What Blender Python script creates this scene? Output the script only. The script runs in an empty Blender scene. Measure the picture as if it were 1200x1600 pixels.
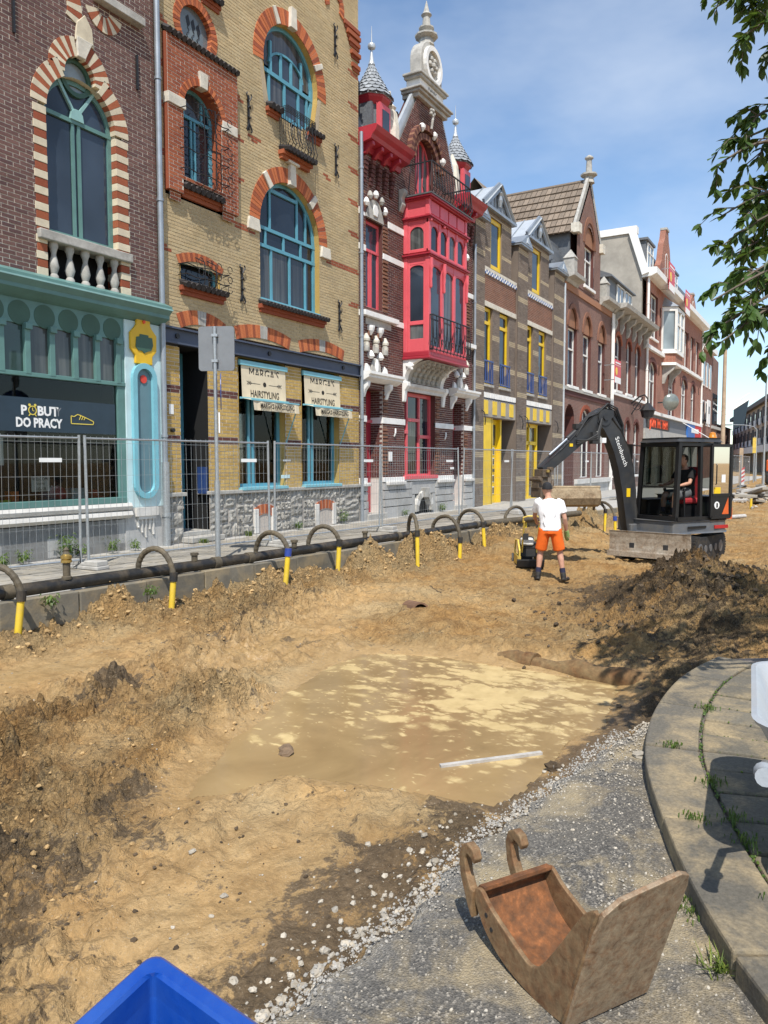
import bpy, math, random
import numpy as np
from mathutils import Vector, Matrix
R_ = math.radians
random.seed(11)
sc = bpy.context.scene
COL = sc.collection
D = 11.1                       # distance of the house fronts from the camera's street line

# ------------------------------------------------------------------ camera
HEAD, PITCH, CAMZ = R_(30.7), -math.atan(78/1180), 1.6
cam = bpy.data.cameras.new('camera'); camo = bpy.data.objects.new('camera', cam); COL.objects.link(camo)
camo.location = (0, 0, CAMZ); camo.rotation_euler = (math.pi/2+PITCH, 0, HEAD-math.pi/2)
cam.sensor_fit = 'VERTICAL'; cam.sensor_height = 36; cam.sensor_width = 27; cam.lens = 36*1180/1600
cam.clip_start = .05; cam.clip_end = 3000
sc.camera = camo
# ------------------------------------------------------------------ sky, sun, exposure
SUN_EL, SUN_HD = R_(57), R_(30.0)
ldir = Vector((math.cos(SUN_EL)*math.cos(SUN_HD), math.cos(SUN_EL)*math.sin(SUN_HD), -math.sin(SUN_EL)))
w = bpy.data.worlds.new('World'); sc.world = w; w.use_nodes = True
nt = w.node_tree; nt.nodes.clear()
def wn(t): return nt.nodes.new(t)
sky = wn('ShaderNodeTexSky'); sky.sky_type = 'NISHITA'; sky.sun_disc = False
sky.sun_elevation = SUN_EL; sky.sun_rotation = math.atan2(-ldir.x, -ldir.y)
sky.air_density = 1.0; sky.dust_density = .3; sky.ozone_density = 1.6; sky.altitude = 50
bg = wn('ShaderNodeBackground'); bg.inputs['Strength'].default_value = .12
tc = wn('ShaderNodeTexCoord'); mp = wn('ShaderNodeMapping'); mp.inputs['Scale'].default_value = (1.1, 2.2, 5.0); mp.inputs['Rotation'].default_value = (.2, .35, .5)
nz = wn('ShaderNodeTexNoise'); nz.inputs['Scale'].default_value = 1.5; nz.inputs['Detail'].default_value = 5; nz.inputs['Roughness'].default_value = .55
rp = wn('ShaderNodeValToRGB'); rp.color_ramp.elements[0].position = .34; rp.color_ramp.elements[1].position = .80
rp.color_ramp.elements[1].color = (.42, .42, .42, 1)
mx = wn('ShaderNodeMix'); mx.data_type = 'RGBA'
mx.inputs[7].default_value = (6.9, 7.4, 8.0, 1)
ad = wn('ShaderNodeMix'); ad.data_type = 'RGBA'; ad.blend_type = 'MULTIPLY'; ad.inputs[0].default_value = 1; ad.inputs[7].default_value = (1.24, 1.30, 1.32, 1)
ou = wn('ShaderNodeOutputWorld')
L = nt.links.new
L(tc.outputs['Generated'], mp.inputs['Vector']); L(mp.outputs[0], nz.inputs['Vector']); L(nz.outputs[0], rp.inputs[0])
L(rp.outputs[0], mx.inputs[0]); L(sky.outputs[0], ad.inputs[6]); L(ad.outputs[2], mx.inputs[6]); L(mx.outputs[2], bg.inputs['Color']); L(bg.outputs[0], ou.inputs['Surface'])
sun = bpy.data.lights.new('sun', 'SUN'); sun.energy = 4.7; sun.angle = R_(.53); sun.color = (1, .95, .87)
suno = bpy.data.objects.new('sun', sun); COL.objects.link(suno); suno.location = (0, 0, 40)
suno.rotation_euler = ldir.to_track_quat('-Z', 'Y').to_euler()
sc.view_settings.view_transform = 'Standard'; sc.view_settings.look = 'None'; sc.view_settings.exposure = 0.30; sc.view_settings.gamma = 1

# ------------------------------------------------------------------ materials
def srgb(r, g, b):
    f = lambda c: (c/255/12.92) if c/255 <= .04045 else ((c/255+.055)/1.055)**2.4
    return (f(r), f(g), f(b))
MATS = {}
def _base(name):
    m = bpy.data.materials.new(name); m.use_nodes = True; n = m.node_tree.nodes; n.clear()
    o = n.new('ShaderNodeOutputMaterial'); p = n.new('ShaderNodeBsdfPrincipled'); m.node_tree.links.new(p.outputs[0], o.inputs[0])
    MATS[name] = m
    return m, n, m.node_tree.links.new, p, o
def _noise(n, l, scale, detail=4, rough=.6, vec=None, dist=0):
    t = n.new('ShaderNodeTexNoise'); t.inputs['Scale'].default_value = scale; t.inputs['Detail'].default_value = detail; t.inputs['Roughness'].default_value = rough; t.inputs['Distortion'].default_value = dist
    if vec is None: vec = n.new('ShaderNodeNewGeometry').outputs['Position']
    l(vec, t.inputs['Vector']); return t
def _ramp(n, l, src, stops):
    r = n.new('ShaderNodeValToRGB'); e = r.color_ramp.elements
    while len(e) < len(stops): e.new(.5)
    for i, (p, c) in enumerate(stops):
        e[i].position = p; e[i].color = (c[0], c[1], c[2], 1) if not isinstance(c, (int, float)) else (c, c, c, 1)
    l(src, r.inputs[0]); return r
def _mix(n, l, fac, a, b, mode='MIX'):
    m = n.new('ShaderNodeMix'); m.data_type = 'RGBA'; m.blend_type = mode
    for s, i in ((fac, 0), (a, 6), (b, 7)):
        if hasattr(s, 'links'): l(s, m.inputs[i])
        elif i == 0: m.inputs[0].default_value = s
        else: m.inputs[i].default_value = (s[0], s[1], s[2], 1)
    return m.outputs[2]
def _math(n, l, op, a, b=0):
    m = n.new('ShaderNodeMath'); m.operation = op
    for i, s in enumerate((a, b)):
        if hasattr(s, 'links'): l(s, m.inputs[i])
        else: m.inputs[i].default_value = s
    return m.outputs[0]
def _bump(n, l, p, h, st, dist=.01):
    b = n.new('ShaderNodeBump'); b.inputs['Strength'].default_value = st; b.inputs['Distance'].default_value = dist
    l(h, b.inputs['Height']); l(b.outputs[0], p.inputs['Normal'])
def sc3(c, k): return tuple(min(1, x*k) for x in c)
def plain(name, col, rough=.7, var=.12, scale=6, bump=.25, bscale=80, metal=0, spec=.4, dirt=None, dirt_amt=.5, rnd=0.0):
    """paint, stone, metal: base colour with mottling, optional dirt stains, fine relief"""
    m, n, l, p, o = _base(name)
    t = _noise(n, l, scale, 5, .6)
    r = _ramp(n, l, t.outputs[0], [(.3, sc3(col, 1-var)), (.7, sc3(col, 1+var))])
    c = r.outputs[0]
    if dirt:
        t2 = _noise(n, l, scale*.45, 7, .7, dist=.4)
        r2 = _ramp(n, l, t2.outputs[0], [(.46, 0.0), (.7, dirt_amt)])
        c = _mix(n, l, r2.outputs[0], c, dirt)
    if rnd:
        oi = n.new('ShaderNodeObjectInfo'); g = n.new('ShaderNodeNewGeometry')
        fr = _math(n, l, 'FRACT', _math(n, l, 'ADD', oi.outputs['Random'], g.outputs['Random Per Island']))
        rr = _ramp(n, l, fr, [(0, 1-rnd), (1, 1+rnd)])
        c = _mix(n, l, 1.0, c, rr.outputs[0], 'MULTIPLY')
    l(c, p.inputs['Base Color'])
    p.inputs['Roughness'].default_value = rough; p.inputs['Metallic'].default_value = metal; p.inputs['Specular IOR Level'].default_value = spec
    if bump:
        tb = _noise(n, l, bscale, 4, .6); _bump(n, l, p, tb.outputs[0], bump, .006)
    return m
def brickmat(name, cols, rough=.85, bump=.5, dirt=None):
    """bricks: colour by piece, grain inside the piece, soot in drifts"""
    m, n, l, p, o = _base(name)
    oi = n.new('ShaderNodeObjectInfo'); g = n.new('ShaderNodeNewGeometry')
    fr = _math(n, l, 'FRACT', _math(n, l, 'ADD', oi.outputs['Random'], g.outputs['Random Per Island']))
    k = len(cols)
    r = _ramp(n, l, fr, [(i/max(1, k-1), c) for i, c in enumerate(cols)])
    t = _noise(n, l, 55, 4, .65, g.outputs['Position'])
    gr = _ramp(n, l, t.outputs[0], [(.25, .72), (.75, 1.22)])
    c = _mix(n, l, 1.0, r.outputs[0], gr.outputs[0], 'MULTIPLY')
    t2 = _noise(n, l, .9, 6, .6, g.outputs['Position'])
    g2 = _ramp(n, l, t2.outputs[0], [(.35, .84), (.65, 1.08)])
    c = _mix(n, l, 1.0, c, g2.outputs[0], 'MULTIPLY')
    if dirt:
        t3 = _noise(n, l, 2.2, 6, .7, g.outputs['Position']); r3 = _ramp(n, l, t3.outputs[0], [(.55, 0.0), (.8, .5)])
        c = _mix(n, l, r3.outputs[0], c, dirt)
    l(c, p.inputs['Base Color']); p.inputs['Roughness'].default_value = rough; p.inputs['Specular IOR Level'].default_value = .3
    _bump(n, l, p, t.outputs[0], bump, .006)
    return m
def fieldbrick(name, c1, c2, mort, course=.068, length=.22):
    """brickwork too far away to tell the bricks apart"""
    m, n, l, p, o = _base(name)
    g = n.new('ShaderNodeNewGeometry'); s = n.new('ShaderNodeSeparateXYZ'); l(g.outputs['Position'], s.inputs[0])
    cmb = n.new('ShaderNodeCombineXYZ'); l(_math(n, l, 'ADD', s.outputs[0], s.outputs[1]), cmb.inputs[0]); l(s.outputs[2], cmb.inputs[1])
    b = n.new('ShaderNodeTexBrick'); l(cmb.outputs[0], b.inputs['Vector'])
    b.inputs['Scale'].default_value = 1; b.inputs['Brick Width'].default_value = length; b.inputs['Row Height'].default_value = course; b.inputs['Mortar Size'].default_value = .006
    b.inputs['Color1'].default_value = (*c1, 1); b.inputs['Color2'].default_value = (*c2, 1); b.inputs['Mortar'].default_value = (*mort, 1)
    t2 = _noise(n, l, .8, 6, .65, g.outputs['Position']); g2 = _ramp(n, l, t2.outputs[0], [(.3, .78), (.7, 1.15)])
    l(_mix(n, l, 1.0, b.outputs[0], g2.outputs[0], 'MULTIPLY'), p.inputs['Base Color']); p.inputs['Roughness'].default_value = .9
    _bump(n, l, p, _math(n, l, 'SUBTRACT', 1, b.outputs['Fac']), .5, .008)
    return m
def glass_dark(name, col=(.012, .016, .024), rough=.03):
    m, n, l, p, o = _base(name)
    t = _noise(n, l, .7, 2, .5); r = _ramp(n, l, t.outputs[0], [(.3, sc3(col, .4)), (.7, sc3(col, 1.7))])
    oi = n.new('ShaderNodeObjectInfo'); mpc = n.new('ShaderNodeMapping'); mpc.inputs['Scale'].default_value = (9, 9, .5); l(n.new('ShaderNodeNewGeometry').outputs['Position'], mpc.inputs[0]); cu = _noise(n, l, 1.0, 3, .5, mpc.outputs[0])
    cc = _ramp(n, l, cu.outputs[0], [(.35, (.035, .037, .04)), (.65, (.13, .13, .125))]).outputs[0]; on = _ramp(n, l, oi.outputs['Random'], [(.62, 0.0), (.66, .75)]).outputs[0]
    l(_mix(n, l, on, r.outputs[0], cc), p.inputs['Base Color'])
    p.inputs['Roughness'].default_value = rough; p.inputs['Specular IOR Level'].default_value = .55
    tb = _noise(n, l, 1.6, 2, .5); _bump(n, l, p, tb.outputs[0], .25, .03)
    return m
def glass_clear(name, tint=(.75, .8, .8)):
    m, n, l, p, o = _base(name); n.remove(p)
    tr = n.new('ShaderNodeBsdfTransparent'); tr.inputs[0].default_value = (*tint, 1)
    gl = n.new('ShaderNodeBsdfGlossy'); gl.inputs['Roughness'].default_value = .02
    fz = n.new('ShaderNodeFresnel'); fz.inputs[0].default_value = 1.33
    ms = n.new('ShaderNodeMixShader'); l(fz.outputs[0], ms.inputs[0]); l(tr.outputs[0], ms.inputs[1]); l(gl.outputs[0], ms.inputs[2]); l(ms.outputs[0], o.inputs[0])
    return m
def rustmetal(name, paint, rust=(.20, .085, .03), amt=.5, rough=.55, scale=3.0):
    m, n, l, p, o = _base(name)
    t = _noise(n, l, scale, 9, .72, dist=.6); r = _ramp(n, l, t.outputs[0], [(.47-amt*.22, 0.0), (.76-amt*.18, 1.0)])
    t2 = _noise(n, l, 26, 6, .7); pc = _ramp(n, l, t2.outputs[0], [(.3, sc3(paint, .72)), (.7, sc3(paint, 1.25))])
    rc = _ramp(n, l, t2.outputs[0], [(.3, sc3(rust, .5)), (.55, rust), (.8, sc3(rust, 1.9))])
    l(_mix(n, l, r.outputs[0], pc.outputs[0], rc.outputs[0]), p.inputs['Base Color'])
    p.inputs['Metallic'].default_value = .25; rr = _ramp(n, l, r.outputs[0], [(0, rough), (1, .85)]); l(rr.outputs[0], p.inputs['Roughness'])
    t3 = _noise(n, l, 70, 6, .7); _bump(n, l, p, t3.outputs[0], .45, .004)
    return m

# ------------------------------------------------------------------ mesh helpers
ORI = {}
class MB:
    def __init__(s): s.v = []; s.f = []
    def quad(s, a, b, c, d):
        k = len(s.v); s.v += [a, b, c, d]; s.f.append((k, k+1, k+2, k+3)); return s
    def box(s, x0, x1, y0, y1, z0, z1):
        k = len(s.v)
        s.v += [(x0, y0, z0), (x1, y0, z0), (x1, y1, z0), (x0, y1, z0), (x0, y0, z1), (x1, y0, z1), (x1, y1, z1), (x0, y1, z1)]
        s.f += [(k, k+3, k+2, k+1), (k+4, k+5, k+6, k+7), (k, k+1, k+5, k+4), (k+1, k+2, k+6, k+5), (k+2, k+3, k+7, k+6), (k+3, k, k+4, k+7)]; return s
    def fb(s, x0, x1, z0, z1, p0, p1):      # a box on the house front: p is the distance out of the wall plane
        return s.box(x0, x1, D-p1, D-p0, z0, z1)
    def obox(s, c, ax, ay, az):             # oriented box: centre and three half-axis vectors
        c, ax, ay, az = map(Vector, (c, ax, ay, az)); k = len(s.v)
        for sz in (-1, 1):
            for sx, sy in ((-1, -1), (1, -1), (1, 1), (-1, 1)): s.v.append(tuple(c+ax*sx+ay*sy+az*sz))
        s.f += [(k, k+3, k+2, k+1), (k+4, k+5, k+6, k+7), (k, k+1, k+5, k+4), (k+1, k+2, k+6, k+5), (k+2, k+3, k+7, k+6), (k+3, k, k+4, k+7)]; return s
    def bar(s, a, b, wd, th, up=(0, 0, 1)):
        a, b = Vector(a), Vector(b); d = b-a; u = Vector(up); sd = d.cross(u)
        if sd.length < 1e-6: sd = d.cross(Vector((1, 0, 0)))
        sd.normalize(); u = sd.cross(d).normalized()
        return s.obox((a+b)/2, d/2, sd*wd/2, u*th/2)
    def prism(s, poly, y0, y1):             # polygon in x,z pushed along y
        k = len(s.v); n = len(poly)
        s.v += [(x, y0, z) for x, z in poly]+[(x, y1, z) for x, z in poly]
        s.f.append(tuple(range(k, k+n))); s.f.append(tuple(range(k+2*n-1, k+n-1, -1)))
        for i in range(n): j = (i+1) % n; s.f.append((k+j, k+i, k+n+i, k+n+j))
        return s
    def fprism(s, poly, p0, p1): return s.prism(poly, D-p1, D-p0)
    def xprism(s, poly, x0, x1):            # polygon in y,z pushed along x
        k = len(s.v); n = len(poly)
        s.v += [(x0, y, z) for y, z in poly]+[(x1, y, z) for y, z in poly]
        s.f.append(tuple(range(k+n-1, k-1, -1))); s.f.append(tuple(range(k+n, k+2*n)))
        for i in range(n): j = (i+1) % n; s.f.append((k+i, k+j, k+n+j, k+n+i))
        return s
    def zprism(s, poly, z0, z1):
        k = len(s.v); n = len(poly)
        s.v += [(x, y, z0) for x, y in poly]+[(x, y, z1) for x, y in poly]
        s.f.append(tuple(range(k+n-1, k-1, -1))); s.f.append(tuple(range(k+n, k+2*n)))
        for i in range(n): j = (i+1) % n; s.f.append((k+i, k+j, k+n+j, k+n+i))
        return s
    def tube(s, pts, r, n=8, cap=True):
        pts = [Vector(p) for p in pts]; rs = r if isinstance(r, (list, tuple)) else [r]*len(pts)
        k = len(s.v); u = None
        for i, p in enumerate(pts):
            d = (pts[min(i+1, len(pts)-1)]-pts[max(i-1, 0)]).normalized()
            if u is None: u = d.orthogonal().normalized()
            u = (u-d*u.dot(d)).normalized(); w_ = d.cross(u)
            for j in range(n): a = 2*math.pi*j/n; s.v.append(tuple(p+(u*math.cos(a)+w_*math.sin(a))*rs[i]))
        for i in range(len(pts)-1):
            for j in range(n): q = (j+1) % n; s.f.append((k+i*n+j, k+i*n+q, k+(i+1)*n+q, k+(i+1)*n+j))
        if cap: s.f.append(tuple(range(k+n-1, k-1, -1))); e = k+(len(pts)-1)*n; s.f.append(tuple(range(e, e+n)))
        return s
    def lathe(s, c, prof, n=12, sx=1, sy=1):
        k = len(s.v)
        for r, z in prof:
            for j in range(n): a = 2*math.pi*(j+.5)/n; s.v.append((c[0]+r*math.cos(a)*sx, c[1]+r*math.sin(a)*sy, c[2]+z))
        for i in range(len(prof)-1):
            for j in range(n): q = (j+1) % n; s.f.append((k+i*n+j, k+i*n+q, k+(i+1)*n+q, k+(i+1)*n+j))
        s.f.append(tuple(range(k+n-1, k-1, -1))); e = k+(len(prof)-1)*n; s.f.append(tuple(range(e, e+n)))
        return s
    def ball(s, c, r, n=10, m=6, sq=(1, 1, 1)):
        pr = [(max(1e-4, math.sin(math.pi*i/m))*r, -math.cos(math.pi*i/m)*r*sq[2]) for i in range(m+1)]
        return s.lathe(c, pr, n, sq[0], sq[1])
    def mesh(s, name, m, o=(0, 0, 0), smooth=False):
        me = bpy.data.meshes.new(name)
        me.from_pydata([(a-o[0], b-o[1], c-o[2]) for a, b, c in s.v], [], s.f)
        if m: me.materials.append(MATS[m] if isinstance(m, str) else m)
        if smooth: me.polygons.foreach_set('use_smooth', [True]*len(me.polygons))
        me.update(); return me
    def build(s, name, m, parent=None, smooth=False, bevel=0, kind=None):
        o = ORI.get(parent, (0, 0, 0)) if parent is not None else (0, 0, 0)
        me = s.mesh(name, m, o, smooth)
        ob = bpy.data.objects.new(name, me); COL.objects.link(ob)
        if parent is not None: ob.parent = parent; ORI[ob] = o
        else: ORI[ob] = (0, 0, 0)
        if bevel:
            b = ob.modifiers.new('bevel', 'BEVEL'); b.width = bevel; b.segments = 2; b.limit_method = 'ANGLE'; b.angle_limit = R_(35)
        if smooth:
            try:
                me.set_sharp_from_angle(angle=R_(40))
            except Exception: pass
        if kind: ob['kind'] = kind
        return ob
def tag(o, label, cat, group=None):
    o['label'] = label; o['category'] = cat
    if group: o['group'] = group
    return o
def thing(name, label, cat, loc=(0, 0, 0), group=None):
    o = bpy.data.objects.new(name, None); COL.objects.link(o); o.location = loc; o.empty_display_size = .2
    ORI[o] = tuple(loc); tag(o, label, cat, group); return o
def copytree(o, parent=None):
    c = o.copy(); COL.objects.link(c); c.parent = parent
    for ch in o.children: copytree(ch, c)
    return c
UNIT = {}
def unit(m):
    if m not in UNIT: UNIT[m] = MB().box(-.5, .5, -.5, .5, -.5, .5).mesh('piece', m)
    return UNIT[m]
def pieces(name, boxes, m, parent, nmax=300):
    """alike box pieces: the nearest nmax are objects of their own, the rest one joined part"""
    boxes = sorted(boxes, key=lambda b: (b[0]+b[1])**2+(b[2]+b[3])**2+(b[4]+b[5]-3.2)**2)
    o = ORI.get(parent, (0, 0, 0))
    for b in boxes[:nmax]:
        ob = bpy.data.objects.new(name, unit(m)); COL.objects.link(ob); ob.parent = parent
        ob.location = ((b[0]+b[1])/2-o[0], (b[2]+b[3])/2-o[1], (b[4]+b[5])/2-o[2]); ob.scale = (b[1]-b[0], b[3]-b[2], b[5]-b[4])
    if len(boxes) > nmax:
        mb = MB()
        for b in boxes[nmax:]: mb.box(*b)
        mb.build(name+'_field', m, parent, kind='stuff')
def text(body, size, m, parent, loc, rot=(math.pi/2, 0, 0), name='lettering', ext=.004, align='CENTER', sx=1.0, bold=0.0):
    cu = bpy.data.curves.new(name, 'FONT'); cu.body = body; cu.size = size; cu.extrude = ext; cu.align_x = align; cu.offset = bold; cu.resolution_u = 2
    tmp = bpy.data.objects.new('tmp', cu); COL.objects.link(tmp)
    bpy.context.view_layer.update()
    me = bpy.data.meshes.new_from_object(tmp.evaluated_get(bpy.context.evaluated_depsgraph_get())); bpy.data.objects.remove(tmp)
    me.materials.clear(); me.materials.append(MATS[m]); me.name = name
    ob = bpy.data.objects.new(name, me); COL.objects.link(ob)
    o = ORI.get(parent, (0, 0, 0)); ob.parent = parent; ORI[ob] = o
    ob.location = (loc[0]-o[0], loc[1]-o[1], loc[2]-o[2]); ob.rotation_euler = rot; ob.scale = (sx, 1, 1)
    return ob

# ------------------------------------------------------------------ house-front helpers
def outline(x0, x1, z0, zs, rise, n=14):
    p = [(x0, z0), (x0, zs)]
    if rise > 0:
        cx, a = (x0+x1)/2, (x1-x0)/2
        p += [(cx-a*math.cos(math.pi*i/n), zs+rise*math.sin(math.pi*i/n)) for i in range(1, n)]
    return p+[(x1, zs), (x1, z0)]
def topz(x, x0, x1, zs, rise):
    cx, a = (x0+x1)/2, (x1-x0)/2; t = min(1, abs(x-cx)/a)
    return zs+rise*math.sqrt(max(0, 1-t*t))
def ring(mb, A, B, p0, p1):
    n = len(A)
    for i in range(n):
        j = (i+1) % n; a, b, c, d = A[i], A[j], B[j], B[i]
        mb.quad((a[0], D-p1, a[1]), (b[0], D-p1, b[1]), (c[0], D-p1, c[1]), (d[0], D-p1, d[1]))
        mb.quad((d[0], D-p1, d[1]), (c[0], D-p1, c[1]), (c[0], D-p0, c[1]), (d[0], D-p0, d[1]))
        mb.quad((a[0], D-p0, a[1]), (b[0], D-p0, b[1]), (b[0], D-p1, b[1]), (a[0], D-p1, a[1]))
def window(root, x0, x1, z0, zs, rise=0, p=-.14, m='white_paint', glass='glass_dark', mull=(), trans=(), fw=.07, th=.07, name='window', skip_panes=False):
    """frame with mullions and transoms; every light is a pane of its own"""
    mb = MB(); A = outline(x0, x1, z0, zs, rise); B = outline(x0+fw, x1-fw, z0+fw, zs if rise else zs-fw, max(0, rise-fw))
    ring(mb, A, B, p-th, p)
    bw = fw*.75
    tr = [t if isinstance(t, tuple) else (t, x0, x1) for t in trans]
    for mm in mull:
        x, a, b = mm if isinstance(mm, tuple) else (mm, z0, 99)
        mb.fb(x-bw/2, x+bw/2, max(a, z0)+.001, min(b, topz(x, x0, x1, zs, rise))-.004, p-th, p-.006)
    for z, a, b in tr:
        if z > zs and rise: h = (x1-x0)/2*math.sqrt(max(0, 1-((z-zs)/rise)**2)); a, b = max(a, (x0+x1)/2-h), min(b, (x0+x1)/2+h)
        mb.fb(a+.003, b-.003, z-bw*.6, z+bw*.6, p-th, p+.008)
    fr = mb.build(name, m, root)
    if skip_panes: return fr
    zl = sorted(set([z0]+[t[0] for t in tr]+[zs+rise]))
    for i in range(len(zl)-1):
        za, zb = zl[i], zl[i+1]; zm = (za+zb)/2
        xs = [x0]+sorted(mm if not isinstance(mm, tuple) else mm[0] for mm in mull if not isinstance(mm, tuple) or mm[1] <= zm <= mm[2])+[x1]
        for k in range(len(xs)-1):
            a, b = xs[k]+.004, xs[k+1]-.004
            if rise and zb > zs:
                N = 8; tops = [(a+(b-a)*q/N, min(zb, topz(a+(b-a)*q/N, x0, x1, zs, rise)-.01)) for q in range(N+1)]
                tops = [(x, max(z, za+.001)) for x, z in tops]
                if max(z for _, z in tops)-za < .03: continue
                poly = [(b, za)]+[(x, z) for x, z in reversed(tops)]+[(a, za)]
            else: poly = [(a, za), (b, za), (b, zb), (a, zb)]
            q = MB(); q.fprism(poly, p-th*.75, p-th*.55); q.build('pane', glass, fr)
    return fr
def reveal(mb, x0, x1, z0, zs, rise, p0, p1, bottom=True):
    A = outline(x0, x1, z0, zs, rise)
    n = len(A)
    for i in range(n if bottom else n-1):
        a, b = A[i], A[(i+1) % n]
        mb.quad((a[0], D-p1, a[1]), (b[0], D-p1, b[1]), (b[0], D-p0, b[1]), (a[0], D-p0, a[1]))
def hole_rect(x0, x1, z0, z1): return lambda z: (x0, x1) if z0 < z < z1 else None
def hole_arch(x0, x1, z0, zs, rise):
    def f(z):
        if z0 < z <= zs: return (x0, x1)
        if zs < z < zs+rise:
            h = (x1-x0)/2*math.sqrt(1-((z-zs)/rise)**2); c = (x0+x1)/2; return (c-h, c+h)
    return f
def hole_circle(cx, cz, r):
    def f(z):
        if abs(z-cz) < r: h = math.sqrt(r*r-(z-cz)**2); return (cx-h, cx+h)
    return f
def brickwork(root, x0, x1, z0, z1, holes, mb_mat, mort, p=0, course=.068, length=.225, joint=.015, nmax=0, bands=(), edges=None, deep=.006, name='brick'):
    """a wall built course by course: recessed mortar sheet and single bricks, openings left free"""
    groups = {}; back = MB(); rng = random.Random(int(x0*100)); i = 0; z = z0
    while z < z1-1e-6:
        zt = min(z+course, z1); zm = (z+zt)/2
        lo, hi = edges(zm) if edges else (x0, x1)
        segs = [(lo, hi)] if hi > lo else []
        for h in holes:
            e = h(zm)
            if e:
                ns = []
                for a, b in segs:
                    if e[1] <= a or e[0] >= b: ns.append((a, b)); continue
                    if e[0] > a: ns.append((a, e[0]))
                    if e[1] < b: ns.append((e[1], b))
                segs = ns
        mat = mb_mat
        for b0, b1, bm, *lim in bands:
            if b0 <= zm < b1 and not lim: mat = bm
        for a, b in segs:
            back.quad((a, D-p+deep, z), (b, D-p+deep, z), (b, D-p+deep, zt), (a, D-p+deep, zt))
            off = (length/2 if i % 2 else 0)+(x0 % length)
            k0 = math.floor((a-off)/length)
            for k in range(k0, int((b-off)/length)+1):
                s, e = max(a, off+k*length), min(b, off+(k+1)*length)
                if e-s < .035: continue
                bmat = mat
                for b0, b1, bm, *lim in bands:
                    if lim and b0 <= zm < b1 and lim[0] <= (s+e)/2 <= lim[1]: bmat = bm
                jt = rng.uniform(-.002, .003)
                groups.setdefault(bmat, []).append((s+joint/2, e-joint/2, D-p-jt, D-p+deep+.004, z+joint/2, zt-joint/2))
        z = zt; i += 1
    bo = back.build('mortar_bed', mort, root, kind='stuff')
    for mm, bx in groups.items(): pieces(name, bx, mm, root, nmax if mm == mb_mat else 0)
    return bo
def voussoirs(root, cx, cz, ri, ro, a0, a1, n, mats, p0, p1, gap=.05, name='arch_brick', ez=1.0):
    for i in range(n):
        s = a0+(a1-a0)*(i+gap/2)/n; e = a0+(a1-a0)*(i+1-gap/2)/n
        P = [(cx+r*math.cos(t), cz+r*math.sin(t)*ez) for r, t in ((ri, s), (ro, s), (ro, (s+e)/2), (ro, e), (ri, e), (ri, (s+e)/2))]
        mb = MB(); mb.fprism(P, p0, p1+.002*(i % 3)); mb.build(name, mats[i % len(mats)], root)
def seg_arch(root, x0, x1, z0, rise, h, n, mats, p0, p1, key=None, name='arch_brick', ring_mat=None):
    c = (x0+x1)/2; a = (x1-x0)/2; r = (a*a+rise*rise)/(2*rise); cz = z0+rise-r; t = math.asin(a/r)
    if ring_mat:
        P = [(c+(r+.01)*math.sin(-t+2*t*i/10), cz+(r+.01)*math.cos(-t+2*t*i/10)) for i in range(11)]+[(c+(r+h-.01)*math.sin(t-2*t*i/10), cz+(r+h-.01)*math.cos(t-2*t*i/10)) for i in range(11)]
        MB().fprism(P, p0, p1-.012).build('mortar_bed', ring_mat, root)
    for i in range(n):
        s, e = math.pi/2+t-2*t*(i+.04)/n, math.pi/2+t-2*t*(i+.96)/n
        P = [(c+q*math.cos(u), cz+q*math.sin(u)) for q, u in ((r, s), (r+h, s), (r+h, e), (r, e))]
        mm = mats[i % len(mats)]
        if key and abs(i-(n-1)/2) < key: mm = 'stone_grey'
        MB().fprism(P, p0, p1).build(name, mm, root)
def disc(cx, cz, r, n=24): return [(cx+r*math.cos(2*math.pi*i/n), cz+r*math.sin(2*math.pi*i/n)) for i in range(n)]
def anchor(root, x, z, h=.6, fancy=True, p=.02):
    mb = MB(); mb.fb(x-.018, x+.018, z-h/2, z+h/2, p-.015, p+.025)
    if fancy:
        for s in (-1, 1):
            for q in (-1, 1):
                mb.tube([(x, D-p-.02, z+s*h*.3), (x+q*.05, D-p-.03, z+s*h*.42), (x+q*.085, D-p-.03, z+s*h*.5), (x+q*.06, D-p-.03, z+s*h*.56)], .016, 5)
            mb.tube([(x-.05, D-p-.03, z+s*h*.12), (x, D-p-.05, z+s*h*.18), (x+.05, D-p-.03, z+s*h*.12)], .016, 5)
    return mb.build('wall_anchor', 'iron', root)
# ------------------------------------------------------------------ palette
plain('white_paint', (.78, .77, .73), .5, .05, 3, .1, dirt=(.45, .42, .36), dirt_amt=.25)
plain('stone_grey', (.40, .385, .35), .85, .18, 7, .5, 60, dirt=(.16, .15, .13), dirt_amt=.5)
plain('stone_pale', (.62, .58, .49), .85, .12, 7, .4, 70, dirt=(.28, .25, .2), dirt_amt=.45)
plain('stone_white', (.80, .79, .76), .75, .06, 5, .3, 60, dirt=(.42, .41, .38), dirt_amt=.4)
plain('stone_cream', (.60, .525, .385), .8, .1, 9, .3, 90, dirt=(.4, .34, .25), dirt_amt=.3, rnd=.08)
plain('plinth_grey', (.42, .415, .40), .85, .12, 3, .4, 50, dirt=(.2, .195, .18), dirt_amt=.55)
plain('plinth_light', (.62, .60, .56), .8, .1, 3, .3, 50, dirt=(.33, .31, .28), dirt_amt=.5)
plain('rough_stone', (.31, .295, .265), .95, .35, 12, 1.0, 26, dirt=(.15, .145, .13), dirt_amt=.6, rnd=.2)
plain('iron', (.018, .018, .02), .5, .2, 10, .2, 60)
plain('zinc', (.33, .36, .39), .42, .14, 3, .15, 30, metal=.5, dirt=(.2, .2, .2), dirt_amt=.4)
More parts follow.
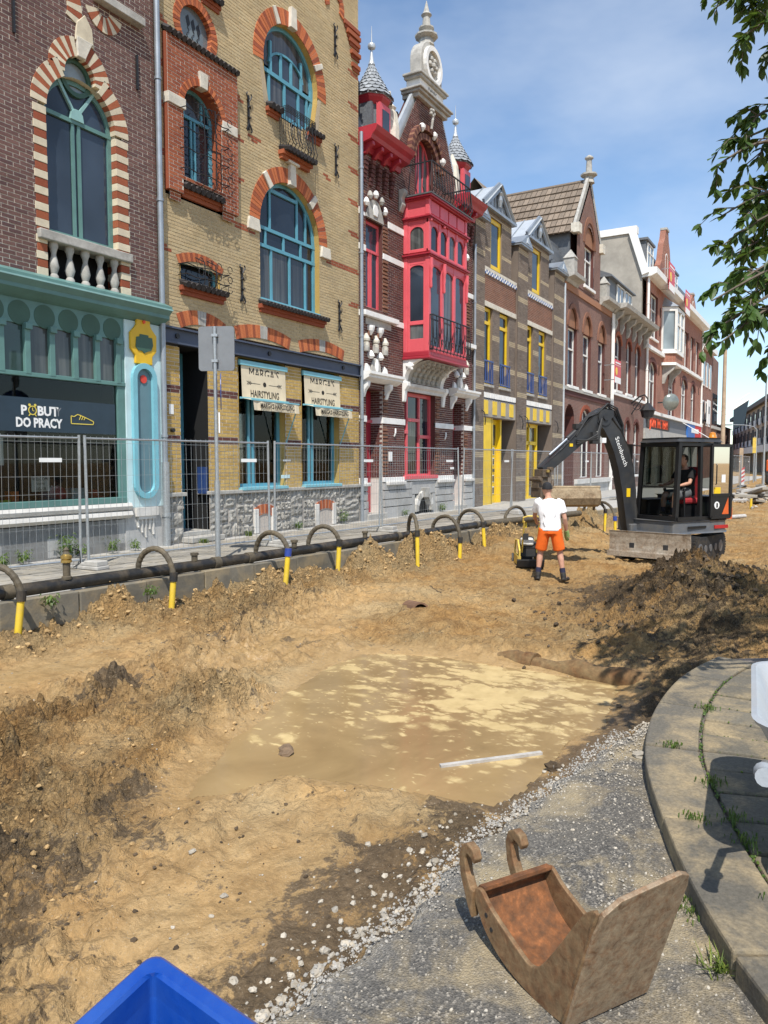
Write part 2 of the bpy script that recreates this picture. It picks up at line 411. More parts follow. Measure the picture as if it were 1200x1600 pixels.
plain('zinc_light', (.52, .55, .57), .4, .1, 3, .15, 30, metal=.35, dirt=(.3, .3, .3), dirt_amt=.3)
plain('galvanised', (.42, .44, .45), .4, .15, 30, .15, 60, metal=.6, dirt=(.28, .26, .23), dirt_amt=.35)
plain('teal', (.115, .235, .215), .42, .1, 3, .1, dirt=(.07, .12, .11), dirt_amt=.4)
plain('teal_light', (.25, .43, .41), .4, .08, 3, .1, dirt=(.15, .25, .24), dirt_amt=.3)
plain('teal_dark', (.045, .105, .075), .5, .1, 3, .1)
plain('paint_ice', (.52, .68, .70), .45, .06, 3, .1, dirt=(.35, .42, .42), dirt_amt=.35)
plain('paint_sky', (.20, .48, .56), .4, .08, 3, .1, dirt=(.14, .3, .34), dirt_amt=.3)
plain('steel_blue', (.12, .215, .25), .45, .08, 3, .1)
plain('blue_frame', (.105, .31, .40), .4, .09, 4, .1, dirt=(.06, .2, .25), dirt_amt=.3)
plain('amber', (.72, .44, .02), .45, .08, 4, .1)
plain('yellow_paint', (.78, .52, .015), .4, .07, 3, .1, dirt=(.5, .33, .02), dirt_amt=.3)
plain('red_dot', (.65, .06, .04), .5, .05)
plain('navy_beam', (.060, .075, .115), .5, .12, 3, .15)
plain('rose_paint', (.66, .105, .125), .38, .07, 2, .1, dirt=(.45, .07, .085), dirt_amt=.3)
plain('crimson_paint', (.36, .028, .045), .38, .09, 2, .1, dirt=(.22, .02, .03), dirt_amt=.3)
plain('blue_rail', (.035, .075, .25), .4, .1)
plain('blue_tile', (.04, .08, .25), .3, .3, 20, .05, rnd=.3)
plain('slate', (.115, .125, .14), .6, .25, 20, .3, rnd=.25, dirt=(.22, .23, .22), dirt_amt=.4)
plain('roof_tile', (.20, .155, .115), .8, .25, 12, .4, rnd=.2, dirt=(.10, .09, .075), dirt_amt=.5)
plain('roof_tile_dark', (.035, .03, .03), .7, .3, 12, .4)
plain('roof_felt', (.10, .10, .105), .9, .2, 3, .3)
plain('render_grey', (.36, .33, .28), .9, .15, 1.5, .3, 20, dirt=(.22, .2, .17), dirt_amt=.6)
plain('mortar_pale', (.62, .56, .47), .95, .15, 20, .5, 90)
plain('mortar_yellow', (.50, .42, .28), .95, .15, 20, .5, 90)
plain('mortar_grey', (.46, .41, .36), .95, .15, 20, .5, 90)
plain('mortar_dark', (.15, .13, .115), .95, .2, 20, .5, 90)
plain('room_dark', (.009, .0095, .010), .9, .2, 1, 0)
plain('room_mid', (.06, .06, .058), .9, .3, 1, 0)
plain('tympanum', (.30, .145, .08), .8, .3, 25, .5, rnd=.3)
plain('sticker', (.8, .8, .78), .5, .03)
plain('black_paint', (.012, .012, .013), .35, .2, 5, .05)
plain('cloth_cream', (.66, .57, .41), .9, .06, 4, .2, dirt=(.4, .33, .22), dirt_amt=.3)
plain('lettering_dark', (.02, .017, .014), .7, .1)
plain('lettering_white', (.82, .82, .8), .6, .03, bump=0)
plain('lettering_yellow', (.75, .60, .10), .6, .03, bump=0)
plain('decal_navy', (.025, .045, .065), .35, .1, bump=0)
plain('sign_red', (.60, .03, .035), .4, .06)
plain('sign_orange', (.85, .10, .03), .5, .05)
plain('sign_grey', (.21, .22, .23), .5, .08, metal=.3)
plain('concrete', (.40, .385, .355), .9, .14, 6, .5, 50, dirt=(.24, .22, .18), dirt_amt=.5, rnd=.08)
plain('paving', (.27, .25, .215), .9, .14, 8, .5, 60, dirt=(.42, .35, .23), dirt_amt=.45, rnd=.16)
plain('kerb_dirty', (.165, .148, .115), .95, .2, 4, .6, 40, dirt=(.40, .30, .16), dirt_amt=.7, rnd=.15)
plain('slate_light', (.27, .29, .31), .6, .2, 20, .3, rnd=.2)
plain('black_pipe', (.022, .021, .020), .45, .3, 10, .3, 40, dirt=(.20, .15, .09), dirt_amt=.4)
plain('hose', (.085, .07, .048), .7, .2, 12, .3, 60, dirt=(.24, .18, .1), dirt_amt=.4)
plain('yellow_plastic', (.72, .50, .03), .4, .08, 8, .15, 40, dirt=(.45, .33, .14), dirt_amt=.5)
plain('blue_collar', (.03, .06, .28), .4, .1)
plain('brass', (.45, .31, .10), .35, .2, 20, .2, 50, metal=.7)
plain('rubber', (.02, .02, .02), .8, .3, 15, .4, 40, dirt=(.12, .09, .055), dirt_amt=.5)
brickmat('brick_plum', [(.12, .064, .058), (.155, .082, .07), (.105, .057, .055), (.175, .095, .08), (.135, .07, .062)])
brickmat('brick_red', [(.30, .085, .040), (.36, .11, .05), (.27, .07, .035), (.33, .10, .05)])
brickmat('brick_orange', [(.50, .145, .055), (.56, .18, .07), (.46, .125, .05)])
brickmat('brick_yellow', [(.48, .37, .205), (.53, .41, .235), (.43, .33, .185), (.50, .40, .235), (.45, .345, .20)], dirt=(.36, .29, .19))
brickmat('brick_ochre', [(.50, .33, .10), (.56, .385, .13), (.45, .29, .085), (.53, .36, .12)])
brickmat('brick_maroon', [(.10, .040, .035), (.14, .052, .042), (.085, .035, .033), (.17, .06, .045)])
brickmat('brick_brown', [(.19, .15, .12), (.225, .18, .145), (.165, .13, .105), (.245, .20, .165)])
brickmat('brick_rust', [(.22, .105, .065), (.26, .125, .08), (.19, .09, .06)])
brickmat('brick_buff', [(.44, .355, .24), (.48, .395, .27), (.40, .32, .215)])
fieldbrick('field_red', (.20, .075, .05), (.27, .105, .065), (.30, .24, .2))
fieldbrick('field_dark', (.16, .07, .05), (.20, .09, .065), (.26, .22, .19))
fieldbrick('field_bright', (.27, .095, .06), (.33, .12, .075), (.38, .28, .22))
glass_dark('glass_dark'); glass_dark('glass_blue', (.03, .042, .06), .04); glass_dark('glass_pale', (.16, .19, .20), .08); glass_dark('glass_green', (.03, .055, .05), .05)
glass_clear('glass_clear', (.72, .75, .74))

# ------------------------------------------------------------------ the dug-up ground
def vnoise(x, y, s, seed):
    rs = np.random.RandomState(seed); T = rs.rand(256, 256); X, Y = x*s, y*s
    xi, yi = np.floor(X).astype(int), np.floor(Y).astype(int); fx, fy = X-xi, Y-yi
    fx = fx*fx*(3-2*fx); fy = fy*fy*(3-2*fy)
    g = lambda a, b: T[a % 256, b % 256]
    return (g(xi, yi)*(1-fx)+g(xi+1, yi)*fx)*(1-fy)+(g(xi, yi+1)*(1-fx)+g(xi+1, yi+1)*fx)*fy
def fbm(x, y, s, o=4, seed=1, gain=.5):
    t = 0; a = 1; tot = 0
    for i in range(o): t = t+a*vnoise(x*math.cos(i)-y*math.sin(i), x*math.sin(i)+y*math.cos(i), s*2**i, seed+i*7); tot += a; a *= gain
    return t/tot
def sstep(a, b, x): t = np.clip((x-a)/(b-a), 0, 1); return t*t*(3-2*t)
def gauss(x, y, cx, cy, rx, ry, ang=0):
    c, s = math.cos(ang), math.sin(ang); u = (x-cx)*c+(y-cy)*s; v = -(x-cx)*s+(y-cy)*c
    return np.exp(-(u/rx)**2-(v/ry)**2)
def polydist(x, y, P):
    d = np.full(x.shape, 1e9); ins = np.zeros(x.shape, bool); n = len(P)
    for i in range(n):
        ax, ay = P[i]; bx, by = P[(i+1) % n]
        t = np.clip(((x-ax)*(bx-ax)+(y-ay)*(by-ay))/((bx-ax)**2+(by-ay)**2), 0, 1)
        d = np.minimum(d, np.hypot(x-ax-t*(bx-ax), y-ay-t*(by-ay)))
        if ay != by: ins ^= ((ay > y) != (by > y)) & (x < (bx-ax)*(y-ay)/(by-ay)+ax)
    return np.where(ins, -d, d)
POND = [(3.46, 3.56), (4.3, 3.95), (5.16, 4.19), (6.2, 4.45), (7.25, 4.65), (7.55, 3.7), (7.62, 2.6), (7.5, 1.75), (6.3, 1.62), (5.51, 1.60), (4.75, 1.68), (4.4, 1.8), (4.25, 2.5), (4.1, 3.25)]
POND = [(x*.955, y*.955) for x, y in POND]
POND_Z = -.50
KERB_L = lambda x: 8.36-.075*x
ROAD_EDGE = [(-6, 1.9), (-1, 1.62), (1.0, 1.50), (1.72, 1.43), (2.46, 1.35), (3.09, 1.36), (3.71, 1.24), (4.61, 1.13), (5.08, 1.0), (5.35, .93), (5.85, .90), (6.7, .72), (7.1, .3), (7.3, -.6), (7.4, -2), (7.4, -60)]
_ex = [p[0] for p in ROAD_EDGE]; _ey = [p[1] for p in ROAD_EDGE]
AMP = [0]
def worley(x, y, s, seed):
    rs = np.random.RandomState(seed); T = rs.rand(128, 128, 2); X, Y = x*s, y*s; xi, yi = np.floor(X).astype(int), np.floor(Y).astype(int); d = np.full(x.shape, 9.)
    for i in (-1, 0, 1):
        for j in (-1, 0, 1): c = T[(xi+i) % 128, (yi+j) % 128]; d = np.minimum(d, np.hypot(xi+i+c[..., 0]-X, yi+j+c[..., 1]-Y))
    return d
def ground_z(x, y):
    x = np.asarray(x, float); y = np.asarray(y, float)
    pd = polydist(x, y, POND)+.34*(fbm(x, y, 1.3, 4, 15)-.5)
    z = -.42+0*x
    z = z+.10*(fbm(x, y, .45, 3, 5)-.5)
    # rim of the pool and its bed
    z = np.where(pd < .6, np.minimum(z, -.575+.15*sstep(-.25, .55, pd)+.03*(fbm(x, y, 2.2, 3, 9)-.5)), z)
    bed = .10*sstep(.5, .72, fbm(x, y, .9, 3, 21))*sstep(0, .8, -pd)
    z = z+bed*.9
    # humps round the pool
    z = z+.15*gauss(x, y, 4.6, 4.2, .42, .30, .6)*(1+.8*(fbm(x, y, 3, 3, 31)-.5))
    z = z+.06*gauss(x, y, 3.65, 2.65, .30, .7, -.15)+.05*gauss(x, y, 3.9, 1.95, .3, .5)
    z = z+.16*gauss(x, y, 8.6, 4.4, .5, .5)+.10*gauss(x, y, 9.6, 5.3, .9, .4, .3)
    z = z+.08*gauss(x, y, 7.75, 2.7, .22, 1.35, .10)+.10*gauss(x, y, 8.3, 1.6, .6, .5)
    # trampled, rutted band
    rut = np.exp(-((y-(5.35+.28*(x-4.2)))/.75)**2)*sstep(1.5, 3.0, x)*sstep(10.5, 8, x)+.9*gauss(x, y, 2.4, 4.4, 1.1, .9)+.7*gauss(x, y, 1.6, 3.0, .8, 1.2)
    # heaps against the left kerb
    dk = KERB_L(x)-y
    lump = fbm(x, y, 1.1, 3, 41)
    z = z+np.exp(-(dk/.42)**2)*(.04+.42*sstep(.40, .80, lump))*sstep(3.0, 4.2, x)*(dk > -.2)
    z = z-.10*gauss(x, y, 4.8, 7.4, .35, .3)
    # dark spoil heap on the right and the bank behind it
    heap = .55*gauss(x, y, 10.6, 1.45, 1.8, 1.05, .12)+.24*gauss(x, y, 12.8, 1.7, 2.2, .9, .12)+.28*gauss(x, y, 8.5, .45, .9, .8)
    z = z+heap*(1+.55*(fbm(x, y, 1.3, 4, 51)-.5))
    bank = sstep(1.2, -1.2, y-(0.9-.02*x))*sstep(6.3, 7.6, x)
    z = z*(1-bank)+(.06+.18*(fbm(x, y, .8, 3, 55)-.4))*bank
    # behind: the trench floor climbs to the street again
    z = z+.30*gauss(x, y, 17.5, 6.3, 2.0, .6, -.05)+.22*gauss(x, y, 15.2, 5.9, .8, .5)
    z = z+.12*sstep(18, 30, x)+.20*sstep(30, 40, x)
    worker = gauss(x, y, 12.85, 4.3, .9, .9); z = z*(1-worker)+(-.55)*worker
    diglr = gauss(x, y, 17.2, 3.3, 1.9, 1.4); diglr = np.clip(diglr*1.6, 0, 1); z = z*(1-diglr)+(-.47)*diglr
    z = z-.22*gauss(x, y, 13.9, 4.05, .35, .45)
    # grain: clods where the ground is dry or churned, smooth where it is wet
    rough = np.clip(.34+1.0*rut+.9*np.exp(-(dk/.7)**2)+1.1*np.clip(heap*2, 0, 1)+.8*gauss(x, y, 4.75, 4.35, .5, .4), 0, 1.6)
    smooth = sstep(.35, -.05, pd)
    smooth = np.maximum(smooth, gauss(x, y, 4.5, 6.5, 1.8, .75)); smooth = np.maximum(smooth, .85*gauss(x, y, 2.6, 2.3, 1.0, .8)); smooth = np.maximum(smooth, .8*gauss(x, y, 3.5, 4.6, .6, .35, .5)); smooth = np.maximum(smooth, .7*gauss(x, y, 7.0, 5.4, 1.6, .4, .2))
    amp = rough*(1-.93*smooth)
    wx, wy = x+.25*(fbm(x, y, 2.0, 3, 161)-.5), y+.25*(fbm(x, y, 2.0, 3, 171)-.5)
    clod = np.abs(fbm(wx, wy, 4.2, 4, 61, .6)-.5)*2; rid = np.abs(fbm(wx*1.6, wy*.8, 3.0, 4, 63, .6)-.5)*2; cr_ = fbm(x, y, 11, 4, 81, .7)
    z = z+amp*(.11*(fbm(x, y, 2.6, 4, 71, .6)-.5)+.10*(.3-clod)+.09*(.28-rid)+.075*np.maximum(cr_-.5, -.12))+.25*(1-smooth)*.05*(fbm(x, y, 20, 3, 83, .7)-.5)
    for sc_, sd, h_ in ((2.3, 301, .055), (5.5, 311, .042), (9.0, 321, .026)):
        f_ = fbm(wx, wy, sc_, 4, sd, .6); z = z+np.clip(amp, 0, 1.2)*h_*(sstep(.47, .52, f_)+sstep(.58, .62, f_)-.7)
    am = np.clip(amp, 0, 1.3); msk = sstep(.42, .62, fbm(x, y, 1.7, 3, 331))
    z = z+am*(.075*(.25+.75*msk)*(.55-worley(wx, wy, 4.6, 341))+.06*(.5-worley(wx, wy, 9.5, 351))+.026*(.5-worley(x, y, 19, 361)))
    AMP[0] = amp
    z = z+rut*(1-smooth)*.03*np.sin((y-.28*x)*9+3*fbm(x, y, .8, 2, 91))
    z = np.where((pd > 0) & (pd < 1.4), np.maximum(z, POND_Z+.035*sstep(.0, .2, pd)+.01*(fbm(x, y, 6, 2, 401)-.3)), z)
    # the shelf under the asphalt and the slabs
    ya = np.interp(x, _ex, _ey); de = y-ya
    shelf = sstep(.38, .02, de)*(x < 7.3)
    z = z*(1-shelf)+(-.30)*shelf
    z = np.where((x < 7.25) & (de < .02), -.30, z)
    z = np.where(dk < -.03, -.09, z)
    far = sstep(38, 46, x); z = z*(1-far)+(-.03)*far
    z = np.where((y < -14) | (x < -5), np.where((x < 7.3), z, .02), z)
    return z
def axis(segs):
    out = [segs[0][0]]
    for a, b, s0, s1 in segs:
        x = a
        while x < b: t = (x-a)/(b-a); x += s0+(s1-s0)*t; out.append(min(x, b))
    return np.array(sorted(set(round(v, 4) for v in out)))
gx = axis([(-400, -6, 90, 2), (-6, .6, .6, .08), (.6, 6.5, .021, .024), (6.5, 8.5, .026, .032), (8.5, 20, .035, .09), (20, 45, .12, .5), (45, 120, 1, 6), (120, 1500, 20, 200)])
gy = axis([(-900, -20, 150, 4), (-20, -.6, 2, .06), (-.6, .6, .045, .035), (.6, 6.2, .022, .024), (6.2, 8.3, .027, .03), (8.3, 12, .3, .6), (12, 60, 2, 8), (60, 900, 40, 200)])
GX, GY = np.meshgrid(gx, gy, indexing='ij'); GZ = ground_z(GX, GY); AMPG = AMP[0]
nx, ny = GX.shape
gv = np.stack([GX.ravel(), GY.ravel(), GZ.ravel()], 1)
ii = np.arange(nx*ny).reshape(nx, ny)
gq = np.stack([ii[:-1, :-1], ii[1:, :-1], ii[1:, 1:], ii[:-1, 1:]], -1).reshape(-1, 4)
gm = bpy.data.meshes.new('excavated_ground')
gm.vertices.add(len(gv)); gm.vertices.foreach_set('co', gv.ravel())
gm.loops.add(gq.size); gm.loops.foreach_set('vertex_index', gq.ravel().astype(np.int32))
gm.polygons.add(len(gq)); gm.polygons.foreach_set('loop_start', np.arange(0, gq.size, 4, dtype=np.int32)); gm.polygons.foreach_set('use_smooth', np.ones(len(gq), bool))
gm.update(calc_edges=True)
# what the ground is made of: dark loam, wet silt, pale dry sand, crushed concrete
pdG = polydist(GX, GY, POND); n1 = fbm(GX, GY, .9, 5, 101, .6); n2 = fbm(GX, GY, 3.1, 5, 111, .6)
dark = .95*np.clip(gauss(GX, GY, 10.2, 1.75, 1.8, 1.05, .12)*1.5, 0, 1)+.7*gauss(GX, GY, 8.0, .8, 1.0, .6)
dark = dark+.95*np.exp(-((GY-np.interp(GX, _ex, _ey)-.30)/.34)**2)*(GX < 6.8)+.8*gauss(GX, GY, 3.4, 2.0, .55, .5)
dark = dark+.5*gauss(GX, GY, 2.0, 3.35, .9, .6)+.8*gauss(GX, GY, 3.1, 3.55, .45, .30, .4)+.65*gauss(GX, GY, 2.9, 1.9, .5, .35)+.5*gauss(GX, GY, 1.4, 2.2, .8, .8)
dark = dark+.42*np.exp(-((GY-(5.4+.28*(GX-4.2)))/.5)**2)*sstep(2.2, 3.2, GX)*sstep(9, 7, GX)+.4*gauss(GX, GY, 10.5, 5.2, 1.2, .4)
dark = dark+.25*gauss(GX, GY, 1.3, 3.2, 1.0, 1.2)+.4*gauss(GX, GY, 12.5, 2.6, 2.2, 1.2)
dark = np.clip(dark*(.25+1.6*n1)*(.45+1.1*n2)-.2+.5*sstep(.60, .74, n1), 0, .88)
wet = np.clip(sstep(.45, .02, pdG)+.9*gauss(GX, GY, 4.3, 6.5, 1.5, .8)+.7*gauss(GX, GY, 8.6, 5.9, 2.0, .7)+.75*gauss(GX, GY, 2.6, 2.4, 1.2, 1.0)+.5*gauss(GX, GY, 5.9, 5.4, 1.6, .5)+.55*gauss(GX, GY, 6.3, 5.1, 1.3, .5), 0, 1)*(.6+.8*n1)
pale = sstep(.50, .72, fbm(GX, GY, .7, 5, 121, .55))*.8+.7*np.exp(-((KERB_L(GX)-GY)/.5)**2)+.5*gauss(GX, GY, 8.2, 1.2, .9, .7)
chips = np.exp(-((GY-np.interp(GX, _ex, _ey)-.01)/.06)**2)*(GX < 5.1)*(.4+n2)
ra_ = gm.attributes.new('rough', 'FLOAT', 'POINT'); ra_.data.foreach_set('value', np.clip(AMPG, 0, 1.3).ravel().astype(np.float32))
att = gm.color_attributes.new('soil', 'FLOAT_COLOR', 'POINT')
att.data.foreach_set('color', np.stack([np.clip(dark, 0, 1), np.clip(wet, 0, 1), np.clip(pale, 0, 1), np.clip(chips, 0, 1)], -1).reshape(-1).astype(np.float32))
def soilmat():
    m, n, l, p, o = _base('soil')
    at = n.new('ShaderNodeAttribute'); at.attribute_name = 'soil'; s = n.new('ShaderNodeSeparateColor'); l(at.outputs['Color'], s.inputs[0])
    a = _noise(n, l, 4.5, 9, .68, dist=.3); b = _noise(n, l, 26, 7, .7); c = _noise(n, l, 1.3, 6, .6)
    base = _ramp(n, l, a.outputs[0], [(.30, (.235, .138, .053)), (.5, (.38, .24, .10)), (.70, (.54, .365, .165))]).outputs[0]
    base = _mix(n, l, _math(n, l, 'MULTIPLY', s.outputs[2], .6), base, (.60, .43, .215))
    hue = _ramp(n, l, c.outputs[0], [(.35, (1.08, .97, .82)), (.65, (.94, 1.0, 1.1))]).outputs[0]
    base = _mix(n, l, 1.0, base, hue, 'MULTIPLY')
    wetc = _ramp(n, l, a.outputs[0], [(.3, (.26, .165, .07)), (.7, (.42, .285, .135))]).outputs[0]
    base = _mix(n, l, _math(n, l, 'MULTIPLY', s.outputs[1], .85), base, wetc)
    dk = _ramp(n, l, b.outputs[0], [(.3, (.045, .031, .019)), (.6, (.11, .078, .046)), (.8, (.19, .14, .09))]).outputs[0]
    dn = _math(n, l, 'ADD', _math(n, l, 'MULTIPLY', s.outputs[0], .72), _math(n, l, 'ADD', _math(n, l, 'MULTIPLY', _math(n, l, 'SUBTRACT', a.outputs[0], .5), 2.6), _math(n, l, 'MULTIPLY', _math(n, l, 'SUBTRACT', b.outputs[0], .5), 1.5)))
    base = _mix(n, l, _ramp(n, l, dn, [(.26, 0.0), (.50, .9)]).outputs[0], base, dk)
    sp = _noise(n, l, 130, 2, .5); spk = _ramp(n, l, sp.outputs[0], [(.66, 0.0), (.70, 1.0)]).outputs[0]
    base = _mix(n, l, _math(n, l, 'MULTIPLY', spk, .45), base, (.50, .44, .34))
    base = _mix(n, l, _math(n, l, 'MULTIPLY', at.outputs['Alpha'], .7), base, (.50, .47, .42))
    rg = n.new('ShaderNodeAttribute'); rg.attribute_name = 'rough'; rgf = rg.outputs['Fac']
    fine = _ramp(n, l, b.outputs[0], [(.3, .80), (.5, 1.0), (.7, 1.15)]).outputs[0]
    crk = _noise(n, l, 11, 6, .75, dist=.8); base = _mix(n, l, _math(n, l, 'MULTIPLY', rgf, .8), base, _mix(n, l, 1.0, base, _ramp(n, l, crk.outputs[0], [(.38, .62), (.5, 1.0), (.7, 1.2)]).outputs[0], 'MULTIPLY'))
    base = _mix(n, l, 1.0, base, fine, 'MULTIPLY')
    l(base, p.inputs['Base Color'])
    r = _ramp(n, l, s.outputs[1], [(.2, .95), (.95, .30)]).outputs[0]; l(r, p.inputs['Roughness']); p.inputs['Specular IOR Level'].default_value = .3
    h = _math(n, l, 'ADD', _math(n, l, 'MULTIPLY', a.outputs[0], 1.2), _math(n, l, 'MULTIPLY', b.outputs[0], .30))
    wv = n.new('ShaderNodeMixRGB'); wv.blend_type = 'ADD'; wv.inputs[0].default_value = .06; l(n.new('ShaderNodeNewGeometry').outputs['Position'], wv.inputs[1]); l(crk.outputs['Color'], wv.inputs[2])
    for vs_, k_ in ((24, .9), (60, .4)):
        vo = n.new('ShaderNodeTexVoronoi'); vo.inputs['Scale'].default_value = vs_; l(wv.outputs[0], vo.inputs['Vector']); h = _math(n, l, 'SUBTRACT', h, _math(n, l, 'MULTIPLY', _math(n, l, 'MULTIPLY', vo.outputs['Distance'], _math(n, l, 'ADD', rgf, .12)), k_))
    h = _math(n, l, 'ADD', h, _math(n, l, 'MULTIPLY', sp.outputs[0], .15))
    bm = n.new('ShaderNodeBump'); bm.inputs['Distance'].default_value = .07
    l(_math(n, l, 'SUBTRACT', 1.0, _math(n, l, 'MULTIPLY', s.outputs[1], .72)), bm.inputs['Strength']); l(h, bm.inputs['Height']); l(bm.outputs[0], p.inputs['Normal'])
soilmat()
gm.materials.append(MATS['soil'])
go = bpy.data.objects.new('excavated_ground', gm); COL.objects.link(go); go['kind'] = 'structure'; ORI[go] = (0, 0, 0)
def gz(x, y): return float(ground_z(np.array([x]), np.array([y]))[0])

# muddy water with floating silt and yellow sand scum
def mudwater():
    m, n, l, p, o = _base('muddy_water')
    g = n.new('ShaderNodeNewGeometry').outputs['Position']
    wob = _noise(n, l, 2.5, 4, .6, g); mpn = n.new('ShaderNodeMixRGB'); mpn.blend_type = 'ADD'; mpn.inputs[0].default_value = .35; l(g, mpn.inputs[1]); l(wob.outputs['Color'], mpn.inputs[2])
    mp_ = n.new('ShaderNodeMapping'); mp_.inputs['Scale'].default_value = (1.9, 1.0, 1); mp_.inputs['Rotation'].default_value = (0, 0, .25); l(mpn.outputs[0], mp_.inputs[0])
    def blobs(sc_, jit):
        v = n.new('ShaderNodeTexVoronoi'); v.feature = 'SMOOTH_F1'; v.inputs['Scale'].default_value = sc_; v.inputs['Smoothness'].default_value = .25; v.inputs['Randomness'].default_value = jit; l(mp_.outputs[0], v.inputs['Vector']); return v.outputs['Distance']
    d1, d2, d3 = blobs(2.3, 1), blobs(5.2, 1), blobs(11, 1)
    zone = _noise(n, l, 1.15, 5, .6, g, .5)
    sx = n.new('ShaderNodeSeparateXYZ'); l(g, sx.inputs[0])
    dx = _math(n, l, 'MULTIPLY', _math(n, l, 'SUBTRACT', sx.outputs[0], 6.35), .55); dy = _math(n, l, 'MULTIPLY', _math(n, l, 'SUBTRACT', sx.outputs[1], 2.75), .62)
    rad = _math(n, l, 'SQRT', _math(n, l, 'ADD', _math(n, l, 'MULTIPLY', dx, dx), _math(n, l, 'MULTIPLY', dy, dy)))
    cov = _math(n, l, 'SUBTRACT', _math(n, l, 'ADD', zone.outputs[0], .22), _math(n, l, 'MULTIPLY', rad, .30))
    def disc_(d, k, o_): return _ramp(n, l, _math(n, l, 'SUBTRACT', _math(n, l, 'ADD', _math(n, l, 'MULTIPLY', cov, k), o_), d), [(.0, 0.0), (.20, 1.0)]).outputs[0]
    fac = _math(n, l, 'MAXIMUM', _math(n, l, 'MAXIMUM', _math(n, l, 'MULTIPLY', disc_(d1, 1.5, -.36), .9), _math(n, l, 'MULTIPLY', disc_(d2, 1.25, -.26), .9)), _math(n, l, 'MULTIPLY', disc_(d3, 1.0, -.22), .75))
    t = _noise(n, l, 9, 5, .6, g)
    wc = _ramp(n, l, zone.outputs[0], [(.35, (.225, .15, .068)), (.65, (.34, .235, .11))]).outputs[0]
    scum = _ramp(n, l, t.outputs[0], [(.3, (.46, .34, .155)), (.7, (.62, .475, .235))]).outputs[0]
    l(_mix(n, l, fac, wc, scum), p.inputs['Base Color'])
    l(_ramp(n, l, fac, [(0, .12), (1, .38)]).outputs[0], p.inputs['Roughness'])
    p.inputs['IOR'].default_value = 1.33
    h = _math(n, l, 'ADD', _math(n, l, 'MULTIPLY', fac, .35), _math(n, l, 'MULTIPLY', t.outputs[0], .25)); _bump(n, l, p, h, .22, .012)
mudwater()
mb = MB()
P = [(3.0, 3.9), (5.0, 4.9), (7.6, 5.3), (8.3, 3.0), (8.1, 1.35), (5.4, 1.25), (4.0, 1.5), (3.7, 2.4)]
mb.v = [(x, y, POND_Z) for x, y in P]; mb.f = [tuple(range(len(P)))[::-1]]
po = mb.build('muddy_puddle', 'muddy_water'); po['kind'] = 'structure'
mb = MB(); P = [(3.3, 6.0), (5.6, 6.0), (6.2, 6.7), (5.4, 7.3), (3.3, 7.2)]

# ------------------------------------------------------------------ left pavement, kerb and tiles
pv = MB(); X0, X1 = -4.0, 96.0
pv.v = [(X0, KERB_L(X0)+.12, -.012), (30, KERB_L(30)+.12, -.012), (X1, KERB_L(30)+.12, -.012), (X1, D+.4, -.012), (X0, D+.4, -.012)]; pv.f = [(0, 1, 2, 3, 4)]
pvo = pv.build('pavement', 'concrete'); pvo['kind'] = 'structure'
tl = []
x = 2.4
while x < 24:
    y = D-.35
    while y > KERB_L(x)+.45:
        tl.append((x+.004, x+.296, y-.296, y-.004, -.03, random.uniform(-.006, .006))); y -= .3
    x += .3
pieces('paving_tile', tl, 'paving', pvo)
ke = MB(); ke.v = []
kerb = bpy.data.objects.new('kerb', None); COL.objects.link(kerb); kerb['kind'] = 'structure'; ORI[kerb] = (0, 0, 0)
ang = math.atan(-.075); cdx, cdy = math.cos(ang), math.sin(ang)
x = -2.0; k = 0
while x < 34:
    mb = MB(); a = Vector((x+.006, KERB_L(x+.006), 0)); b = Vector((x+.99, KERB_L(x+.99), 0))
    nrm = Vector((-cdy, cdx, 0)); dz = random.uniform(-.008, .008); dn = nrm*random.uniform(-.006, .006)
    mb.obox((a+b)/2+nrm*.07+dn+Vector((0, 0, -.17+dz)), (b-a)/2, nrm*.07, (0, 0, .19)); mb.build('kerb_stone', 'kerb_dirty', kerb, bevel=.012); x += 1.0; k += 1

# ------------------------------------------------------------------ asphalt remnant in the foreground
def asphaltmat():
    m, n, l, p, o = _base('asphalt')
    a = _noise(n, l, 150, 3, .6); b = _noise(n, l, 3.0, 8, .7, dist=.4); c = _noise(n, l, 1.6, 6, .65); v = n.new('ShaderNodeTexVoronoi'); v.inputs['Scale'].default_value = 120
    l(n.new('ShaderNodeNewGeometry').outputs['Position'], v.inputs['Vector'])
    sv = n.new('ShaderNodeSeparateColor'); l(v.outputs['Color'], sv.inputs[0]); st = _ramp(n, l, sv.outputs[0], [(.0, (.027, .025, .022)), (.5, (.078, .070, .060)), (.85, (.19, .17, .14)), (1.0, (.48, .43, .35))]).outputs[0]
    st = _mix(n, l, .35, st, _ramp(n, l, a.outputs[0], [(.35, (.04, .04, .04)), (.65, (.22, .21, .19))]).outputs[0])
    dust = _ramp(n, l, b.outputs[0], [(.45, 0.0), (.60, .72)]).outputs[0]
    st = _mix(n, l, dust, st, (.40, .315, .18))
    pale = _ramp(n, l, c.outputs[0], [(.45, 0.0), (.7, .55)]).outputs[0]
    st = _mix(n, l, pale, st, (.15, .135, .11))
    s = n.new('ShaderNodeAttribute'); s.attribute_name = 'rim'
    rim = _math(n, l, 'MULTIPLY', s.outputs['Fac'], _ramp(n, l, a.outputs[0], [(.38, .25), (.6, 1.0)]).outputs[0])
    st = _mix(n, l, rim, st, (.40, .385, .35))
    l(st, p.inputs['Base Color']); p.inputs['Roughness'].default_value = .9
    h = _math(n, l, 'ADD', v.outputs['Distance'], _math(n, l, 'MULTIPLY', a.outputs[0], .8)); _bump(n, l, p, h, .8, .008)
asphaltmat()
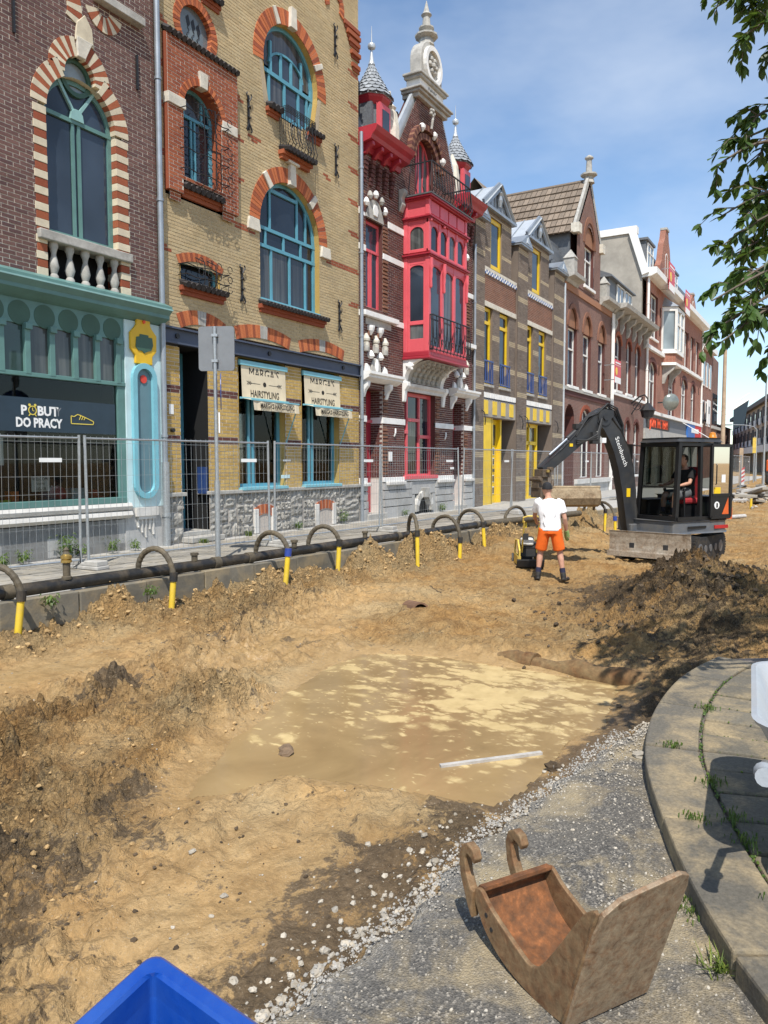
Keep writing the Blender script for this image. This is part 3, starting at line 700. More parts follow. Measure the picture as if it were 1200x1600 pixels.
KR = [(-3.0, -3.6), (-1.0, -2.35), (.6, -1.2), (1.7, -.42), (2.44, .11), (2.8, .32), (3.31, .54), (4.11, .81), (4.74, .92), (5.3, .95), (5.85, .93), (6.3, .86), (6.75, .75)]
def catmull(P, n=10):
    out = []
    for i in range(len(P)-1):
        p0, p1, p2, p3 = [np.array(P[max(0, min(len(P)-1, j))], float) for j in (i-1, i, i+1, i+2)]
        for k in range(n):
            t = k/n; out.append(tuple(.5*(2*p1+(p2-p0)*t+(2*p0-5*p1+4*p2-p3)*t*t+(3*p1-3*p2+p3-p0)*t**3)))
    return out+[tuple(P[-1])]
KC = catmull(KR, 12)
kcx = np.array([p[0] for p in KC]); kcy = np.array([p[1] for p in KC])
ax_ = axis([(-6, .6, .3, .08), (.6, 5.25, .03, .03)])
rows = 60
vs = []; rims = []
for x in ax_:
    e = float(np.interp(x, _ex, _ey))+.05*(float(fbm(np.array([x]), np.array([0.]), 2.5, 4, 131)[0])-.5)*2+.02*math.sin(x*23)
    kb = float(np.interp(x, kcx, kcy))-.12
    kb = min(kb, e-.05)
    for j in range(rows+2):
        t = min(j, rows)/rows; y = kb+(e-kb)*t; d = e-y
        z = -.092-.05*math.exp(-d/.05)*(d < .3)+.012*(float(vnoise(np.array([x]), np.array([y]), 3, 9)[0])-.5)+.010*float(vnoise(np.array([x]), np.array([y]), 11, 19)[0])
        if j > rows: z = -.34; y = e+.015
        vs.append((x, y, z)); rims.append(math.exp(-max(0, d)/.05) if x < 5.2 else 0)
me = bpy.data.meshes.new('road'); W_ = rows+2
me.from_pydata(vs, [], [(i*W_+j, (i+1)*W_+j, (i+1)*W_+j+1, i*W_+j+1) for i in range(len(ax_)-1) for j in range(W_-1)])
at_ = me.attributes.new('rim', 'FLOAT', 'POINT'); at_.data.foreach_set('value', rims)
me.polygons.foreach_set('use_smooth', [True]*len(me.polygons)); me.materials.append(MATS['asphalt'])
ro = bpy.data.objects.new('road', me); COL.objects.link(ro); ro['kind'] = 'structure'
RZ = -.085

# ------------------------------------------------------------------ right pavement: curved kerb stones and slabs
def slabmat(name, base, sand):
    m, n, l, p, o = _base(name)
    oi = n.new('ShaderNodeObjectInfo'); r = _ramp(n, l, oi.outputs['Random'], [(0, sc3(base, .82)), (1, sc3(base, 1.15))]).outputs[0]
    a = _noise(n, l, 2.6, 8, .7, dist=.3); d = _ramp(n, l, a.outputs[0], [(.46, 0.0), (.66, .8)]).outputs[0]
    b = _noise(n, l, 60, 5, .7); g = _ramp(n, l, b.outputs[0], [(.3, .7), (.7, 1.25)]).outputs[0]
    c = _mix(n, l, 1.0, _mix(n, l, d, r, sand), g, 'MULTIPLY'); l(c, p.inputs['Base Color']); p.inputs['Roughness'].default_value = .92
    _bump(n, l, p, b.outputs[0], .6, .006)
slabmat('slab', (.135, .120, .09), (.36, .275, .15)); slabmat('kerb_slab', (.125, .112, .088), (.37, .285, .16))
rp_ = MB(); rp_.zprism([(KC[i][0]+.05, KC[i][1]-.10) for i in range(0, len(KC), 4)]+[(7.2, .1), (7.2, -9), (-3, -9)], -.32, -.03)
rpo = rp_.build('pavement', 'mortar_dark'); rpo['kind'] = 'structure'
seg = np.hypot(np.diff(kcx), np.diff(kcy)); arc = np.concatenate([[0], np.cumsum(seg)])
def kpt(s, off):
    x = float(np.interp(s, arc, kcx)); y = float(np.interp(s, arc, kcy)); e = .25
    tx = float(np.interp(min(s+e, arc[-1]), arc, kcx)-np.interp(max(s-e, 0), arc, kcx)); ty = float(np.interp(min(s+e, arc[-1]), arc, kcy)-np.interp(max(s-e, 0), arc, kcy))
    q = math.hypot(tx, ty); return (x+ty/q*off, y-tx/q*off)
def slab(name, m, s0, s1, o0, o1, z0, z1, par, n=4):
    top = [kpt(s0+(s1-s0)*i/n, o0) for i in range(n+1)]; bot = [kpt(s1+(s0-s1)*i/n, o1) for i in range(n+1)]
    mb = MB(); mb.zprism(top+bot, z0, z1); o = mb.build(name, m, par, bevel=.012)
    return o
s_at = lambda x: float(np.interp(x, kcx, arc))
jo = [s_at(v) for v in (-2.0, -.9, .2, 1.3, 1.95, 2.62, 3.5, 4.38, 5.2, 6.0, 6.7)]
for i in range(len(jo)-1):
    slab('kerb_stone', 'kerb_slab', jo[i]+.006, jo[i+1]-.006, 0, .285, -.32, random.uniform(-.004, .004), rpo, 6)
for k in range(7):
    s = .6+(k % 2)*.17
    while s < arc[-1]-.1:
        st = random.choice((.30, .30, .31, .60)) if k else .30
        dz = random.uniform(-.012, .006)
        if s > 2.0: slab('paving_slab', 'slab', s+.009, min(s+st, arc[-1])-.009, .303+k*.37, .285+(k+1)*.37, -.06, dz, rpo, 2)
        s += st
def body(root, x0, x1, z1, y0=.36, y1=9.5, m='room_dark', z0=-.3):
    MB().box(x0+.02, x1-.02, D+y0, D+y1, z0, z1).build('house_body', m, root)
def downpipe(root, x, z0, z1, r=.05, m='zinc', p=.09, step=2.2):
    mb = MB(); mb.tube([(x, D-p, z0), (x, D-p, z1)], r, 10)
    z = z0+.6
    while z < z1: mb.lathe((x, D-p, z), [(r*1.25, -.025), (r*1.25, .025)], 10); mb.fb(x-.015, x+.015, z-.012, z+.012, 0, p); z += step
    return mb.build('downpipe', m, root, smooth=True)
BR = math.pi
# ================================================================== house 1: plum brick with the teal shopfront
h1 = thing('shop_house', 'plum-brown brick house with teal shopfront and striped ogee window arch', 'house', (7.2, D, 0))
xa, xb = 3.6, 10.33
WX0, WX1, WZ0, WZS, WR = 8.02, 9.40, 5.36, 7.34, .66
holes1 = [hole_arch(WX0-.14, WX1+.14, 4.62, WZS, WR+.14), hole_circle(8.70, 8.06, .42), hole_rect(WX0-.22, WX1+.26, 4.62, 5.34)]
brickwork(h1, xa, xb, 4.55, 12.6, holes1, 'brick_plum', 'mortar_pale', nmax=300)
mb = MB(); mb.fb(xa, xb-.01, 0, 12.7, -.5, -.42); mb.box(xa, xb-.01, D+.5, D+9.5, 4.0, 12.6); mb.build('house_body', 'room_dark', h1)
# striped jambs and trefoil of voussoirs
z = 4.62; i = 0
while z < WZS-.06:
    for a, b in ((WX0-.24, WX0), (WX1, WX1+.27)):
        if z < 5.2: a, b = (WX0-.24, WX0-.04) if a < 8.5 else (WX1+.06, WX1+.27)
        MB().fb(a+(.02 if i % 2 and a < 8.5 else 0), b-(0 if a < 8.5 else (.02 if i % 2 else 0)), z, z+.122, -.36, .006 if i % 2 else .012).build('quoin_block', 'stone_cream' if i % 2 == 0 else 'brick_red', h1, bevel=.004)
    z += .128; i += 1
cx = (WX0+WX1)/2
st2 = ['stone_cream', 'brick_red']
def lobes(a0, a1, n, ccx, ccz, ri, ro, p1=.014): voussoirs(h1, ccx, ccz, ri, ro, a0, a1, n, st2, -.16, p1, .03, 'arch_stone')
lobes(math.pi-.02, math.pi*.66, 9, cx, WZS, .68, .96); lobes(.02, math.pi*.34, 9, cx, WZS, .68, .97)
lobes(math.pi*1.04, math.pi*.56, 9, 8.69, 8.06, .30, .60); lobes(-math.pi*.04, math.pi*.44, 9, 8.69, 8.06, .30, .60)
MB().fprism([(8.63, 8.36), (8.78, 8.36), (8.90, 8.62), (8.95, 8.68), (8.62, 8.68)], -.05, .05).build('keystone', 'stone_pale', h1, bevel=.01)
MB().fprism([(8.60, 8.62), (8.97, 8.62), (8.94, 8.92), (8.80, 9.10), (8.64, 8.92)], -.05, .03).build('ogee_shaft', 'stone_cream', h1, bevel=.01)
voussoirs(h1, 8.05, 9.10, .42, .70, -.35, .85, 7, st2, -.02, .016, .03, 'arch_stone')
voussoirs(h1, 9.20, 9.38, .12, .38, -2.9, -.15, 9, st2, -.02, .016, .03, 'arch_stone')
MB().fb(8.98, 10.0, 9.44, 9.58, -.1, .16).build('upper_sill', 'stone_grey', h1, bevel=.01)
mb = MB(); reveal(mb, WX0-.012, WX1+.012, WZ0, WZS, WR+.012, -.36, -.02); mb.build('reveal', 'stone_cream', h1)
window(h1, WX0, WX1, WZ0, WZS, WR, -.12, 'teal', 'glass_blue', mull=[(8.62, 0, 7.30), (8.74, 0, 7.30)], trans=[7.33], fw=.075)
mb = MB()
for dx, dz in ((-.36, .52), (.36, .52)): mb.bar((8.69, D+.13, 7.42), (8.69+dx, D+.13, 7.42+dz), .045, .05)
mb.fprism([(8.56, 7.36), (8.82, 7.36), (8.80, 7.48), (8.74, 7.54), (8.64, 7.54), (8.58, 7.48)], -.15, -.09); mb.build('fan_bars', 'teal_light', h1)
mb = MB(); ring(mb, disc(8.69, 8.06, .31), disc(8.69, 8.06, .235), -.18, -.10); oc = mb.build('oculus', 'teal_dark', h1)
MB().fprism(disc(8.69, 8.06, .26), -.17, -.15).build('pane', 'glass_pale', oc)
MB().fb(WX0-.22, WX1+.27, 5.19, 5.345, -.3, .09).build('balcony_rail', 'stone_grey', h1, bevel=.015)
mb = MB(); mb.fb(WX0-.04, WX1+.06, 4.5, 5.2, -.42, -.36); mb.build('niche', 'room_dark', h1)
for i in range(5):
    x = WX0+.10+i*.305
    MB().lathe((x, D+.04, 4.60), [(.075, 0), (.075, .05), (.05, .09), (.085, .2), (.06, .32), (.04, .4), (.05, .46), (.075, .52), (.075, .6)], 12).build('baluster', 'stone_grey', h1, smooth=True)
for x, z in ((7.49, 8.5), (9.90, 8.64), (7.49, 11.0)): anchor(h1, x, z, .6, False)
# shopfront
sf = MB(); sf.xprism([(D, 4.62), (D-.10, 4.60), (D-.34, 4.50), (D-.34, 4.42), (D-.26, 4.34), (D-.26, 4.28), (D-.10, 4.20), (D, 4.16)], xa, xb+.02); sf.build('shop_cornice', 'teal', h1)
MB().box(xa, xb+.03, D-.35, D-.27, 4.425, 4.45).build('cornice_edge', 'teal_light', h1)
mb = MB(); mb.fb(xa, 9.46, 3.78, 4.17, -.05, .02); mb.fb(xa, 9.46, 2.96, 3.03, -.05, .05); mb.fb(9.29, 9.46, .95, 3.78, -.1, .03); mb.fb(xa, 9.40, .86, .97, -.06, .10); sfr = mb.build('shop_frame', 'teal', h1, bevel=.008)
for i in range(-8, 6):
    x = 7.43+.445*i
    if x > xa+.3: MB().fprism(disc(x, 3.95, .19), .0, .026).build('green_roundel', 'teal_dark', h1)
for i in range(-7, 6):
    x = 7.10+.443*i
    if x < xa+.1: continue
    mb = MB(); mb.fb(x-.05, x+.05, 3.0, 3.79, -.06, .055); mb.fb(x-.055, x+.065, 3.70, 3.80, .0, .10); mb.build('transom_post', 'teal', h1, bevel=.008)
    if i < 5: MB().fb(x+.05, x+.393, 3.03, 3.78, -.02, -.01).build('transom_pane', 'glass_green', h1)
MB().fb(xa, 9.30, .97, 2.96, -.02, -.012).build('shop_pane', 'glass_clear', h1)
MB().fb(7.0-2.4, 9.26, 2.09, 2.63, -.008, -.006).build('window_banner', 'decal_navy', h1)
text('P', .205, 'lettering_white', h1, (7.475, D+.004, 2.36), bold=.008, ext=.001); text('BUT', .205, 'lettering_white', h1, (7.905, D+.004, 2.36), bold=.008, ext=.001); text('Y', .205, 'sign_grey', h1, (8.10, D+.004, 2.36), ext=.001)
text('DO PRACY', .205, 'lettering_white', h1, (7.745, D+.004, 2.165), bold=.008, ext=.001, sx=.82)
mb = MB(); ring(mb, disc(7.625, 2.43, .075), disc(7.625, 2.43, .06), 0.0, .003)
for s in (-1, 1): mb.fprism(disc(7.625+s*.05, 2.515, .022, 10), 0, .003); mb.bar((7.625+s*.04, D, 2.37), (7.625+s*.065, D, 2.34), .004, .014)
mb.bar((7.625, D-.002, 2.43), (7.625, D-.002, 2.475), .003, .01); mb.bar((7.625, D-.002, 2.43), (7.655, D-.002, 2.42), .003, .01); mb.build('clock_logo', 'lettering_yellow', h1)
mb = MB(); S = [(8.34, 2.38), (8.34, 2.25), (8.78, 2.25), (8.79, 2.30), (8.66, 2.35), (8.54, 2.39), (8.47, 2.41), (8.40, 2.37)]
for i in range(len(S)): a, b = S[i], S[(i+1) % len(S)]; mb.bar((a[0], D-.001, a[1]), (b[0], D-.001, b[1]), .003, .014)
for q in range(3): mb.bar((8.50+q*.045, D-.002, 2.32), (8.535+q*.045, D-.002, 2.40-q*.015), .003, .012)
mb.build('shoe_logo', 'lettering_yellow', h1)
wb = MB(); wb.fb(7.60, 7.93, 1.12, 1.37, -.06, -.045); wbo = wb.build('letter_board', 'sticker', h1)
text('WELCOME', .075, 'lettering_dark', wbo, (7.765, D+.042, 1.30), ext=.001, sx=.85); text('VVVV', .06, 'lettering_dark', wbo, (7.765, D+.042, 1.22), ext=.001); text('10-18', .08, 'lettering_dark', wbo, (7.765, D+.042, 1.135), ext=.001)
MB().fb(6.9, 7.12, 1.55, 1.98, -.03, -.022).build('poster', 'sticker', h1)
# the room behind the shop pane
mb = MB(); mb.box(xa, 9.3, D+1.5, D+1.6, .4, 3.9); mb.box(xa, 9.3, D+.03, D+1.5, .5, .90); mb.box(9.3, 9.45, D+.1, D+1.6, .5, 3.8); mb.build('shop_room', 'room_dark', h1)
plain('ball_red', (.42, .05, .055), .4, .1); plain('box_orange', (.70, .16, .02), .5, .1); plain('box_blue', (.30, .42, .48), .5, .1); plain('shoe_red', (.35, .02, .02), .5, .1); plain('box_lime', (.45, .55, .05), .5, .1); plain('cloth_navy', (.03, .045, .10), .8, .2)
tag(MB().ball((8.20, D+.22, 1.05), .15, 14, 8).build('exercise_ball', 'ball_red', None, smooth=True), 'dark red ball displayed behind the shop window', 'ball')
tag(MB().box(7.30, 7.42, D+.12, D+.3, .90, 1.13).build('product_box', 'box_orange', None), 'small orange box displayed in the shop window', 'box')
tag(MB().box(7.13, 7.25, D+.08, D+.16, .90, 1.0).build('product_box', 'box_lime', None), 'lime green little box at the front of the shop window', 'box')
tag(MB().box(8.40, 8.72, D+.12, D+.32, .90, 1.15).build('product_box', 'box_blue', None), 'pale blue shoe box displayed in the shop window', 'box')
for i, (x, w_, m_, lb) in enumerate(((8.95, .13, 'shoe_red', 'red work shoe at the right end of the shop window display'), (7.95, .14, 'cloth_navy', 'navy folded workwear left of the red ball in the shop window'))):
    mb = MB(); mb.box(x-w_, x+w_, D+.1, D+.25, .90, 1.0); mb.box(x-w_, x+.0, D+.11, D+.24, 1.0, 1.12); tag(mb.build('work_shoe' if i == 0 else 'folded_clothes', m_, None, bevel=.03), lb, 'shoe' if i == 0 else 'clothes')
# pilaster with the wrist-watch relief
MB().fb(9.46, xb, .76, 4.17, -.3, .05).build('pilaster', 'paint_ice', h1, bevel=.008)
def stadium(cx, z0, z1, r, n=12): return [(cx+r*math.cos(math.pi*i/n), z1-r+r*math.sin(math.pi*i/n)) for i in range(n+1)]+[(cx-r*math.cos(math.pi*i/n), z0+r-r*math.sin(math.pi*i/n)) for i in range(n+1)]
mb = MB(); ring(mb, stadium(9.86, .92, 3.42, .285), stadium(9.86, 1.02, 3.32, .185), .05, .12); mb.build('strap_frame', 'paint_sky', h1)
MB().fprism(stadium(9.86, 1.0, 3.34, .2), .045, .058).build('strap_panel', 'steel_blue', h1)
MB().fprism(disc(9.86, 3.13, .075), .05, .075).build('red_button', 'red_dot', h1)
mb = MB(); wp = [(9.66, 3.40), (10.06, 3.40), (10.06, 3.55), (10.16, 3.66), (10.17, 3.95), (10.06, 4.06), (10.02, 4.12), (10.02, 4.24), (9.70, 4.24), (9.70, 4.12), (9.66, 4.06), (9.55, 3.95), (9.55, 3.66), (9.66, 3.55)]
mb.fprism(wp, .05, .10); wt = mb.build('watch_relief', 'amber', h1, bevel=.012)
MB().fprism([(9.66, 3.70), (9.72, 3.64), (9.80, 3.64), (9.86, 3.60), (9.94, 3.64), (10.02, 3.66), (10.07, 3.76), (10.05, 3.90), (9.96, 3.90), (9.96, 3.94), (9.76, 3.94), (9.76, 3.90), (9.68, 3.88)], .095, .112).build('watch_face', 'teal_dark', wt)
MB().fprism(disc(9.86, 4.17, .03, 10), .10, .125).build('rivet', 'sign_orange', wt)
# plinth
mb = MB(); mb.xprism([(D+.3, .86), (D-.10, .86), (D-.13, .80), (D-.10, .74), (D-.04, .72), (D-.12, .70), (D-.14, .64), (D-.06, .58), (D+.3, .56)], xa, 9.50); mb.build('plinth_moulding', 'plinth_light', h1)
brs = [(xa+i*1.13+.004, min(xa+(i+1)*1.13-.004, xb), D-.03, D+.3, z0, z1) for i in range(6) for z0, z1 in ((-.08, .13), (.134, .56)) if not (7.9 < xa+i*1.13+.5 < 8.4)]
pieces('plinth_block', brs+[(9.40, xb, D-.045, D+.3, -.08, .76), (7.0, 7.80, D-.03, D+.3, -.08, .56), (8.30, 9.39, D-.03, D+.3, -.08, .56), (7.8, 8.3, D-.03, D+.3, .33, .56), (7.8, 8.3, D-.03, D+.3, -.08, .02)], 'plinth_grey', h1)
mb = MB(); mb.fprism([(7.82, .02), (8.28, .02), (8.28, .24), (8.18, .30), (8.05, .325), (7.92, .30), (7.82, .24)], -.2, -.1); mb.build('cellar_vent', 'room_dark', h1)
mb = MB(); mb.fb(9.60, 10.12, .60, .76, .045, .12); mb.fb(9.66, 10.06, .54, .60, .045, .10)
for i in range(5): mb.fb(9.66+i*.09, 9.69+i*.09, .54-.12-.05*((i*2) % 5), .54, .045, .07); mb.ball((9.675+i*.09, D-.06, .40-.05*((i*2) % 5)), .022, 8, 5)
mb.build('drop_ornament', 'plinth_light', h1)
downpipe(h1, 10.33, 1.5, 12.6, .055); downpipe(h1, 10.33, -.02, 1.6, .075, 'galvanised', .10, 1.4)

# ================================================================== house 2: yellow brick with blue windows
h2 = thing('salon_house', 'tall yellow brick house with blue arched windows and red brick arches', 'house', (13.8, D, 0))
xa, xb = 10.345, 17.37
A1 = (13.30, 15.56, 5.24, 6.92, 1.13); A2c = (14.50, 10.55)
hs = [hole_arch(A1[0], A1[1], A1[2], A1[3], A1[4]+.15), hole_circle(A2c[0], A2c[1], 1.15), hole_rect(13.6, 15.4, 9.52, 10.5), hole_rect(10.55, 12.47, 6.7, 9.6),
      hole_circle(11.42, 10.1, .5), hole_rect(10.88, 12.02, 5.13, 5.5), hole_rect(10.84, 11.60, .2, 3.9), hole_rect(12.52, 14.16, 1.02, 3.9), hole_rect(14.78, 16.42, 1.02, 3.9), hole_rect(xa, xb, 3.86, 4.22)]
hs += [hole_rect(a+.04, b-.04, 4.2, 4.30) for a, b in ((10.88, 12.04), (12.49, 14.30), (14.74, 16.57))]
rb = [(6.60, 6.74, 'brick_red', 12.4, 13.05), (6.60, 6.74, 'brick_red', 15.75, 17.3)]
for z in (9.20, 8.40, 7.56): rb.append((z, z+.136, 'brick_red', 12.4, 12.8))
for z in (10.78, 9.95, 9.15, 8.35, 7.5, 5.7, 11.6): rb.append((z, z+.136, 'brick_red', 16.98, 17.3)); rb.append((z-.1, z+.036, 'brick_red', 10.4, 10.6))
rb += [(8.57, 8.71, 'brick_red', 13.0, 13.3), (8.63, 8.77, 'brick_red', 15.75, 16.0)]
brickwork(h2, xa, xb, 4.2, 14.6, hs, 'brick_yellow', 'mortar_yellow', nmax=300, bands=rb)
brickwork(h2, xa, xb, 1.0, 3.88, hs, 'brick_ochre', 'mortar_pale', course=.075, length=.24, nmax=120, bands=[(2.95, 3.10, 'brick_maroon'), (1.98, 2.11, 'brick_maroon')])
mb = MB(); mb.box(xa, xb, D+.40, D+9.5, 3.9, 14.6); mb.box(xa, xb, D+1.6, D+9.5, -.2, 3.95); mb.box(12.2, xb, D+.02, D+.30, -.2, 1.0); mb.box(11.65, 12.5, D+.02, D+1.6, -.2, 3.9); mb.box(xa, 10.82, D+.02, D+1.6, -.2, 3.9); mb.box(14.2, 14.74, D+.02, D+1.6, 1, 3.9); mb.box(16.45, xb, D+.02, D+1.6, 1, 3.9); mb.build('house_body', 'room_mid', h2)
# big arched window, first floor
mb = MB(); reveal(mb, A1[0], A1[1], A1[2], A1[3], A1[4], -.36, .0); mb.build('reveal', 'brick_ochre', h2)
fw = window(h2, A1[0], A1[1], A1[2], A1[3], A1[4], -.14, 'blue_frame', 'glass_dark', mull=[(13.84, 6.88, 9), (14.86, 6.88, 9), (15.2, 6.88, 9), (13.68, 6.48, 6.9), (14.34, 6.48, 6.9), (15.0, 6.48, 6.9), (13.88, 0, 6.48), (14.56, 0, 6.48), (15.18, 0, 6.48)], trans=[6.49, 6.88, (7.78, 13.84, 14.86)], fw=.085)
cA = ((A1[0]+A1[1])/2, A1[3])
MB().fprism([(cA[0]+1.44*math.cos(math.pi*i/20), cA[1]+1.44*math.sin(math.pi*i/20)) for i in range(21)]+[(cA[0]+1.15*math.cos(math.pi*(20-i)/20), cA[1]+1.15*math.sin(math.pi*(20-i)/20)) for i in range(21)], -.1, .002).build('mortar_bed', 'mortar_pale', h2)
voussoirs(h2, cA[0], cA[1], 1.13, 1.46, .03, math.pi-.03, 46, ['brick_orange', 'brick_red', 'brick_orange'], -.12, .012, .12)
def stoneblk(x, z, w_, h_, p1, rot=0):
    mb = MB(); c, s = math.cos(rot), math.sin(rot); mb.fprism([(x+u*w_/2*c-v*h_/2*s, z+u*w_/2*s+v*h_/2*c) for u, v in ((-1, -1), (1, -1), (.8, 1), (-.8, 1))], -.05, p1); mb.build('stone_block', 'stone_pale', h2, bevel=.01)
for t in (math.pi*.27, math.pi*.73): stoneblk(cA[0]+1.30*math.cos(t), cA[1]+1.30*math.sin(t), .17, .36, .05, t-math.pi/2)
stoneblk(cA[0], cA[1]+1.33, .24, .48, .09); stoneblk(12.98+.1, 6.80, .42, .26, .05); stoneblk(15.80, 6.80, .42, .26, .06)
MB().fb(cA[0]-.2, cA[0]+.2, cA[1]+1.56, cA[1]+1.62, -.02, .13).build('keystone_cap', 'stone_pale', h2, bevel=.01)
MB().fb(A1[0]+.0, A1[1], 5.18, 5.26, -.2, .03).build('window_sill', 'paint_sky', h2)
def tilesill(x0, x1, z, p=.17, n=None):
    mb = MB(); n = n or int((x1-x0)/.125)
    for i in range(n):
        a = x0+(x1-x0)*i/n; b = x0+(x1-x0)*(i+1)/n
        mb.tube([(a+(b-a)/2, D+.02, z+.03), (a+(b-a)/2, D-p-.05, z-.045)], (b-a)*.47, 6)
    mb.build('sill_tiles', 'roof_tile_dark', h2)
    mb = MB(); mb.fb(x0, x1, z-.14, z-.05, -.02, p*.62); mb.fb(x0+.03, x1-.03, z-.22, z-.14, -.02, p*.36); mb.build('sill_course', 'brick_red', h2)
tilesill(13.22, 15.72, 5.16)
# horseshoe window, second floor
mb = MB()
HS = [(13.66, 9.56), (13.50, 10.3)]+[(A2c[0]-1.02*math.cos(t), A2c[1]+1.02*math.sin(t)) for t in [(-.12+(math.pi+.24)*i/18) for i in range(19)]]+[(15.50, 10.3), (15.34, 9.56)]
HI = [(13.76, 9.65), (13.60, 10.3)]+[(A2c[0]-.93*math.cos(t), A2c[1]+.93*math.sin(t)) for t in [(-.12+(math.pi+.24)*i/18) for i in range(19)]]+[(15.40, 10.3), (15.24, 9.65)]
ring(mb, HS, HI, -.21, -.14)
for x, a, b in ((13.86, 9.6, 10.4), (14.42, 9.6, 10.4), (14.95, 9.6, 10.4), (13.93, 10.4, 11.1), (14.30, 10.4, 10.93), (14.68, 10.4, 10.93), (15.07, 10.4, 11.1), (15.28, 9.6, 10.4)): mb.fb(x-.035, x+.035, a, b, -.20, -.145)
mb.fb(13.52, 15.48, 10.34, 10.43, -.20, -.13)
ar = [(13.86+.0, 11.28), (13.93, 10.95), (14.2, 10.97), (14.5, 10.95), (14.8, 10.88), (15.07, 10.75)]
ar = [(14.5-.62*math.cos(math.pi*i/10), 10.62+.36*math.sin(math.pi*i/10)) for i in range(11)]
for i in range(10): mb.bar((ar[i][0], D+.17, ar[i][1]), (ar[i+1][0], D+.17, ar[i+1][1]), .06, .05)
hw = mb.build('window', 'blue_frame', h2)
for a, b, za, zb in ((13.66, 13.86, 9.6, 10.36), (13.86, 14.42, 9.6, 10.36), (14.42, 14.95, 9.6, 10.36), (14.95, 15.36, 9.6, 10.36), (13.93, 14.30, 10.4, 10.9), (14.30, 14.68, 10.4, 10.95), (14.68, 15.07, 10.4, 10.9)): MB().fb(a, b, za, zb, -.19, -.18).build('pane', 'glass_blue', hw)
MB().fprism([(A2c[0]-.95*math.cos(math.pi*i/16), A2c[1]-.02+.95*math.sin(math.pi*i/16)) for i in range(17)], -.20, -.195).build('pane', 'glass_blue', hw)
mb = MB()
for i in range(len(HS)-1): a, b = HS[i], HS[i+1]; mb.quad((a[0], D, a[1]), (b[0], D, b[1]), (b[0], D+.40, b[1]), (a[0], D+.40, a[1]))
mb.build('reveal', 'brick_ochre', h2)
for s in (-1, 1):
    xs_ = (13.66, 13.42) if s < 0 else (15.34, 15.58)
    P = [(14.5+s*.84, 9.56), (14.5+s*1.05, 10.42), (14.5+s*1.16, 10.42), (14.5+s*1.02, 9.56)]
    MB().fprism(P if s > 0 else P[::-1], -.2, .004).build('jamb_course', 'brick_buff', h2)
t0, t1 = -.10, math.pi+.10
MB().fprism([(A2c[0]+1.34*math.cos(t0+(t1-t0)*i/24), A2c[1]+1.34*math.sin(t0+(t1-t0)*i/24)) for i in range(25)]+[(A2c[0]+1.03*math.cos(t1-(t1-t0)*i/24), A2c[1]+1.03*math.sin(t1-(t1-t0)*i/24)) for i in range(25)], -.1, .002).build('mortar_bed', 'mortar_pale', h2)
voussoirs(h2, A2c[0], A2c[1], 1.02, 1.36, t0, t1, 46, ['brick_orange', 'brick_red', 'brick_orange'], -.12, .012, .12)
for t in (math.pi*.17, math.pi*.66): stoneblk(A2c[0]+1.2*math.cos(t), A2c[1]+1.2*math.sin(t), .14, .36, .05, t-math.pi/2)
stoneblk(A2c[0], A2c[1]+1.24, .24, .46, .09)
tilesill(13.54, 14.0, 9.53, .13); tilesill(15.05, 15.60, 9.53, .13); tilesill(13.98, 15.1, 8.74, .26)
jb = MB()
for q in range(5): jb.tube([(13.99, D-.05, 9.62-.035*q), (13.99, D-.27, 9.62-.035*q), (15.06, D-.27, 9.62-.035*q), (15.06, D-.05, 9.62-.035*q)], .010, 5)
for i in range(10):
    x = 14.0+1.05*i/9; jb.tube([(x, D-.27, 9.6), (x, D-.27, 9.05), (x, D-.33, 8.85), (x, D-.25, 8.72)], .009, 5)
for x in (14.25, 14.52, 14.8):
    for r in (.16, .10): jb.tube([(x+r*math.cos(t), D-.28, 9.1+r*1.6*math.sin(t)) for t in [.6*k for k in range(10)]], .009, 5)
for x in (13.99, 15.06):
    for q in range(4): jb.tube([(x, D-.05-.055*q, 9.6), (x, D-.05-.055*q, 8.75)], .009, 5)
jb.build('juliet_balcony', 'iron', h2)
# red brick box with the grille window
BXH = [hole_arch(10.93, 11.98, 7.1, 8.45, .53), hole_rect(10.90, 12.0, 6.62, 7.05)]
brickwork(h2, 10.53, 12.48, 6.78, 9.66, BXH, 'brick_red', 'mortar_pale', p=.13, nmax=120)
brickwork(h2, 10.60, 10.88, 6.62, 6.78, [], 'brick_red', 'mortar_pale', p=.07); brickwork(h2, 12.05, 12.42, 6.62, 6.78, [], 'brick_red', 'mortar_pale', p=.07)
mb = MB(); mb.fb(10.53, 10.92, 6.78, 9.66, -.02, .113); mb.fb(11.99, 12.48, 6.78, 9.66, -.02, .113); mb.fb(10.9, 12.0, 9.02, 9.66, -.02, .113); mb.build('box_core', 'brick_red', h2)
mb = MB(); reveal(mb, 10.93, 11.98, 7.08, 8.45, .53, -.36, .12); mb.build('reveal', 'brick_red', h2)
voussoirs(h2, 11.455, 8.45, .525, .66, .05, math.pi-.05, 26, ['brick_orange', 'brick_red'], .02, .145, .12)
for x in (10.73, 12.2): MB().fb(x-.21, x+.24, 8.36, 8.56, 0, .16).build('stone_block', 'stone_pale', h2, bevel=.01)
MB().fprism([(11.36, 8.95), (11.55, 8.95), (11.58, 9.25), (11.33, 9.25)], 0, .18).build('keystone', 'stone_pale', h2, bevel=.01)
mb = MB()
for i in range(16): mb.tube([(10.56+i*.125, D-.02, 9.76), (10.56+i*.125, D-.19, 9.66)], .062, 6)
mb.build('coping_tiles', 'roof_tile_dark', h2)
window(h2, 10.93, 11.98, 7.08, 8.45, .53, -.14, 'blue_frame', 'glass_dark', mull=[(11.40, 0, 8.42), (11.50, 0, 8.42), (11.2, 8.45, 9.2), (11.7, 8.45, 9.2)], trans=[8.42], fw=.07)
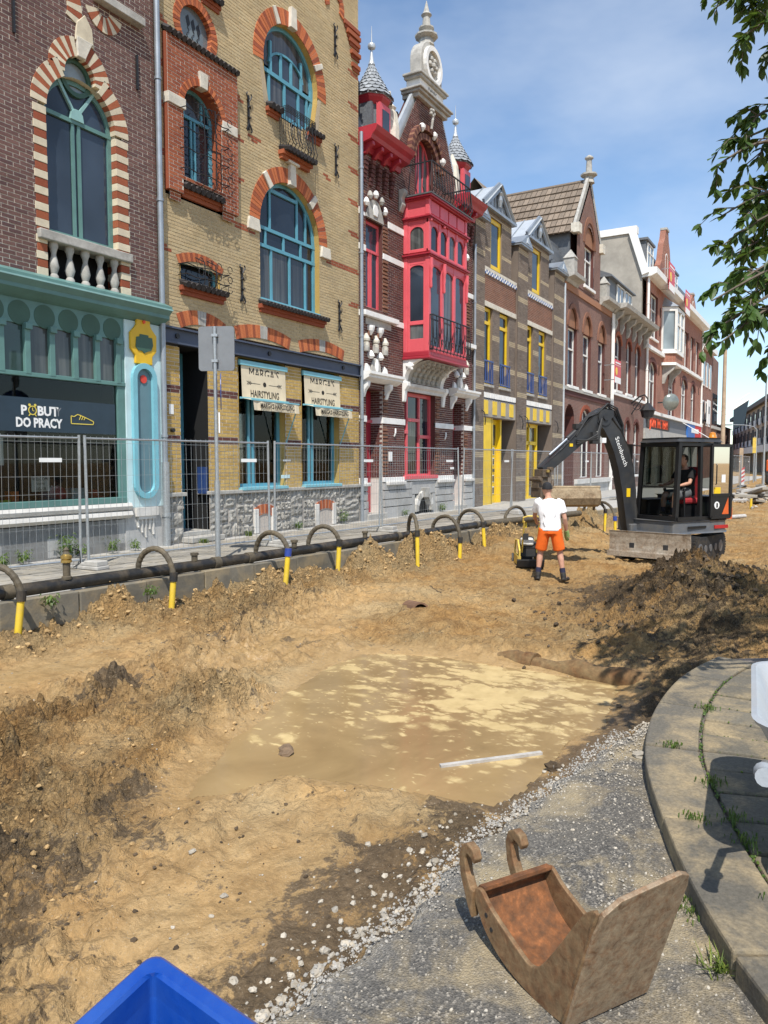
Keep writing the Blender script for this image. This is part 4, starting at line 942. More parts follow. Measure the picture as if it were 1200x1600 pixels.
tilesill(10.90, 12.02, 6.98, .14)
def grille(x0, x1, z0, z1, nv, nh, out):
    mb = MB()
    for i in range(nv):
        x = x0+(x1-x0)*(i+1)/(nv+1)
        mb.tube([(x, D-.02, z1+.12), (x, D-out, z1), (x, D-out-.02, (z0+z1)/2), (x, D-out, z0), (x, D-.04, z0-.10)], .012, 5)
    for k in range(nh):
        z = z0+(z1-z0)*(k+.5)/nh
        mb.tube([(x0-.16, D-.02, z), (x0-.14, D-out+.02, z+.0), (x0+.1, D-out, z-.04), ((x0+x1)/2, D-out, z), (x1-.1, D-out, z-.04), (x1+.10, D-out+.02, z), (x1+.16, D-.02, z)], .011, 5)
        for cx_ in (x0+.22, x1-.22, x1+.1, (x0+x1)/2):
            for s in (-1, 1): mb.tube([(cx_+.07*math.cos(t), D-out-.005, z+s*.10+.07*math.sin(t)) for t in [s*.9*q for q in range(7)]], .008, 4)
    mb.build('window_grille', 'iron', h2)
grille(10.98, 11.93, 7.05, 8.55, 2, 4, .30)
# oculus with leaded glass
MB().fprism(disc(11.42, 10.1, .44), -.12, -.10).build('oculus_pane', 'glass_pale', h2)
mb = MB()
for i in range(3):
    x = 11.25+i*.14; mb.fprism([(x, 10.30-.03*i), (x+.07, 10.38-.03*i), (x+.12, 10.22-.03*i), (x+.05, 10.12-.03*i)], -.10, -.095)
    mb.tube([(x+.05+.035*math.sin(q*1.2), D+.095, 10.12-.035*q) for q in range(8)], .008, 4)
mb.build('leaded_figure', 'iron', h2)
voussoirs(h2, 11.42, 10.1, .43, .60, -.6, math.pi+.6, 34, ['brick_orange', 'brick_red'], -.12, .014, .12)
MB().fprism(disc(11.42, 10.1, .62, 28), -.2, -.13).build('oculus_backing', 'mortar_pale', h2)
# small barred window
window(h2, 10.90, 12.0, 5.14, 5.46, .14, -.12, 'blue_frame', 'glass_dark', fw=.06)
mb = MB(); reveal(mb, 10.90, 12.0, 5.13, 5.46, .14, -.36, .0); mb.build('reveal', 'brick_ochre', h2)
seg_arch(h2, 10.86, 12.04, 5.46, .14, .17, 18, ['brick_orange', 'brick_red'], -.1, .012, ring_mat='mortar_pale')
tilesill(10.86, 12.10, 5.10, .14); grille(10.98, 11.93, 5.14, 5.55, 2, 2, .26)
# steel beam, segmental arches over it
mb = MB(); mb.fb(xa, xb, 3.885, 4.205, -.3, .03); mb.fb(xa, xb, 4.17, 4.205, .03, .11); mb.fb(xa, xb, 3.885, 3.92, .03, .11); mb.build('steel_beam', 'navy_beam', h2)
for x in (10.75, 13.55, 16.55): MB().fprism(disc(x, 4.05, .05, 12), .03, .06).build('bolt_rosette', 'iron', h2)
for a, b in ((10.88, 12.04), (12.49, 14.30), (14.74, 16.57)):
    seg_arch(h2, a, b, 4.23, .13, .28, 23 if b-a > 1.5 else 17, ['brick_orange', 'brick_red', 'brick_orange'], -.1, .014, key=1.2, ring_mat='mortar_pale')
    MB().fprism([(a+.02, 4.2), (b-.02, 4.2), (b-.02, 4.25), ((a+b)/2, 4.38), (a+.02, 4.25)], -.12, -.1).build('arch_infill', 'roof_tile', h2)
# ground floor windows with half-lowered awnings
for x0, x1 in ((12.54, 14.14), (14.80, 16.40)):
    mb = MB(); reveal(mb, x0, x1, 1.04, 3.88, 0, -.36, -.0); mb.build('reveal', 'brick_ochre', h2)
    wf = window(h2, x0, x1, 1.04, 3.86, 0, -.16, 'blue_frame', 'glass_clear', mull=[x0+.52, x0+.66], trans=[], fw=.08)
    MB().fb(x0, x1, .98, 1.05, -.2, .10).build('window_sill', 'paint_sky', h2, bevel=.01)
    aw = MB(); aw.fb(x0, x1+.04, 3.70, 3.80, -.05, .06); awo = aw.build('awning_box', 'paint_sky', h2)
    q = MB(); q.v = [(x0+.05, D-.03, 3.72), (x1-.02, D-.03, 3.72), (x1-.02, D-.06, 2.98), (x0+.05, D-.06, 2.98)]; q.f = [(0, 1, 2, 3)]; q.build('awning_cloth', 'cloth_cream', awo)
    q = MB(); N = 12
    for i in range(N+1):
        x = x0+.04+(x1-x0)*i/N; s = .012*math.sin(i*2.1)
        q.v += [(x, D-.07, 2.985), (x+.04, D-.34+s, 2.93), (x+.05, D-.36+s, 2.72)]
    q.f = [(i*3+j, i*3+3+j, i*3+4+j, i*3+1+j) for i in range(N) for j in (0, 1)]; q.build('awning_valance', 'cloth_cream', awo)
    mb = MB(); mb.bar((x0, D-.05, 2.99), (x1+.08, D-.05, 2.99), .04, .04); mb.bar((x0+.03, D-.34, 2.94), (x1+.10, D-.34, 2.94), .03, .03)
    mb.bar((x1+.08, D-.34, 2.93), (x1+.02, D-.02, 2.05), .02, .02); mb.build('awning_arms', 'paint_sky', awo)
    cxm = (x0+x1)/2+.02
    text("MARGA'S", .30, 'lettering_dark', awo, (cxm, D-.036, 3.46), ext=.002, sx=.86); text('HAIRSTYLING', .225, 'lettering_dark', awo, (cxm, D-.060, 3.03), ext=.002, sx=.72)
    text("MARGA'S HAIRSTYLING", .15, 'lettering_dark', awo, (cxm+.05, D-.385, 2.775), ext=.002, sx=.76, bold=.003)
    mb = MB(); mb.fprism(disc(cxm, 3.33, .055, 14), .045, .049); mb.fb(cxm-.55, cxm-.15, 3.325, 3.335, .045, .049); mb.fb(cxm+.15, cxm+.55, 3.325, 3.335, .045, .049)
    for s in (-1, 1):
        for q in range(3): mb.bar((cxm+s*(.45+q*.05), D-.047, 3.33), (cxm+s*(.50+q*.05), D-.047, 3.37), .003, .014); mb.bar((cxm+s*(.45+q*.05), D-.047, 3.33), (cxm+s*(.50+q*.05), D-.047, 3.29), .003, .014)
    mb.build('awning_emblem', 'lettering_dark', awo)
# door recess
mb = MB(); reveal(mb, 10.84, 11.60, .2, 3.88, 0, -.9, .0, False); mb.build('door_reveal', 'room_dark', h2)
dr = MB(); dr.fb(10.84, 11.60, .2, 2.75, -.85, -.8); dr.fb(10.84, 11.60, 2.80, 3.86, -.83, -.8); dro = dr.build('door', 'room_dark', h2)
mb = MB(); mb.fb(10.84, 11.60, 2.74, 2.84, -.8, -.74); mb.fb(11.50, 11.60, .2, 3.86, -.8, -.70); mb.fb(10.84, 10.90, .2, 3.86, -.8, -.74); mb.fb(11.2, 11.25, 2.84, 3.86, -.8, -.75); mb.build('door_frame', 'blue_frame', dro)
MB().fb(10.78, 11.72, 0, .11, -.8, .32).build('door_step', 'stone_grey', h2, bevel=.015); MB().fb(10.84, 11.62, .11, .2, -.8, .02).build('door_step', 'stone_grey', h2, bevel=.01)
plain('leaflet_blue', (.02, .05, .16), .5, .1); MB().fb(11.47, 11.58, .95, 1.5, -.2, -.02).build('letter_box', 'leaflet_blue', h2)
MB().fb(10.53, 10.65, 2.53, 2.72, 0, .012).build('house_shield', 'sticker', h2); MB().fprism(disc(10.60, 2.22, .04, 8)+[], 0, .06).build('bell_pull', 'iron', h2)
MB().fb(13.98, 14.30, 1.22, 1.30, 0, .01).build('name_plate', 'paint_ice', h2); MB().fb(14.05, 14.35, 1.62, 1.66, 0, .01).build('name_plate', 'sticker', h2)
# plinth of rusticated and rubble stone
rng = random.Random(5)
def rubble(x0, x1, z0, z1, cols, rows, m='rough_stone'):
    for r in range(rows):
        za = z0+(z1-z0)*r/rows; zb = z0+(z1-z0)*(r+1)/rows; xs = [x0]; 
        while xs[-1] < x1-.12: xs.append(min(x1, xs[-1]+rng.uniform(.6, 1.4)*(x1-x0)/cols))
        xs[-1] = x1
        for a, b in zip(xs, xs[1:]):
            mb = MB(); n = 5; g = .012
            for i in range(n+1):
                for j in range(n+1):
                    e = min(i, n-i, j, n-j); u = a+g+(b-a-2*g)*i/n; v = za+g+(zb-za-2*g)*j/n
                    mb.v.append((u+(rng.uniform(-.012, .012) if e else 0), D-.015-(0 if e == 0 else .03+rng.uniform(-.02, .028)), v))
            mb.f = [(i*(n+1)+j, (i+1)*(n+1)+j, (i+1)*(n+1)+j+1, i*(n+1)+j+1) for i in range(n) for j in range(n)]
            mb.build('plinth_stone', m, h2)
MB().fb(xa, 10.84, -.05, .93, -.05, .012).build('plinth_bed', 'mortar_grey', h2); MB().fb(11.6, xb, -.05, .93, -.05, .012).build('plinth_bed', 'mortar_grey', h2)
rubble(xa+.02, 10.86, .0, .92, 1, 3); rubble(11.58, 12.42, 0, .92, 2, 3); rubble(12.42, 12.95, 0, .92, 3, 4); rubble(13.75, 14.30, 0, .92, 3, 4); rubble(14.3, 14.8, 0, .92, 1, 3); rubble(14.8, 15.28, 0, .92, 3, 4); rubble(16.2, 16.65, 0, .92, 3, 4); rubble(16.65, xb, 0, .92, 1, 3); rubble(12.95, 13.75, .66, .92, 4, 1); rubble(15.28, 16.2, .66, .92, 4, 1)
for x0, x1 in ((12.97, 13.73), (15.30, 16.18)):
    mb = MB(); mb.fb(x0, x0+.14, 0, .55, -.1, .06); mb.fb(x1-.14, x1, 0, .55, -.1, .06); mb.build('vent_jamb', 'plinth_light', h2, bevel=.01)
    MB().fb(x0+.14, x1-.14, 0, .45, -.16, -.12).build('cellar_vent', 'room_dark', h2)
    seg_arch(h2, x0+.12, x1-.12, .36, .07, .22, 9, ['brick_orange', 'brick_red'], -.1, .03, ring_mat='mortar_pale')
MB().fb(xa, 10.90, .925, 1.0, -.3, .09).build('plinth_ledge', 'stone_grey', h2, bevel=.01); MB().fb(11.56, xb, .925, 1.0, -.3, .09).build('plinth_ledge', 'stone_grey', h2, bevel=.01)
for x, z in ((12.94, 9.1), (16.25, 12.1), (16.27, 9.2), (12.66, 5.42), (16.4, 5.35)): anchor(h2, x, z, .72)
# roof-level corbels and small red-trimmed windows
mb = MB()
for i, (x, z) in enumerate(((16.66, 12.75), (16.78, 12.58), (16.88, 12.42), (16.97, 12.15), (17.02, 11.85))):
    mb.fb(x, xb+.02, z, z+.10, -.05, .06+.02*(i % 2)); mb.fb(x+.05, xb+.02, z-.08, z, -.05, .03)
mb.build('corbel_steps', 'brick_red', h2)
window(h2, 16.05, 16.45, 12.72, 13.5, .2, -.1, 'blue_frame', 'glass_dark', fw=.05); voussoirs(h2, 16.25, 13.0, .24, .42, -.5, math.pi+.5, 20, ['brick_orange', 'brick_red'], -.05, .03, .1)
tilesill(11.55, 12.1, 10.92, .1); MB().fb(11.5, 12.1, 10.95, 11.5, -.1, .004).build('blind_panel', 'blue_frame', h2)
downpipe(h2, 17.37, -.02, 10.3, .05)
# ================================================================== house 3: maroon brick with the rose-red oriel
h3 = thing('oriel_house', 'maroon brick house with rose red oriel, white stone bands and clock gable', 'house', (21.1, D, 0))
xa, xb = 17.375, 24.82
def gable(z):
    if z < 10.0: return (xa, xb)
    if z < 10.9: return (19.55, 23.3)
    t = (z-10.9)/1.6; return (19.58+1.05*t, 23.28-.95*t)
h3h = [hole_rect(17.72, 18.60, 5.82, 8.2), hole_rect(23.5, 24.2, 5.82, 8.2), hole_rect(17.73, 18.60, .15, 3.66), hole_rect(23.26, 24.12, .12, 3.62), hole_rect(19.9, 21.92, 1.12, 3.72), hole_arch(20.5, 21.75, 9.3, 10.7, .78), hole_rect(19.8, 22.4, 4.0, 9.25)]
qb = []
for k in range(60):
    z = 1.2+k*.136
    if k % 2 == 0:
        for a, b in ((18.62, 18.86), (17.45, 17.72), (24.1, 24.4), (21.92, 22.2), (22.5, 22.75)): qb.append((z, z+.068, 'brick_rust', a, b))
brickwork(h3, xa, xb, 1.15, 12.5, h3h, 'brick_maroon', 'mortar_grey', edges=gable, bands=qb, nmax=0)
for k in range(26):          # projecting quoin courses beside door and window
    for a, z0 in ((18.62, 5.85), (24.28, 5.85), (18.62, 1.25), (24.16, 1.25), (21.95, 1.25)):
        z = z0+k*.104
        if z < (8.15 if z0 > 5 else 3.6) and not (2.6 < z < 2.95) and not (7.24 < z < 7.5): MB().fb(a, a+.24, z, z+.06, -.02, .045 if k % 2 else .028).build('quoin_brick', 'brick_rust', h3)
MB().box(xa, xb, D+.42, D+9, -.2, 10.4).build('house_body', 'room_dark', h3)
for z0, z1, xs in ((8.22, 8.40, ((xa, 17.66), (18.9, 19.8), (22.4, 23.3))), (7.30, 7.46, ((xa, 17.7), (18.62, 19.8), (22.4, 23.4), (24.22, xb))), (2.70, 2.87, ((xa, 17.73), (18.6, 19.9), (21.92, 23.26), (24.12, xb))), (5.54, 5.70, ((xa, 17.5), (19.2, 19.8), (22.4, xb)))):
    for a, b in xs: MB().fb(a, b, z0, z1, -.05, .03).build('stone_band', 'stone_white', h3, bevel=.006)
# plinth
for a, b in ((xa, 17.73), (18.6, 20.35), (21.85, 23.26), (24.12, xb)):
    MB().fb(a, b, 1.02, 1.16, -.1, .05).build('plinth_cap', 'stone_white', h3, bevel=.01)
MB().fb(20.35, 21.85, 1.02, 1.12, -.1, .06).build('plinth_cap', 'stone_white', h3, bevel=.01)
bx = []
for a, b in ((xa, 17.73), (18.6, 19.35), (19.36, 20.3), (21.9, 22.6), (22.61, 23.26), (24.12, xb)):
    for z0, z1 in ((-.06, .3), (.31, .52), (.53, .78), (.79, 1.0)): bx.append((a+.01, b-.01, D-.03-(.03 if z0 > .4 else .05), D+.3, z0+.008, z1-.008))
bx.append((20.31, 21.89, D-.03, D+.3, .62, 1.0)); bx.append((20.31, 20.5, D-.04, D+.3, -.06, .6)); bx.append((21.7, 21.89, D-.04, D+.3, -.06, .6))
pieces('plinth_block', bx, 'plinth_grey', h3)
for a, b in ((18.75, 19.8), (22.0, 23.2), (xa-.02, 17.8), (24.1, xb)): MB().fb(a, b, .93, 1.03, 0, .14).build('plinth_shelf', 'plinth_light', h3, bevel=.02)
MB().fb(20.5, 21.7, -.05, .6, -.2, -.15).build('cellar_vent', 'room_dark', h3)
voussoirs(h3, 21.1, .12, .42, .60, -.1, math.pi+.1, 9, ['stone_grey', 'plinth_light'], -.1, .09, .04, 'arch_stone')
MB().fprism([(20.98, .5), (21.22, .5), (21.28, .80), (20.92, .80)], 0, .16).build('keystone', 'stone_grey', h3, bevel=.01)
# doors in deep recesses with stone hoods
for x0, x1, zb in ((17.73, 18.60, .15), (23.26, 24.12, .12)):
    mb = MB(); mb.fb(x0-.012, x0, zb, 3.65, -.40, 0); mb.fb(x0, x1, 3.62, 3.66, -.4, 0); mb.build('door_reveal', 'brick_maroon', h3)
    brr = []; z = 1.16; k = 0
    while z < 3.6:
        for q in range(2): brr.append((x1-.004, x1+.02, D+.01+.2*q+(.08 if k % 2 else 0), min(D+.20+.2*q+(.08 if k % 2 else 0), D+.40), z, z+.058))
        z += .068; k += 1
    pieces('jamb_brick', brr, 'brick_maroon', h3, 0); MB().fb(x1+.003, x1+.03, zb, 3.66, -.42, -.001).build('mortar_bed', 'mortar_grey', h3)
    MB().fb(x1-.006, x1+.03, zb, 1.10, -.41, .0).build('jamb_stone', 'plinth_light', h3); MB().fb(x1-.007, x1+.03, 2.70, 2.87, -.41, .0).build('jamb_band', 'stone_white', h3)
    d_ = MB(); d_.fb(x0, x1, zb, 3.62, -.44, -.39); d_.fb(x0+.1, x1-.1, zb+.15, 1.0, -.39, -.37); d_.fb(x0+.1, x1-.1, 1.2, 2.6, -.39, -.375); do = d_.build('door', 'crimson_paint', h3)
    mb = MB(); mb.fb(x0, x0+.10, zb, 3.62, -.39, -.30); mb.fb(x0, x1, 2.72, 2.80, -.39, -.33); mb.build('door_frame', 'rose_paint', do)
    MB().fb(x0-.05, x1+.1, -.05, zb, -.4, .12).build('door_step', 'stone_grey', h3, bevel=.015)
    hd = MB(); hd.xprism([(D+.02, 3.80), (D-.10, 3.80), (D-.30, 3.90), (D-.30, 3.95), (D-.36, 3.98), (D-.36, 4.05), (D+.02, 4.08)], x0-.34, x1+.68); ho = hd.build('door_hood', 'stone_white', h3)
    for x in (x0-.20, x1+.16): mb = MB(); mb.xprism([(D, 3.79), (D-.24, 3.79), (D-.22, 3.66), (D-.12, 3.55), (D-.06, 3.38), (D, 3.36)], x-.07, x+.07); mb.build('hood_bracket', 'stone_white', ho, bevel=.02)
    # carved corbel table above the hood
    for i in range(3):
        x = x0-.08+i*.5
        MB().lathe((x, D-.06, 4.62), [(.04, 0), (.085, .06), (.09, .2), (.07, .25), (.10, .28), (.105, .34), (.08, .38), (.03, .48)], 8).build('carved_capital', 'stone_pale', h3)
        MB().lathe((x, D-.05, 4.62), [(.10, .0), (.10, .05), (.094, .2), (.096, .22)], 8).build('capital_core', 'stone_grey', h3)
    for i in range(2):
        x = x0+.17+i*.5; MB().lathe((x, D-.04, 5.08), [(.03, 0), (.10, .12), (.12, .20), (.12, .26)], 8).build('corbel_stone', 'stone_white', h3)
        MB().fprism([(x-.16, 5.0), (x-.08, 5.25), (x, 5.34), (x+.08, 5.25), (x+.16, 5.0), (x+.1, 5.0), (x, 5.2), (x-.1, 5.0)], 0, .05).build('mini_arch', 'brick_rust', h3)
        MB().lathe((x, D-.04, 4.45), [(.06, 0), (.12, .06), (.10, .12), (.04, .22)], 8).build('corbel_stone', 'stone_white', h3)
    MB().fprism([(x0+.18, 4.08), (x0+.72, 4.08), (x0+.68, 4.28), (x0+.58, 4.45), (x0+.45, 4.50), (x0+.32, 4.45), (x0+.22, 4.28)], 0, .07).build('shield_stone', 'stone_grey', h3, bevel=.02)
    mb = MB(); mb.lathe((x0+.45, D-.08, 4.12), [(.05, 0), (.09, .08), (.10, .18), (.06, .28), (.07, .33)], 8, 1, .5); mb.build('carved_bust', 'stone_white', h3, smooth=True)
    for s in (-.02, .92): MB().fprism([(x0+s-.1, 4.08), (x0+s+.14, 4.08), (x0+s+.10, 4.22), (x0+s-.06, 4.30)], 0, .09).build('corner_stone', 'stone_white', h3, bevel=.02)
    # window above: sill, window, tympanum with crest
    MB().fb(x0-.28, x1+.70, 5.56, 5.70, -.1, .16).build('window_sill', 'stone_white', h3, bevel=.012)
    MB().fb(x0-.05, x1+.45, 5.36, 5.55, 0, .03).build('sill_panel', 'stone_grey', h3)
    if x0 < 20:
        window(h3, 17.72, 18.60, 5.82, 8.2, 0, -.12, 'rose_paint', 'glass_blue', mull=[(18.10, 0, 7.42), (18.20, 0, 7.42)], trans=[7.42], fw=.08)
        mb = MB(); reveal(mb, 17.72, 18.60, 5.8, 8.2, 0, -.4, 0); mb.build('reveal', 'brick_maroon', h3)
    xm = x0+.44
    MB().fprism([(xm-.48+.96*i/14, 8.24+.62*math.sin(math.pi*i/14)**.8) for i in range(15)], 0, .03).build('tympanum', 'stone_grey', h3)
    MB().fprism([(xm-.10, 8.34), (xm+.10, 8.34), (xm+.14, 8.5), (xm+.08, 8.64), (xm-.08, 8.64), (xm-.14, 8.5)], .03, .06).build('crest', 'stone_white', h3, bevel=.015)
    for t in (.5, 1.0, 1.57, 2.14, 2.64):
        MB().lathe((xm+.56*math.cos(t), D-.05, 8.28+.62*math.sin(t)), [(.05, -.08), (.09, 0), (.07, .08), (.03, .14)], 8).build('boss_stone', 'stone_white' if t in (.5, 1.57, 2.64) else 'stone_grey', h3)
    voussoirs(h3, xm, 8.26, .52, .66, .1, math.pi-.1, 11, ['brick_maroon', 'brick_rust'], -.02, .035, .06)
# ground floor window
mb = MB(); reveal(mb, 19.9, 21.92, 1.10, 3.72, 0, -.42, 0); mb.build('reveal', 'brick_maroon', h3)
window(h3, 19.9, 21.92, 1.12, 3.72, 0, -.16, 'rose_paint', 'glass_dark', mull=[20.36, (21.15, 0, 9)], trans=[(2.52, 19.9, 20.4), (2.9, 20.36, 21.15), (2.40, 21.15, 21.92)], fw=.11, th=.12)
MB().fb(19.82, 22.0, 1.08, 1.19, -.2, .09).build('window_sill', 'rose_paint', h3, bevel=.01)
mb = MB(); mb.xprism([(D+.02, 3.72), (D-.10, 3.72), (D-.10, 3.80), (D-.16, 3.86), (D-.16, 3.95), (D+.02, 3.98)], 19.8, 22.45); mb.build('lintel_moulding', 'plinth_light', h3)
for x in (19.82, 22.42):
    mb = MB(); mb.xprism([(D, 3.98), (D-.2, 3.98), (D-.2, 3.86), (D-.10, 3.72), (D-.06, 3.40), (D, 3.38)], x-.09, x+.09); mb.build('lintel_bracket', 'stone_white', h3, bevel=.02)
# oriel on quarter-round stone brackets
OX0, OX1, OP = 19.80, 22.42, .86
for x in (OX0, OX1-.22):
    pts = [(D, 3.98), (D, 4.66), (D-OP+.04, 4.66)]+[(D-OP+.10+(OP-.14)*math.sin(t), 4.64-(.66)*(1-math.cos(t))) for t in [math.pi/2*i/10 for i in range(11)]]
    mb = MB(); mb.xprism(pts, x, x+.22); mb.build('oriel_bracket', 'stone_white', h3)
    mb = MB(); mb.ball((x+.0, D-.24, 4.42), .10, 10, 6); [mb.ball((x-.01, D-.24+.09*math.cos(k), 4.42+.09*math.sin(k)), .05, 8, 5) for k in (0.3, 1.5, 2.8, 4, 5.3)]; mb.build('carved_flower', 'stone_white', h3)
mb = MB(); N = 10
for i in range(N+1): t = math.pi/2*i/N; mb.v += [(OX0+.2, D-OP+.12+(OP-.14)*math.sin(t), 4.60-.6*(1-math.cos(t))), (OX1-.2, D-OP+.12+(OP-.14)*math.sin(t), 4.60-.6*(1-math.cos(t)))]
mb.f = [(2*i, 2*i+1, 2*i+3, 2*i+2) for i in range(N)]; so = mb.build('oriel_soffit', 'stone_grey', h3)
mb = MB()
for i in range(1, 7):
    for j in range(5):
        t = math.pi/2*(j+.8)/5.5; x = OX0+.2+(OX1-OX0-.4)*i/7; mb.ball((x, D-OP+.10+(OP-.14)*math.sin(t), 4.58-.6*(1-math.cos(t))), .075, 7, 5)
mb.build('soffit_carving', 'stone_grey', so)
ori = MB(); ori.box(OX0-.06, OX1+.06, D-OP-.06, D, 4.62, 4.70); ori.box(OX0-.02, OX1+.02, D-OP-.02, D, 4.70, 4.84); oo = ori.build('oriel_base', 'crimson_paint', h3, bevel=.02)
fr = MB(); f0 = D-OP
def corner(x, z0, z1, w_=.13): fr.box(x, x+w_, f0, f0+w_, z0, z1)
for z0, z1 in ((4.84, 7.60), (7.70, 8.66), (8.74, 9.22)):
    for x in (OX0, OX1-.13): corner(x, z0, z1)
    for x in (OX0, OX1-.13): fr.box(x, x+.10, D-.14, D, z0, z1)
# front frames
for z0, z1 in ((4.84, 4.98), (5.80, 5.90), (7.45, 7.60)): pass
fr.box(OX0+.13, OX1-.13, f0+.02, f0+.10, 4.84, 5.02); fr.box(OX0+.13, OX1-.13, f0+.02, f0+.10, 7.36, 7.60)
for x in (OX0+.93, OX0+1.75): fr.box(x-.07, x+.07, f0+.01, f0+.11, 4.84, 7.6)
fr.box(OX0+.0, OX1, f0+.03, f0+.10, 8.50, 8.66); fr.box(OX0, OX1, f0+.03, f0+.10, 7.70, 7.78)
for k in range(1, 4): fr.box(OX0+.13+(OX1-OX0-.26)*k/4-.06, OX0+.13+(OX1-OX0-.26)*k/4+.06, f0+.01, f0+.11, 7.70, 8.66)
# side (faces the viewer): frames
sx = OX0+.02
for z0, z1 in ((4.84, 5.22), (5.62, 5.74), (7.36, 7.60), (7.70, 7.80), (8.46, 8.66)): fr.box(sx+.003, sx+.077, f0+.199, D-.209, z0+.002, z1-.002)
for z0, z1 in ((4.84, 7.60), (7.70, 8.66)):
    fr.box(sx, sx+.08, f0+.129, f0+.20, z0, z1); fr.box(sx, sx+.08, D-.21, D-.139, z0, z1)
    fr.box(OX1-.10, OX1-.02, f0+.13, D-.14, z0, z1)
fro = fr.build('oriel_frame', 'rose_paint', h3, bevel=.012)
def spandrel(pts, depth, axis_, c0):      # arched head pieces
    mb = MB()
    if axis_ == 'front': mb.prism(pts, c0, c0+depth)
    else: mb.xprism(pts, c0, c0+depth)
    mb.build('arched_head', 'rose_paint', fro)
def head(u0, u1, zt, rise, zsp):          # region between arch and flat top
    return [(u0, zsp)]+[((u0+u1)/2-(u1-u0)/2*math.cos(math.pi*i/10), zsp+rise*math.sin(math.pi*i/10)) for i in range(11)]+[(u1, zsp), (u1, zt), (u0, zt)]
for a, b in ((OX0+.13, OX0+.86), (OX0+1.00, OX0+1.68), (OX0+1.82, OX1-.13)): spandrel(head(a, b, 7.37, .12, 7.22), .06, 'front', f0+.03); MB().box(a, b, f0+.07, f0+.08, 5.02, 7.37).build('pane', 'glass_blue', fro)
for k in range(4):
    a = OX0+.13+(OX1-OX0-.26)*k/4+.06; b = OX0+.13+(OX1-OX0-.26)*(k+1)/4-.06; spandrel(head(a, b, 8.51, .20, 8.28), .06, 'front', f0+.03); MB().box(a, b, f0+.07, f0+.08, 7.78, 8.51).build('pane', 'glass_dark', fro)
    MB().box(a-.02, b+.02, f0+.02, f0+.08, 8.80, 9.16).build('frieze_panel', 'rose_paint', fro)
ya, yb = f0+.20, D-.21
spandrel(head(ya, yb, 7.37, .10, 7.24), .06, 'side', sx+.01); spandrel(head(ya, yb, 8.47, .20, 8.24), .06, 'side', sx+.01)
for z0, z1, g in ((5.22, 5.62, 'glass_pale'), (5.74, 7.37, 'glass_blue'), (7.80, 8.47, 'glass_green')): MB().box(sx+.04, sx+.05, ya, yb, z0, z1).build('pane', g, fro)
MB().box(OX0+.03, OX0+.06, f0+.13, D-.1, 8.74, 9.22).build('frieze_panel', 'rose_paint', fro); MB().box(OX0+.05, OX1-.05, f0+.06, f0+.09, 8.74, 9.22).build('frieze_panel', 'rose_paint', fro)
for z, e in ((7.60, .08), (8.66, .08), (9.22, .12)):
    mb = MB(); mb.box(OX0-e, OX1+e, f0-e, D, z, z+.05); mb.box(OX0-e*.5, OX1+e*.5, f0-e*.5, D, z-.04, z); mb.build('oriel_cornice', 'crimson_paint', h3, bevel=.01)
MB().box(OX0-.14, OX1+.14, f0-.14, D+.1, 9.272, 9.31).build('oriel_roof', 'roof_felt', h3)
for x in (OX0+.065, OX0+.93, OX1-.065):
    for z0 in (7.0,): mb = MB(); mb.lathe((x, f0-.03, z0), [(.03, -.35), (.045, -.3), (.035, -.1), (.05, 0), (.05, .18), (.075, .26), (.06, .34), (.07, .5)], 8); mb.build('turned_column', 'rose_paint', fro, smooth=True)
    MB().ball((x, f0-.02, 8.58), .05, 8, 5).build('knob', 'rose_paint', fro)
# iron rail of the oriel front and balcony on its roof
def railing(x0, x1, y0, y1, z0, z1, n, name, bulge=.06, yb_=None):
    mb = MB(); P = [(x0, yb_ or D), (x0, y0), (x1, y0), (x1, yb_ or D)]
    for z in (z0+.04, z1): mb.tube([(a, b, z) for a, b in P], .024 if z == z1 else .018, 6)
    def bal(x, y, ox, oy): mb.tube([(x, y, z0), (x+ox*bulge, y+oy*bulge, z0+.18), (x+ox*bulge*.6, y+oy*bulge*.6, z0+.4), (x, y, z1)], .014, 5)
    for i in range(n+1):
        bal(x0+(x1-x0)*i/n, y0, 0, -1)
    m_ = max(3, int(n*abs((yb_ or D)-y0)/(x1-x0)))
    for i in range(m_): y = y0+((yb_ or D)-y0)*i/m_; bal(x0, y, -1, 0); bal(x1, y, 1, 0)
    for i in range(n): 
        x = x0+(x1-x0)*(i+.5)/n
        mb.tube([(x+.05*math.cos(t), y0-.02, z0+.30+.07*math.sin(t)) for t in [.8*q for q in range(8)]], .012, 4)
    return mb.build(name, 'iron', h3)
railing(OX0+.06, OX1+.03, f0-.10, 0, 4.86, 5.88, 11, 'oriel_railing', .05, f0+.05)
railing(OX0+.02, OX1+.06, f0-.06, 0, 9.32, 10.22, 14, 'balcony_railing', .10)
# red cornices left and right with brackets, brick corbels under them
for x0, x1 in ((17.42, 19.52), (23.30, 24.80)):
    mb = MB(); mb.xprism([(D+.1, 9.92), (D-.06, 9.92), (D-.10, 10.06), (D-.36, 10.12), (D-.40, 10.22), (D-.50, 10.30), (D-.56, 10.42), (D-.50, 10.46), (D+.1, 10.46)], x0, x1); co = mb.build('eaves_cornice', 'crimson_paint', h3)
    n = int((x1-x0)/.42)
    for i in range(n): x = x0+.12+i*(x1-x0-.2)/n; mb = MB(); mb.xprism([(D, 9.80), (D-.10, 9.82), (D-.20, 9.94), (D-.34, 10.0), (D-.34, 10.10), (D, 10.10)], x, x+.12); mb.build('cornice_bracket', 'crimson_paint', co, bevel=.015)
    for i in range(int((x1-x0)/.36)):
        for k in range(6): MB().fb(x0+.1+i*.36, x0+.26+i*.36, 9.10+.11*k, 9.19+.11*k, 0, .05+.018*k).build('corbel_brick', 'brick_maroon', h3)
